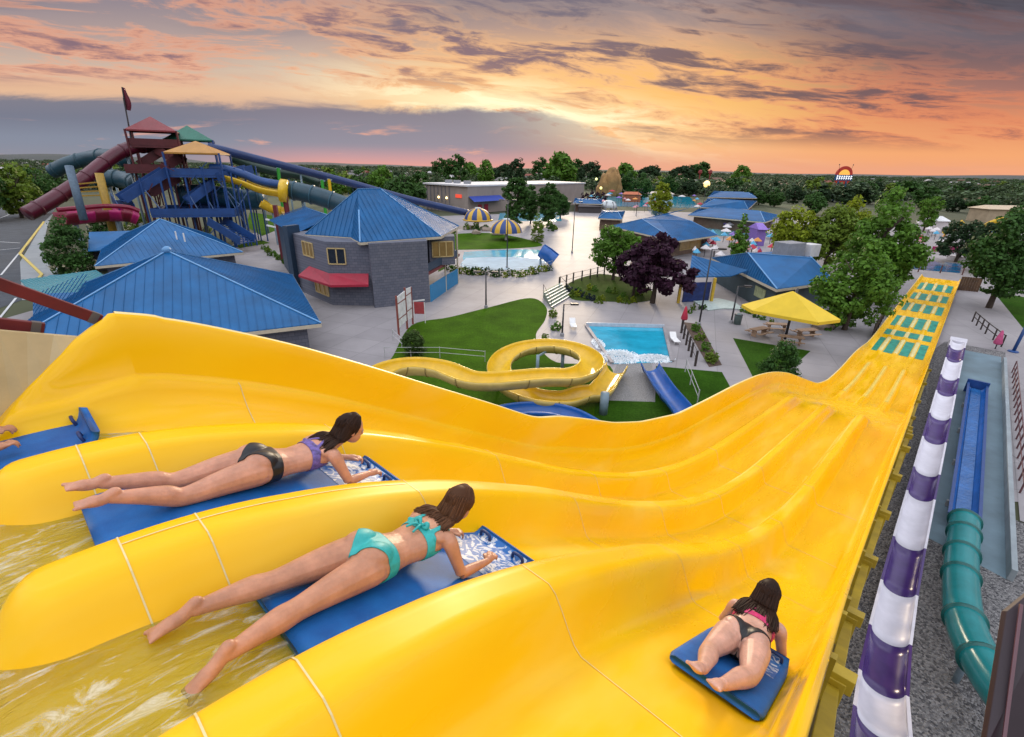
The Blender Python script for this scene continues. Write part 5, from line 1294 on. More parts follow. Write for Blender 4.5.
tube_thing('long grey teal tube crossing below the tower platform', [T(180, 196, 116), T(200, 195, 115), T(225, 197, 114), T(248, 200, 113), T(264, 199, 112)], 1.9, mat('slate_teal_tube', (.018, .085, .13), .4, .2, .5), mat('slate_flange', (.02, .08, .12), .5), posts_=(8, 22))
tube_thing('dark teal tube behind the grey block building', [T(290, 190, 108), T(305, 193, 107), T(320, 197, 106), T(338, 203, 105), T(352, 208, 104)], 1.7, teal_d, mat('slate_flange', (.02, .08, .12), .5), posts_=(6, 22))
tube_thing('thin navy tube slide descending across the skyline to the right', [T(208, 147, 120), T(225, 151, 120), T(260, 160, 122), T(300, 170, 124), T(350, 183, 127), T(400, 197, 130), T(440, 206.5, 132), T(468, 213, 134)], .85, mat('navy_tube', (.012, .035, .13), .35, .2, .5), None, posts_=(24, 34, 42))
tube_thing('dark green slide curving down behind the navy tube', [T(232, 158, 126), T(252, 166, 127), T(275, 172, 128), T(300, 176, 129), T(320, 184, 128)], .9, mat('dark_green_tube', (.008, .035, .022), .4, .2), None, posts_=(10, 20))
t4 = thing('open_flume', 'yellow flume with a blue upper rim leaving the orange canopy platform', 'water slide', (*T(250, 182, 110)[:2], 0))
P = pth([T(212, 174, 110), T(226, 175, 109), T(244, 180, 108), T(262, 187, 107), T(284, 191, 106)], 8)
b = MB(); b.channel(P, 1.15, -180, 0, .1, 12); b.build('channel', yel_f, t4, True)
b = MB(); b.tube([Vector(p)+Vector((0, 0, 1.0)) for p in P], .75, 8); b.build('blue_rim', steel_b, t4, True)
p = Vector(P[-1]); d = (p-Vector(P[-3])).normalized(); b = MB(); b.tube([p-d*.6, p+d*.6], 2.1, 12); b.build('collar', yel_f, t4, True)
b = MB(); b.tube([(p.x, p.y, 0), (p.x, p.y, p.z-1)], .5, 8); b.build('support_post', mat('dark_red_post', (.13, .015, .02), .5), t4)
t4 = thing('open_flume', 'short yellow flume piece below the tower flume collar', 'water slide', (*T(268, 204, 108)[:2], 0)); P = pth([T(262, 201, 108), T(272, 206, 108), T(284, 208, 107)], 6); b = MB(); b.channel(P, 1.2, -180, 20, .1, 12); b.build('channel', yel_f, t4, True); p = P[6]; b = MB(); b.tube([(p[0], p[1], 0), (p[0], p[1], p[2]-1.1)], .25, 8); b.build('support_post', grey_post, t4)
t5 = thing('raft_slide', 'magenta and crimson raft slide trough below the maroon tube', 'water slide', (*T(100, 208, 104)[:2], 0))
P = pth([T(58, 212, 104), T(80, 210, 105), T(105, 208, 106), T(128, 209, 106), T(140, 213, 106)], 6)
for i in range(0, len(P)-4, 4):
    b = MB(); b.channel(P[i:i+5], 2.0, -175, -5, .12, 12); b.build('trough_section', mag_g if (i//4) % 2 else mat('crimson_gelcoat', (.20, .008, .03), .4, .2), t5, True)
b = MB(); b.tube([Vector(p)+Vector((0, 0, .3)) for p in P], .35, 8); b.build('rim', mat('crimson_gelcoat', (.2, .008, .03), .4), t5)
for i in (4, 14, 22): p = P[min(i, len(P)-1)]; b = MB(); b.tube([(p[0], p[1], 0), (p[0], p[1], p[2]-1.9)], .3, 8); b.build('support_post', grey_post, t5)
t6 = thing('yellow_post', 'tall yellow ribbed post among the tower tubes', 'post', (*T(102, 190, 108)[:2], 0)); b = MB(); q = T(103, 200, 108); b.tube([(q[0], q[1], 0), T(99, 173, 108)], .6, 10); b.build('shaft', mat('ochre_paint', (.36, .22, .02), .5, .2), t6, True)
b = MB()
for k in range(4): b.beam(T(78, 184+k*4, 108), T(100, 182+k*4.4, 108), .2)
b.build('arm', mat('ochre_paint', (.36, .22, .02), .5), t6)
for lb, px, y0, y1 in (('bright green post under the navy tube', 279, 168, 190), ('second bright green post nearer the long hall', 323, 180, 195), ('yellow post between the two bright green posts', 330, 179, 192)):
    q = T(px, y1, 122); t7 = thing('slide_post', lb, 'post', (q[0], q[1], 0)); b = MB(); b.tube([(q[0], q[1], 0), T(px-1, y0, 122)], .35, 8); b.build('shaft', mat('bright_green_paint', (.03, .32, .03), .5) if 'green post' in lb and 'yellow' not in lb else yel_f, t7); b = MB(); b.beam(T(px-3, y0, 122), T(px+2, y0+1, 122), .3); b.build('saddle', grey_post, t7)
q = T(282, 262, 84); t8 = thing('striped_mast', 'dark red mast with white arms left of the grey building', 'mast', (q[0], q[1], 0)); q0 = g(284, 262); b = MB(); b.beam(q0, (q0[0], q0[1], zt(q0, 282, 205)), .55); b.build('mast', mat('dark_red_post', (.13, .015, .02), .5), t8)
for y in (222, 228): b = MB(); p = np.array((q0[0], q0[1], zt(q0, 282, y))); b.beam(p+np.array([-1.8, 0, .4]), p+np.array([1.6, 0, -.3]), .22); b.build('arm', white_p, t8)
# ------------------------------------------------------------------ street furniture
dark_pole = mat('dark_pole', (.03, .03, .035), .5); lamp_glow = mat('lamp_lens', (.75, .78, .7), .3)
def lamp(label, bx, by, tx, ty, heads=1, hm=None):
    q = g(bx, by); z = zt(q, tx, ty); t = thing('street_lamp', label, 'street lamp', q, 'lamp posts on the plaza')
    b = MB(); b.tube([q, (q[0], q[1], z)], [.10, .065], 8); b.build('pole', dark_pole, t, True)
    b = MB(); b.lathe((q[0], q[1], 0), [(.2, 0), (.2, .25), (.12, .35)], 10); b.build('base', mat('grey_base', (.25, .25, .26), .7), t)
    for k in range(heads):
        sx = (k*2-1) if heads == 2 else 1
        b = MB(); b.beam((q[0], q[1], z-.05), (q[0]+sx*.9, q[1], z+.02), .06); h = b.build('arm', dark_pole, t)
        b = MB(); b.box((q[0]+sx*1.0, q[1], z+.02), (.75, .4, .16)); b.build('lamp_head', dark_pole, t, bevel=.02)
        b = MB(); b.box((q[0]+sx*1.0, q[1], z-.075), (.55, .3, .02)); b.build('lens', lamp_glow, t)
    return t
lamp('tall dark lamp post beside the planting strip right of the splash pool', 699, 325, 712, 249, 1)
lamp('lamp post with two heads in front of the lap pool', 507, 268, 507, 200, 2)
lamp('lamp post at the lawn edge near the map board', 486, 308, 486, 272, 2)
lamp('lamp post with two heads at the middle of the plaza', 572, 253, 575, 202, 2)
lamp('short lamp post beside the bin near the yellow umbrella', 731, 323, 737, 286, 1)
lamp('lamp post beside the striped steps', 562, 336, 563, 304, 1)
lamp('far lamp post left of the yellow green tree', 636, 216, 637, 189, 2)
lamp('far lamp post in front of the blue roof cluster', 702, 212, 704, 190, 1)
# bin
q = g(737, 324); t = thing('litter_bin', 'grey green litter bin beside the short lamp post', 'bin', q); b = MB(); b.lathe(q, [(.36, 0), (.40, .95), (.42, 1.0), (.2, 1.15)], 14); b.build('drum', mat('bin_green', (.10, .15, .14), .5, .2), t, True); b = MB(); b.lathe((q[0], q[1], 1.0), [(.43, 0), (.43, .06), (.3, .09)], 14); b.build('lid', dark_pole, t)
# map board
q0, q1 = g(399, 336), g(413, 324); t = thing('map_board', 'two panel park map board in a red frame at the lawn edge', 'information board', q0)
zt0 = zt(q0, 393, 296); zt1 = zt(q1, 410, 287)
for q, z in ((q0, zt0), (q0*.42+q1*.58, zt0+.25), (q1, zt1)):
    b = MB(); b.beam((q[0], q[1], 0), (q[0], q[1], z), .16); b.build('post', mat('brick_red_paint', (.22, .05, .035), .6), t)
pm = q0*.42+q1*.58; paper = mat('printed_map', (.78, .77, .78), .5, .22, 2.2)
def board(a, c, za, zc, zl):
    b = MB(); b.beam(np.array((a[0], a[1], (za+zl)/2)), np.array((c[0], c[1], (zc+zl)/2)), .05, za-zl); o = b.build('map_panel', paper, t)
    for f_ in (.28, .78):
        z = zl+(za-zl)*f_; b = MB(); b.beam((a[0], a[1]-.04, z), (c[0], c[1]-.04, z), .05, .1); b.build('rail', mat('brick_red_paint', (.22, .05, .035), .6), t)
board(q0, pm, zt0-.15, zt0+.1, .75); board(pm, q1, zt0+.1, zt1-.15, .85)
q = g(420, 323); t = thing('red_sign', 'small red notice sign beside the map board', 'sign', q)
for sx in (-.55, .55): b = MB(); b.tube([(q[0]+sx, q[1], 0), (q[0]+sx, q[1], 2.2)], .04, 6); b.build('post', white_p, t)
b = MB(); b.box((q[0], q[1], 1.6), (1.0, .06, 1.25)); b.build('panel', mat('coral_red_panel', (.42, .06, .07), .5, .15, 3), t, bevel=.02)
b = MB(); b.beam((q[0]-.6, q[1], 2.28), (q[0]+.6, q[1], 2.45), .08, .12); b.build('top_rail', white_p, t)
# steps with stripes
a0, a1, a2, a3 = g(543, 297), g(560, 288), g(571, 296), g(551, 308)
t = thing('striped_steps', 'flight of green grey striped steps by the planting bed', 'steps', a3)
n = 6
for i in range(n):
    k0, k1 = i/n, (i+1)/n; z = .75*(1-k0)
    b = MB(); b.prism([tuple((a0*(1-k0)+a3*k0)[:2]), tuple((a1*(1-k0)+a2*k0)[:2]), tuple((a1*(1-k1)+a2*k1)[:2]), tuple((a0*(1-k1)+a3*k1)[:2])], .02, z); b.build('step', mat('green_step', (.20, .24, .17), .7, .1) , t)
    b = MB(); p, q = a0*(1-k1)+a3*k1, a1*(1-k1)+a2*k1; b.beam((p[0], p[1], z+.012), (q[0], q[1], z+.012), .14, .02); b.build('nosing', white_p, t)
b = MB()
for p, q in ((a0, a3), (a1, a2)): b.tube([(p[0], p[1], 1.6), (q[0], q[1], .95)], .04, 6); b.tube([(p[0], p[1], .7), (p[0], p[1], 1.6)], .04, 6); b.tube([(q[0], q[1], 0), (q[0], q[1], .95)], .04, 6)
b.build('handrail', dark_pole, t)
# fences
def fence(label, pts, step, h, m, post=.06, rails=(.5, .95), rm=None, name='fence', rr_=.025):
    P = poly(pts); t = thing(name, label, 'fence', P[0])
    for i in range(len(P)-1):
        L_ = np.linalg.norm(P[i+1]-P[i]); n = max(1, int(L_/step))
        for k in range(n+(1 if i == len(P)-2 else 0)):
            q = P[i]+(P[i+1]-P[i])*k/n; b = MB(); b.tube([q, (q[0], q[1], h)], post, 6); b.build('post', m, t)
        for r in rails: b = MB(); b.tube([P[i]+np.array([0, 0, h*r]), P[i+1]+np.array([0, 0, h*r])], rr_, 5); b.build('rail', rm or m, t)
    return t
wood_d = mat('dark_brown_post', (.035, .025, .022), .7, .2)
fence('dark posts with thin rails along the planting bed', [(559, 288), (573, 283), (590, 279), (604, 275)], 1.9, 1.5, wood_d, .11)
fence('low fence of dark posts right of the splash pool', [(681, 333), (686, 345), (691, 357), (695, 366)], 1.3, 1.35, wood_d, .10)
fence('thin metal fence around the lap pool', [(455, 266), (465, 272), (500, 277), (530, 275), (552, 267), (553, 258)], 1.6, 1.1, mat('pale_metal', (.4, .4, .4), .4), .035)
fence('galvanised handrail on the lawn beside the blue flume', [(685, 372), (690, 385), (697, 404)], 2.2, 1.1, mat('pale_metal', (.4, .4, .4), .4), .045)
fence('wire fence across the lawn behind the yellow loop', [(385, 358), (440, 358), (485, 362)], 2.5, 1.0, mat('pale_metal', (.4, .4, .4), .4), .03)
fence('dark fence along the left edge of the run-out', [(872, 338), (884, 316), (896, 294), (909, 270)], 1.4, 1.5, wood_d, .09, (.3, .65, .97), rr_=.06)
fence('dark railing around the grass patch on the right', [(972, 322), (985, 334), (1001, 347)], 1.6, 1.2, wood_d, .07, rr_=.05)
fence('dark fence at the far end of the run-out', [(918, 272), (940, 273), (962, 275)], 2.5, 1.3, mat('oxide_post', (.12, .05, .04), .6), .10)
t = thing('handrail', 'short grey handrail beside the round bush', 'railing', g(400, 350))
b = MB()
for z in (.5, 1.0): b.tube([g(393, 340)+np.array([0, 0, z]), g(411, 357)+np.array([0, 0, z])], .04, 6)
for q in (g(393, 340), g(402, 348), g(411, 357)): b.tube([q, q+np.array([0, 0, 1.0])], .04, 6)
b.build('rail', mat('pale_metal', (.4, .4, .4), .4), t)
# yellow shade umbrella with boulders
q = g(785, 339); t = thing('shade_umbrella', 'big yellow shade umbrella over a group of picnic tables', 'umbrella', q)
P = {k: np.array(v) for k, v in dict(L=g(742, 303, 3.3), FL=g(752, 312, 3.0), FR=g(818, 324, 3.0), R=g(841, 319, 3.2)).items()}
ap = g(793, 291, 5.1); cen = (P['L']+P['R'])/2
BL, BR = cen*2-P['FR'], cen*2-P['FL']
ring = [P['L'], P['FL'], P['FR'], P['R'], BR, BL]
for p in ring: p[2] = 3.15
b = MB(); vs = [ap]+ring+[r-np.array([0, 0, .28]) for r in ring]; n = 6
fs = [(0, 1+(i+1) % n, 1+i) for i in range(n)]+[(1+i, 1+(i+1) % n, 7+(i+1) % n, 7+i) for i in range(n)]
b.add(vs, fs); b.build('canopy', mat('yellow_fabric', (.72, .50, .025), .7, .07, 1), t)
b = MB(); b.tube([q, (q[0], q[1], float(ap[2])-.1)], .12, 10); b.build('pole', dark_pole, t, True)
for r in ring: b = MB(); b.beam((q[0], q[1], 4.6), tuple(r-np.array([0, 0, .1])), .06); b.build('rib', dark_pole, t)
rock = mat('tan_boulder', (.30, .24, .19), .9, .35, 1.5, .6, 5)
rg = random.Random(4)
def boulder(label, p, r, group=None):
    t = MB(); t.blob((p[0], p[1], r[2]*.45), r, rg.randrange(99), .35, 12, 9); o = t.build('boulder', rock, None, True); tag(o, label, 'boulder', group)
wood_t = mat('weathered_wood', (.34, .22, .14), .8, .25, 2, .2, 12)
def picnic(label, p, rz):
    t = thing('picnic_table', label, 'picnic table', p, 'picnic tables under the umbrella', rz); t.location = tuple(p)
    def part(name, *bx):
        b = MB()
        for c, sz in bx: b.box(c, sz)
        o = b.build(name, wood_t, None); o.parent = t
    part('tabletop', *[((0, (k-1.5)*.2, .75), (2.1, .185, .05)) for k in range(4)])
    for sy in (-.75, .75): part('bench', ((0, sy, .45), (2.1, .28, .05)))
    for sx in (-.75, .75): part('trestle', ((sx, 0, .37), (.09, .5, .70)), ((sx, 0, .40), (.09, 1.6, .08)))
picnic('weathered picnic table left of the umbrella pole', q+np.array([-2.2, .9, 0]), .5)
picnic('weathered picnic table in front of the umbrella pole', q+np.array([-.3, -1.5, 0]), -.35)
picnic('weathered picnic table right of the umbrella pole', q+np.array([2.4, .8, 0]), .25)
picnic('weathered picnic table behind the umbrella pole', q+np.array([.4, 2.6, 0]), -.1)
for x, y in ((822, 328), (486, 231), (476, 234), (470, 229), (497, 235)): boulder('pale rock beside the domes' if y < 300 else 'large pale rock right of the umbrella pole', g(x, y), (1.2, .8, .7), 'pale rocks beside the domes' if y < 300 else None)
# striped domes
def dome(label, bx, by, wpx, tpy, rings=1):
    q = g(bx, by); r = wpx/2*mpp(q); z = zt(q, bx, tpy); t = thing('striped_dome', label, 'shade dome', q)
    n = 16
    for k in range(n):
        b = MB(); vs = []; m = 7
        for i in range(m+1):
            th = math.pi/2*i/m; rr_ = r*math.sin(th)+.02; zz = z-1.9*r*.42*(1-math.cos(th))
            for s_ in range(3): a = 2*math.pi*(k+s_/2)/n; vs.append((q[0]+rr_*math.cos(a), q[1]+rr_*math.sin(a), zz))
        b.add(vs, [(i*3+j, i*3+3+j, i*3+4+j, i*3+1+j) for i in range(m) for j in range(2)])
        b.build('dome_panel', (mat('dome_yellow', (.60, .36, .03), .5, .1), mat('dome_navy', (.015, .05, .20), .5, .1))[k % 2], t, True)
    b = MB(); b.lathe((q[0], q[1], z), [(r*.25, -.12), (r*.22, .12), (.02, .2)], 14); b.build('cap', mat('pale_cap', (.55, .60, .60), .5), t)
    b = MB(); b.tube([q, (q[0], q[1], z)], .3, 8); b.build('stem', white_p, t)
    if rings: b = MB(); b.lathe((q[0], q[1], z-.8*r-.35), [(r*1.02, 0), (r*1.12, .15), (r*1.12, .35), (r*.95, .45)], 20); b.build('skirt', mat('dome_yellow', (.60, .36, .03), .5, .1), t, True)
dome('yellow and navy striped dome with a yellow skirt, farther from the pool', 478, 228, 27, 208, 1)
dome('yellow and blue striped dome nearer to the pool', 506, 240, 31, 219, 0)
q = g(608, 212); t = thing('striped_dome', 'small white and grey striped dome on the far plaza', 'shade dome', q); b = MB(); b.lathe(q, [(3.0, 1.6), (2.8, 2.8), (2.0, 3.7), (.8, 4.2), (.05, 4.3)], 16); b.build('dome_panel', mat('pale_cap', (.55, .6, .6), .5), t, True)
for k in range(6): a = k*1.047; b = MB(); b.tube([(q[0]+3*math.cos(a), q[1]+3*math.sin(a), 0), (q[0]+3.05*math.cos(a), q[1]+3.05*math.sin(a), 1.7), (q[0]+2.1*math.cos(a), q[1]+2.1*math.sin(a), 3.75)], .28, 6); b.build('leg', mat('grey_base', (.1, .1, .11), .7), t)
# blue tube mouth on the plaza
q = g(549, 262); t = thing('tube_slide', 'short blue tube mouth on the plaza beside the lap pool', 'water slide', q); A2, B2 = g(541, 250, 2.4), g(555, 260, .9); b = MB(); b.channel([tuple(A2), tuple(A2*.5+B2*.5+np.array([0, 0, .1])), tuple(B2)], 1.1, -240, 60, .1, 18); b.build('tube', blue_g, t, True); b = MB(); b.tube([(A2[0], A2[1], 0), tuple(A2-np.array([0, 0, .9]))], .2, 8); b.build('support_post', grey_post, t)
# flags and closed umbrellas
def closed_umbrella(label, bx, by, h, col):
    q = g(bx, by); t = thing('closed_umbrella', label, 'umbrella', q); b = MB(); b.tube([q, (q[0], q[1], h)], .05, 8); b.build('pole', dark_pole, t)
    b = MB(); b.lathe((q[0], q[1], h-1.3), [(.28, 0), (.34, .15), (.2, .8), (.1, 1.25), (.03, 1.35)], 9); b.build('canopy', mat(col[0], col[1], .7, .2, 4), t, True)
closed_umbrella('closed red umbrella at the corner of the splash pool deck', 682, 333, 2.7, ('red_fabric', (.45, .02, .05)))
closed_umbrella('closed pink umbrella at the end of the right railing', 995, 349, 1.8, ('pink_fabric', (.50, .08, .20)))
q = g(1013, 352); t = thing('blue_pole', 'thick blue pole at the right picture edge', 'pole', q); b = MB(); b.tube([q, (q[0]+.2, q[1], 3.0)], .13, 10); b.build('shaft', steel_b, t, True); b = MB(); b.lathe(q, [(.4, 0), (.4, .1), (.25, .15)], 10); b.build('base_plate', steel_b, t)
# wooden screen right of the run-out
q0, q1 = g(957, 290), g(978, 292); t = thing('timber_screen', 'brown timber screen beside the end of the run-out', 'screen', q0)
hs = zt(q0, 958, 276)
for k in range(8): p = q0+(q1-q0)*(k+.5)/8; b = MB(); b.box((p[0], p[1], hs/2), (np.linalg.norm(q1-q0)/8-.04, .12, hs), math.atan2((q1-q0)[1], (q1-q0)[0])); b.build('board', mat('brown_timber', (.10, .055, .03), .8, .35, 1.5), t)
# sign tower
q0 = g(837, 202); dS = math.hypot(q0[0], q0[1]); t = thing('sign_tower', 'tall lit sign with red arch and white letters on blue legs', 'sign', q0)
S2 = mpp(q0); zb = lambda y: zt(q0, 837, y)
for sx in (-4.5, 4): b = MB(); b.tube([(q0[0]+sx*S2, q0[1], 0), (q0[0]+sx*S2*.9, q0[1], zb(181))], .5*1.0, 8); b.build('leg', mat('sign_blue', (.02, .10, .22), .5), t)
zc = zb(175); r = 8.2*S2
b = MB(); vs = [(q0[0]+r*math.cos(a), q0[1], zc+r*1.0*math.sin(a)) for a in np.linspace(0, math.pi, 17)]
b.add(vs+[(v[0], v[1]+.8, v[2]) for v in vs], [tuple(range(17))]+[tuple(range(17, 34))[::-1]]+[(i, 17+i, 18+i, i+1) for i in range(16)]+[(16, 33, 17, 0)]); b.build('arch', mat('sign_red', (.36, .025, .02), .5, .1, emit=(1, .1, .04), estr=.12), t)
b = MB(); vs = [(q0[0]+r*.66*math.cos(a), q0[1]-.05, zc+r*.62*math.sin(a)) for a in np.linspace(0, math.pi, 13)]; b.add(vs, [tuple(range(13))]); b.build('sun_disc', mat('sign_orange', (.8, .35, .05), .5, emit=(1, .45, .08), estr=.8), t)
b = MB(); b.box((q0[0], q0[1]-.0, zc-2.3*S2), (16.5*S2, .9, 5.2*S2)); b.build('name_band', mat('sign_blue', (.02, .1, .22), .5), t)
rg = random.Random(9); wl_ = mat('sign_white', (.85, .85, .88), .5, emit=(.95, .97, 1), estr=.85)
for k in range(7):
    x = (k-3)*2.25*S2; b = MB(); hh = (3.4+(.9 if k in (0,) else .4*rg.random()))*S2; b.box((q0[0]+x, q0[1]-.52, zc-2.2*S2), (.55*S2, .1, hh)); b.box((q0[0]+x+.7*S2, q0[1]-.52, zc-2.2*S2+hh*.3), (.8*S2, .1, .7*S2)); b.box((q0[0]+x+.7*S2, q0[1]-.52, zc-2.2*S2-hh*.2), (.8*S2, .1, .7*S2)); b.build('letter', wl_, t)
b = MB(); vs = [(q0[0]+sx*S2, q0[1]-.03, zc+zz*S2) for sx, zz in ((-7.8, -4.8), (7.8, -4.8), (4.5, -8.2), (-4.5, -8.2))]; b.add(vs+[(v[0], v[1]+.8, v[2]) for v in vs], [(0, 1, 2, 3), (7, 6, 5, 4), (0, 4, 5, 1), (1, 5, 6, 2), (2, 6, 7, 3), (3, 7, 4, 0)]); b.build('lower_board', mat('sign_red', (.36, .025, .02), .5), t)
for sx in (-7, 6.5): b = MB(); b.tube([(q0[0]+sx*.8*S2, q0[1], zc+r*.4), (q0[0]+sx*S2, q0[1], zc+r*1.15)], .07, 6); b.blob((q0[0]+sx*S2, q0[1], zc+r*1.15), .3, 0, 0, 8, 6); b.build('floodlight', dark_pole, t)
# rock mountain and lit rides far off
q = g(607, 196); S3 = mpp(q); t = MB(); zq = zt(q, 607, 167)
for dx, w_, h_ in ((-3, 10, .78), (3, 12, 1.0), (8, 9, .9), (10, 7, .6), (-7, 7, .45)): t.blob((q[0]+dx*S3, q[1]+abs(dx)*.2, zq*h_*.36), (w_*S3*.62, 7, zq*h_*.62), int(dx)+20, .16, 18, 14)
tag(t.build('rock_mountain', mat('tan_sculpted_rock', (.30, .17, .06), .9, .35, .3, .6, .8), None, True), 'tan sculpted rock mountain in the far amusement area', 'rock')
def glow_lamp(label, px, by, ty, r, col, e):
    q = g(px, by); z = zt(q, px, ty); t = thing('floodlight_mast', label, 'light', q, 'lit lamps in the far amusement area'); b = MB(); b.tube([q, (q[0], q[1], z)], .15, 6); b.build('mast', dark_pole, t); b = MB(); b.blob((q[0], q[1], z), r, 0, 0, 10, 8); b.build('lamp', mat('glow_%s' % col[0], (.9, .8, .5), .5, emit=col[1], estr=e), t)
glow_lamp('greenish lit lamp left of the rock mountain', 595, 196, 179, .7, ('green', (.9, 1.0, .3)), 1.5)
glow_lamp('yellow lit lamp at the foot of the rock mountain', 600, 199, 188, .7, ('yellow', (1.0, .8, .15)), 1.5)
glow_lamp('large warm lit lamp in front of the dry field', 705, 195, 184, 2.2, ('warm', (1.0, .66, .2)), 1.6)
q = g(701, 193); t = thing('red_ride_arms', 'pair of dark red ride arms above the warm lamp', 'ride', q)
for x in (697, 707): z = zt(q, x, 172); p = g(x, 193); b = MB(); b.tube([p, (p[0], p[1], z)], .35, 6); b.blob((p[0], p[1], z), (1.6, 1, 1.5), 3, .2); b.build('arm', mat('ride_red', (.25, .03, .03), .5), t)
# far clutter of the water park: shades, umbrellas, low walls, loungers
def shade(label, px, py, wpx, hpx, col, name='sun_umbrella', group=None):
    q = g(px, py); w_ = wpx*mpp(q); h_ = max(2.2, hpx*mpp(q)); t = thing(name, label, 'umbrella', q, group); b = MB(); b.lathe((q[0], q[1], h_-.7), [(w_/2, 0), (w_/2*.96, .12), (.05, .75)], 8); b.build('canopy', mat(col[0], col[1], .7, .15), t); b = MB(); b.tube([q, (q[0], q[1], h_)], .06, 6); b.build('pole', dark_pole, t)
cw, cp, cb, cpu, cr, co = ('white_fabric', (.62, .58, .58)), ('rose_fabric', (.55, .25, .28)), ('sky_fabric', (.08, .35, .55)), ('violet_fabric', (.20, .12, .40)), ('red_fabric', (.45, .02, .05)), ('orange_fabric', (.6, .25, .05))
rg = random.Random(21)
names = {id(cw): 'white', id(cp): 'rose pink', id(cb): 'sky blue', id(cpu): 'violet', id(cr): 'red', id(co): 'orange'}
for i in range(120):
    x, y = (rg.uniform(690, 780), rg.uniform(224, 264)) if i < 62 else ((rg.uniform(575, 705), rg.uniform(197, 214)) if i < 100 else (rg.uniform(905, 945), rg.uniform(222, 252)))
    c = rg.choice((cw, cw, cp, cb, cpu, cr, co)); where = 'between the kiosk and the wave pool' if i < 62 else ('around the yellow green tree' if i < 100 else 'beyond the run-out end')
    shade('%s sun umbrella %s' % (names[id(c)], where), x, y, rg.uniform(5, 11)*(.7 if i >= 62 else 1), rg.uniform(4, 8), c, group='%s sun umbrellas %s' % (names[id(c)], where))
for lb, x, y, w_, d_, h_, c in (('violet play structure wall behind the small round tree', 759, 246, 9, 4, 3.5, cpu), ('pink stone kiosk below the far blue roofs', 733, 218, 14, 4, 2.4, cp), ('tan low building with pale roof at the right edge', 1005, 223, 40, 8, 4.5, ('tan_wall', (.42, .33, .22))), ('white pool building with steps beyond the run-out', 938, 232, 16, 5, 3, cw), ('magenta painted low wall beside the far right pool', 948, 252, 26, 1, 1.0, ('magenta_wall', (.30, .01, .10))), ('white slide pool deck beyond the blue pool', 967, 262, 16, 3, .8, cw), ('rust red snack stand near the rock mountain', 632, 202, 16, 5, 3.5, ('rust_wall', (.35, .10, .04))), ('dark low shed behind the far plaza', 590, 213, 22, 5, 2.2, ('dark_shed', (.06, .05, .05))), ('pale shelter behind the dark uprights', 660, 198, 26, 5, 2.2, ('pale_shelter', (.5, .42, .36)))):
    q = g(x, y); m_ = mpp(q); t = thing('pool_building', lb, 'building', q); W_ = w_*m_; b = MB(); b.box((q[0], q[1]+d_/2, h_/2), (W_, d_, h_)); o = b.build('wall', mat(c[0], c[1], .7, .2, .5), t)
    if h_ > 2: b = MB(); b.add([(q[0]-W_*.55, q[1]-.6, h_), (q[0]+W_*.55, q[1]-.6, h_), (q[0]+W_*.55, q[1]+d_+.6, h_), (q[0]-W_*.55, q[1]+d_+.6, h_), (q[0]-W_*.4, q[1]+d_/2, h_+1.2), (q[0]+W_*.4, q[1]+d_/2, h_+1.2)], [(0, 1, 5, 4), (2, 3, 4, 5), (1, 2, 5), (3, 0, 4), (3, 2, 1, 0)]); b.build('roof', mat(c[0]+'_top', tuple(min(.7, v*1.3) for v in c[1]), .7), t)
for lb, pts, m_, r in (('yellow and blue flume beside the dark tree on the far right', [(1022, 215), (1005, 217), (988, 222), (976, 231)], yel_f, 1.5), ('blue flume below the far right yellow one', [(1020, 224), (1003, 226), (990, 232), (980, 240)], blue_g, 1.3), ('short yellow flume beyond the white pool building', [(962, 220), (952, 226), (942, 232)], yel_f, 1.0)):
    d0 = np.linalg.norm(g(pts[0][0], 245)[:2]); P = pth([at_dist(x, y, d0) for x, y in pts], 6); t = thing('open_flume', lb, 'water slide', (P[6][0], P[6][1], 0)); b = MB(); b.channel(P, r, -180, 0, .1, 12); b.build('channel', m_, t, True)
    for i in (4, 12): p = P[i]; b = MB(); b.tube([(p[0], p[1], 0), (p[0], p[1], p[2]-r*.9)], .25, 8); b.build('support_post', grey_post, t)
# white panels lying on the plaza near the service building
q = g(712, 306); t = thing('pale_mats', 'pale green pavement panels on the plaza near the service building', 'panel', q)
for a in ([(692, 301), (718, 299), (724, 309), (708, 311)], [(718, 299), (735, 303), (744, 310), (724, 309)]): b = MB(); b.prism([tuple(p[:2]) for p in poly(a)], .02, .12); b.build('panel', mat('pale_green_panel', (.42, .50, .47), .6), t)
# lounge chairs around the splash pool
for lb, x, y in (('white lounger on the right pool deck', 675, 343), ('white lounger near the far pool wall', 573, 328)):
    q = g(x, y); t = thing('lounge_chair', lb, 'lounger', q); b = MB(); b.box((q[0], q[1], .32), (.6, 1.3, .06)); b.build('seat', white_p, t); b = MB(); b.beam((q[0], q[1]+.65, .34), (q[0], q[1]+1.1, .75), .6, .05); b.build('backrest', white_p, t)
    for sx in (-.25, .25):
        for sy in (-.5, .5): b = MB(); b.tube([(q[0]+sx, q[1]+sy, 0), (q[0]+sx, q[1]+sy, .3)], .025, 6); b.build('leg', white_p, t)

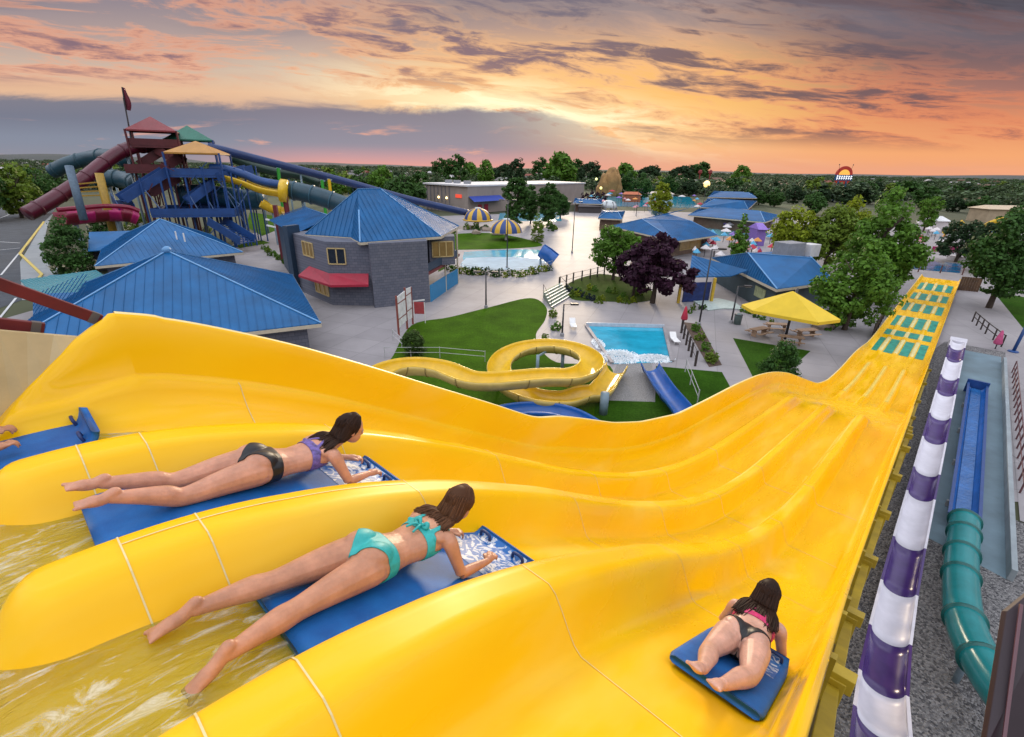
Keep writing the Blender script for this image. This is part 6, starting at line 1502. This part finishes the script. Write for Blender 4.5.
# ------------------------------------------------------------------ trees and plants
bark = mat('bark', (.075, .055, .04), .9, .35, 4, .6, 15)
def crown_mesh(name, m, n=2600, leaf=.05, clumps=70, shape='round', seed=1, r=1.0, h=2.0):
    """leaf sized quads in clumps through a crown of radius r and height h (metres), base at z = 0"""
    rg = np.random.default_rng(seed)
    prof_of = {'round': lambda z: math.sqrt(max(0, 1-(2*z-1)**2)), 'cone': lambda z: max(.05, (1-z)**.7)*min(1, z*8+.3),
               'upright': lambda z: math.sin(math.pi*min(1, max(0, z*.93+.05)))**.5, 'egg': lambda z: math.sin(math.pi*(1-(1-z)**1.25))**.62 if 0 < z < 1 else 0,
               'bush': lambda z: math.sqrt(max(0, 1-z**2))}[shape]
    lob = rg.uniform(0, 6.28, 6)
    c = []
    while len(c) < clumps:
        v = rg.uniform(-1, 1, 3); z = (v[2]+1)/2; a = math.atan2(v[1], v[0])
        prof = prof_of(z)*(1+.22*math.sin(2*a+lob[0]+z*3)+.16*math.sin(3*a+lob[1]-z*5)+.10*math.sin(9*z+lob[2]))
        rr = math.hypot(v[0], v[1])
        if rr < prof*.88 and (rr > prof*.5 or z > .8 or rg.random() < .3): c.append((v[0], v[1], z))
    c = np.array(c)*np.array([r, r, h])
    k = rg.integers(0, clumps, n); cs = rg.uniform(.12, .24, clumps)*r*min(1.15, max(.75, h/(2*r)))
    d = rg.normal(size=(n, 3)); d /= np.linalg.norm(d, axis=1, keepdims=True); rad_ = rg.uniform(.3, 1, n)**.55
    P = c[k]+d*(cs[k]*rad_)[:, None]*np.array([1.25, 1.25, .9])
    P[:, 2] = np.maximum(P[:, 2], .02*h)
    nrm = d+rg.normal(size=(n, 3))*.5+np.array([0, 0, .45]); nrm /= np.linalg.norm(nrm, axis=1, keepdims=True)
    a = np.cross(nrm, rg.normal(size=(n, 3))); a /= np.linalg.norm(a, axis=1, keepdims=True)+1e-9; b_ = np.cross(nrm, a)
    sz = leaf*r*rg.uniform(.6, 1.3, n)[:, None]
    V = np.stack([P-a*sz, P+b_*sz*.65, P+a*sz, P-b_*sz*.65], 1).reshape(-1, 3)
    return fast_mesh(name, V, np.arange(4*n).reshape(-1, 4), m)
def trunk_mesh(seed, m=bark):
    """unit trunk: base at 0, reaches z = 1 with limbs"""
    rg = random.Random(seed); b = MB(); b.tube([(0, 0, -.02), (.01, .0, .2), (.0, .015, .55), (.015, .0, .9)], [.055, .042, .030, .008], 8)
    for i in range(7):
        z = rg.uniform(.22, .7); a = rg.uniform(0, 6.28); l = rg.uniform(.22, .42); b.tube([(0, 0, z), (math.cos(a)*l*.5, math.sin(a)*l*.5, z+l*.35), (math.cos(a)*l, math.sin(a)*l, z+l*.75)], [.018, .012, .004], 6)
    return b.mesh('trunk', m, True)
LG = {}
def lm(name, col, var=.4, tr=.3):
    if name not in LG: LG[name] = leaf_mat(name, col, var, tr)
    return LG[name]
TR = [trunk_mesh(s) for s in (1, 2, 3)]
_cm = {}
def tree(label, bx, by, ty, wpx, leafm, shape='round', n=2600, leaf=.05, clumps=70, seed=1, low=.18, name='tree', group=None, base=None, cat='tree', tx=None, trunk=True, depth=1.0):
    bx = bx-(bx-489)/(1531-by)*(by-ty)*.5
    tx = bx+(bx-489)/(1531-by)*(by-ty)
    q = g(bx, by) if base is None else np.array(base, float); h = zt(q, tx or bx, ty); r = wpx/2*mpp(q+np.array([0, 0, h*.55]))/1.24
    hh = h*(1-low); asp = round(hh/r*2)/2 if n < 1500 else hh/r
    key = (leafm.name, shape, n, leaf, clumps, seed, round(asp, 2))
    if key not in _cm: _cm[key] = crown_mesh('crown', leafm, int(n*1.5), leaf*1.45, int(clumps*1.5), shape, seed, 1.0, asp)
    t = thing(name, label, cat, q, group)
    o = bpy.data.objects.new('crown', _cm[key]); COL.objects.link(o); o.parent = t; o.location = (0, 0, h*low); o.scale = (r, r, hh/asp); o.rotation_euler = (0, 0, seed*1.7)
    if trunk:
        o = bpy.data.objects.new('trunk', TR[seed % 3]); COL.objects.link(o); o.parent = t; k = h*.9; o.scale = (min(k, r*1.6), min(k, r*1.6), k)
    return t
G_dark = lm('dark_green_leaves', (.048, .115, .024)); G_mid = lm('green_leaves', (.095, .205, .024)); G_yel = lm('yellow_green_leaves', (.23, .29, .02), .4, .4); G_pur = lm('purple_leaves', (.046, .016, .034), .45)
G_olive = lm('olive_leaves', (.14, .215, .026), .4); G_blk = lm('blackish_green_leaves', (.030, .062, .024)); G_fl = lm('cream_blossom', (.50, .46, .30), .2, .2)
tree('purple leaved tree in front of the kiosk building', 657, 303, 235, 86, G_pur, 'egg', 4600, .050, 52, 3, .16, 'purple_leaf_tree')
tree('second, smaller purple leaved tree behind the planting bed', 636, 296, 245, 50, G_pur, 'egg', 2600, .055, 36, 4, .22, 'purple_leaf_tree')
tree('bushy green tree left of the purple trees', 616, 280, 218, 50, G_mid, 'egg', 4200, .055, 80, 5, .10, 'leafy_tree')
tree('bright yellow green tree standing alone on the far plaza', 661, 224, 179, 27, G_yel, 'egg', 3000, .06, 70, 6, .12, 'yellow_green_tree')
tree('small dark green tree right of the kiosk building', 741, 263, 215, 28, G_mid, 'cone', 2600, .07, 60, 7, .12, 'small_tree')
tree('yellow green tree peeping out behind the big dark tree', 850, 262, 196, 44, G_yel, 'egg', 4200, .055, 90, 20, .08, 'leafy_tree')
tree('pale yellow green tree behind the rooftop units', 796, 268, 203, 54, G_yel, 'egg', 4200, .055, 90, 8, .08, 'leafy_tree')
tree('olive green tree between the pale tree and the big dark tree', 833, 270, 200, 58, G_olive, 'egg', 4200, .055, 90, 9, .08, 'leafy_tree')
tree('big broad dark green tree left of the run-out end', 883, 300, 187, 84, G_mid, 'egg', 6500, .042, 80, 10, .10, 'broad_tree')
tree('dark dense tree with hanging skirts next to the concrete path', 858, 330, 240, 80, G_mid, 'egg', 6500, .042, 80, 11, .02, 'dense_tree')
tree('round green tree beyond the big dark tree', 929, 232, 196, 27, G_mid, 'round', 2400, .06, 60, 12, .15, 'leafy_tree')
tree('tall dark tree at the right picture edge', 1010, 308, 207, 82, G_dark, 'egg', 6500, .042, 110, 13, .14, 'dense_tree')
tree('very dark round tree beyond the right lawn', 963, 262, 221, 44, G_blk, 'round', 3200, .055, 70, 14, .05, 'dark_tree')
tree('very dark tree behind the tall tree at the right edge', 990, 272, 222, 50, G_blk, 'round', 3200, .055, 70, 15, .05, 'dark_tree')
for lb, x, by, ty, w_, s in (('first and broadest of the dark upright trees beyond the striped domes', 517, 228, 178, 22, 16), ('slender dark upright tree, second from the left', 531, 224, 185, 15, 17), ('dark upright tree right of the slender one', 549, 226, 183, 20, 18), ('low dark tree behind the small blossoming tree', 561, 218, 194, 14, 19)): tree(lb, x, by, ty, w_*1.4, G_dark, 'upright', 3600, .075, 90, s, .10, 'upright_tree')
def blossom(label, bx, by, ty, w_, s, leafm=None):
    t = tree(label, bx, by, ty, w_, leafm or G_dark, 'bush', 3400, .05, 70, s, .0, 'blossoming_shrub', cat='shrub', trunk=False)
    key = ('fl', s); c = list(t.children)[0]; me = crown_mesh('blossom', G_fl, 420, .05, 34, 'bush', s+50, 1.0, c.scale[2]/c.scale[0]*1.3)
    o = bpy.data.objects.new('blossom', me); COL.objects.link(o); o.parent = t; o.scale = (c.scale[0]*1.06, c.scale[0]*1.06, c.scale[0]*1.02)
blossom('large dark shrub with white blossom beside the car park', 68, 274, 217, 54, 21); blossom('dark shrub with sparse white blossom below the magenta slide', 102, 236, 212, 36, 22); blossom('pale blossoming shrub behind the middle pavilion', 139, 232, 211, 36, 23, G_olive)
blossom('small pale blossoming tree near the far domes', 538, 242, 212, 17, 24, G_olive); blossom('pale flowering shrub beside the tower stairs', 204, 236, 226, 18, 25, G_olive)
tree('dark rounded shrub on the triangular lawn', 783, 377, 341, 40, G_dark, 'bush', 3600, .05, 70, 26, 0, 'rounded_shrub', cat='shrub', trunk=False)
tree('clipped round green bush beside the map board', 414, 355, 331, 27, lm('clipped_leaves', (.055, .10, .022)), 'round', 3600, .06, 110, 27, -.1, 'clipped_bush', cat='bush', trunk=False)
for i, (x, y, w_, h_) in enumerate(((553, 317, 12, 9), (557, 330, 13, 10), (545, 340, 10, 7), (696, 331, 12, 9), (701, 340, 13, 10), (706, 351, 13, 10), (712, 362, 18, 12))):
    tree('low shrub on the path edge beside the lawn' if i < 3 else 'low shrub in the strip right of the splash pool', x, y, y-h_, w_, (G_olive, G_mid)[i % 2], 'bush', 900, .08, 34, 30+i % 3, 0, 'low_shrub', 'shrubs along the path edge' if i < 3 else 'shrubs in the strip right of the splash pool', cat='shrub', trunk=False)
rg = random.Random(5)
for i in range(16):
    x = 572+i*4.6+rg.uniform(-2, 2); y = 288+rg.uniform(-4, 9)+(4 if i > 4 else 0)
    tree('yellowish low shrub in the planting bed', x, y+3, y-4, rg.uniform(8, 13), (G_olive, G_yel, G_mid)[i % 3], 'bush', 700, .09, 30, 33+i % 3, 0, 'low_shrub', 'shrubs in the planting bed', cat='shrub', trunk=False)
for i in range(7): tree('dark bluish shrub at the front of the planting bed', 566+i*4.5, 291+i*1.6, 285+i*1.6, 9, lm('bluish_leaves', (.022, .035, .05)), 'bush', 700, .09, 30, 36, 0, 'low_shrub', 'bluish shrubs at the bed front', cat='shrub', trunk=False)
for i in range(24):
    x = 448+i*4.4; y = 271+5.5*math.sin(min(1, i/14)*1.6)-(max(0, i-17)*1.1)+rg.uniform(-1, 1)
    tree('low hedge shrub in front of the lap pool', x, y, y-rg.uniform(6, 9), rg.uniform(7, 10), (G_olive, G_mid, G_dark, G_yel)[rg.randrange(4)], 'bush', 600, .1, 26, 40+i % 3, 0, 'low_shrub', 'hedge shrubs around the lap pool', cat='shrub', trunk=False)
for i in range(12): x = 444+rg.uniform(0, 115); y = rg.uniform(226, 236); tree('garden shrub among the domes', x, y, y-rg.uniform(4, 8), rg.uniform(7, 13), (G_olive, G_mid, G_dark)[i % 3], 'bush', 600, .1, 26, 43, 0, 'low_shrub', 'garden shrubs around the striped domes', cat='shrub', trunk=False)
for i in range(7): x = 570+i*5.5; tree('purple hedge bush below the rock mountain', x, 204, 190+rg.uniform(-1, 2), 11, G_pur, 'bush', 600, .1, 26, 44, 0, 'purple_bush', 'purple hedge below the rock mountain', cat='bush', trunk=False)
for i in range(5): tree('low hedge left of the grey building', 268+i*6, 252+i*4, 246+i*4, 9, G_mid, 'bush', 600, .1, 26, 45, 0, 'low_shrub', 'hedge left of the grey building', cat='shrub', trunk=False)
# extra planting along buildings and paths
rgx = random.Random(8)
for (x0, y0, x1, y1, n_, where) in ((690, 312, 706, 308, 4, 'in front of the navy mural'), (745, 312, 770, 322, 5, 'between the service building and the umbrella'), (826, 330, 850, 318, 6, 'below the dense tree by the path'), (432, 262, 446, 252, 5, 'beside the lap pool lawn'), (600, 246, 640, 236, 7, 'around the kiosk building'), (262, 250, 284, 262, 6, 'left of the grey building')):
    for i in range(n_):
        k_ = i/max(1, n_-1); x, y = x0+(x1-x0)*k_+rgx.uniform(-2, 2), y0+(y1-y0)*k_+rgx.uniform(-1, 1)
        tree('low planted shrub %s' % where, x, y, y-rgx.uniform(4, 7), rgx.uniform(6, 10), (G_mid, G_olive, G_dark)[i % 3], 'bush', 600, .1, 26, 46+i % 2, 0, 'low_shrub', 'planted shrubs %s' % where, cat='shrub', trunk=False)
# trees behind the grey building and left of the car park
mids = [(405, 212, 172, 46, G_dark), (382, 210, 164, 40, G_mid), (360, 205, 168, 34, G_dark), (335, 204, 172, 26, G_mid), (425, 206, 178, 26, G_dark), (12, 218, 161, 56, G_olive), (36, 214, 166, 36, G_dark), (-22, 222, 156, 60, G_dark), (52, 200, 172, 30, G_dark),
        (760, 205, 190, 20, G_dark), (776, 207, 188, 22, G_dark), (795, 204, 186, 22, G_blk), (815, 215, 190, 30, G_dark), (752, 203, 186, 18, G_dark), (643, 200, 172, 24, G_dark), (668, 196, 176, 24, G_dark), (690, 196, 178, 22, G_blk), (628, 196, 170, 20, G_dark), (985, 214, 196, 30, G_dark), (955, 212, 198, 24, G_blk), (1020, 236, 200, 34, G_dark)]
md = {G_dark.name: 'dark green', G_mid.name: 'mid green', G_olive.name: 'olive green', G_blk.name: 'blackish green'}
for i, (x, by, ty, w_, m_) in enumerate(mids):
    where = 'behind the grey block building' if 300 < x < 440 else 'beside the car park' if x < 100 else 'around the far pools' if x < 900 else 'on the far right'
    tree('%s tree %s' % (md[m_.name], where), x, by, ty, w_, m_, 'egg', 2400, .06, 60, 50+i % 4, .06, 'leafy_tree', '%s trees %s' % (md[m_.name], where))
# individual far trees on the skyline and in belts
rg = random.Random(77)
sky_t = [(456, 192, 153.5, 24), (486, 188, 157, 18), (516, 190, 154, 19), (540, 186, 156, 16), (560, 188, 150, 34), (590, 186, 158, 22), (700, 184, 161, 20), (742, 184, 163, 18), (683, 184, 162, 24), (440, 184, 157, 16), (470, 184, 160, 20), (505, 184, 160, 22), (575, 184, 158, 18), (625, 184, 161, 24), (650, 184, 162, 22)]
for i, (x, by, ty, w_) in enumerate(sky_t): tree('dark skyline tree standing above the distant belt', x, by, ty+1.5+(i % 3), w_*1.2, (G_dark, G_mid, G_blk)[i % 3], 'round', 1400, .09, 60, 60+i % 3, .0, 'skyline_tree', 'trees standing above the distant belt')
for i in range(270):
    x = rg.uniform(-40, 1060); h0 = 167+(x-512)*.02; y = h0+(rg.uniform(9, 26) if i < 190 else rg.uniform(22, 34))
    if 690 < x < 900 and h0+11 < y < h0+22: continue
    if rg.random() < .25: continue
    if 430 < x < 600 and y > h0+18: continue
    if 600 < x < 800 and y > h0+27: continue
    q = g(x, y); d_ = math.hypot(q[0], q[1]); h_ = rg.uniform(7, 12); q[2] = 0
    tp = CAM_H-(CAM_H-h_); w_ = rg.uniform(7, 13)/mpp(q)
    key = ('far', i % 5)
    if key not in _cm: _cm[key] = crown_mesh('crown', (G_dark, G_blk, G_dark, G_olive, G_blk)[i % 5], 760, .17, 44, ('egg', 'round')[i % 2], 70+i % 5, 1.0, 1.9)
    t = thing('belt_tree', 'far tree in the wooded belts towards the horizon', 'tree', q, 'trees in the wooded belts')
    o = bpy.data.objects.new('crown', _cm[key]); COL.objects.link(o); o.parent = t; r = h_/1.9; o.scale = (r*1.15, r*1.15, r); o.rotation_euler = (0, 0, rg.uniform(0, 6))
    o = bpy.data.objects.new('trunk', TR[i % 3]); COL.objects.link(o); o.parent = t; o.scale = (h_*.6, h_*.6, h_*.8)
# the mass of far woodland as one
me = _cm[('far', 0)]; k = 3000; rgn = np.random.default_rng(3)
base_v = np.empty(len(me.vertices)*3); me.vertices.foreach_get('co', base_v); base_v = base_v.reshape(-1, 4, 3)[:190]
Vs = []
for i in range(k):
    a = rad(rgn.uniform(-58, 58)); d_ = 330+rgn.random()**1.4*2600; 
    if -12 < math.degrees(a) < 14 and d_ < 380: continue
    x, y = math.sin(a)*d_, math.cos(a)*d_
    h_ = rgn.uniform(6, 11.5); r = rgn.uniform(4, 8)*(1+d_/2500); s_ = 1+d_/3000
    Vs.append(base_v*np.array([r, r, h_/1.9])+np.array([x, y, -.5]))
V = np.concatenate(Vs).reshape(-1, 3); F = np.arange(len(V)).reshape(-1, 4)
tag(link('distant_wood', fast_mesh('distant_wood', V, F, lm('distant_leaves', (.070, .110, .050), .7, .2))), 'dark green mass of far woodland along the horizon', 'wood', kind='stuff')
# houses in the far suburbs
rg = random.Random(11); wallc = [('cream_wall', (.45, .40, .33)), ('grey_wall', (.28, .28, .30)), ('brick_wall', (.26, .10, .07)), ('white_wall', (.7, .68, .66)), ('white_wall', (.7, .68, .66))]; roofc = [('pale_shingle', (.42, .40, .40)), ('grey_shingle', (.18, .17, .17)), ('brown_shingle', (.15, .09, .06)), ('red_shingle', (.22, .07, .05))]
for i in range(150):
    x = rg.choice((rg.uniform(-20, 130), rg.uniform(230, 420), rg.uniform(430, 680), rg.uniform(700, 1020))); h0 = 167+(x-512)*.02; y = h0+rg.uniform(4.5, 19)
    q = g(x, y); wc, rc = rg.choice(wallc), rg.choice(roofc); rz = rg.uniform(0, 3.1); w_, d_, h_ = rg.uniform(9, 15), rg.uniform(8, 11), rg.uniform(3, 5.6)
    dist = 'left' if x < 420 else 'centre' if x < 700 else 'right'
    cn, rn = wc[0].split('_')[0], rc[0].split('_')[0]
    t = thing('house', 'far suburban house with %s walls and %s roof' % (cn, rn), 'house', q, 'far houses with %s walls and %s roofs' % (cn, rn), rz)
    b = MB(); b.box((0, 0, h_/2), (w_, d_, h_)); b.build('wall', mat(wc[0], wc[1], .8, .1), None).parent = t
    b = MB(); e = .5; b.add([(-w_/2-e, -d_/2-e, h_), (w_/2+e, -d_/2-e, h_), (w_/2+e, d_/2+e, h_), (-w_/2-e, d_/2+e, h_), (-w_/2-e, 0, h_+2.4), (w_/2+e, 0, h_+2.4)], [(0, 1, 5, 4), (2, 3, 4, 5), (1, 2, 5), (3, 0, 4), (3, 2, 1, 0)]); b.build('roof', mat(rc[0], rc[1], .85, .15), None).parent = t
    b = MB(); b.box((w_*.2, -d_/2-.02, h_*.5), (1.6, .08, 1.3)); b.build('window', glass, None).parent = t
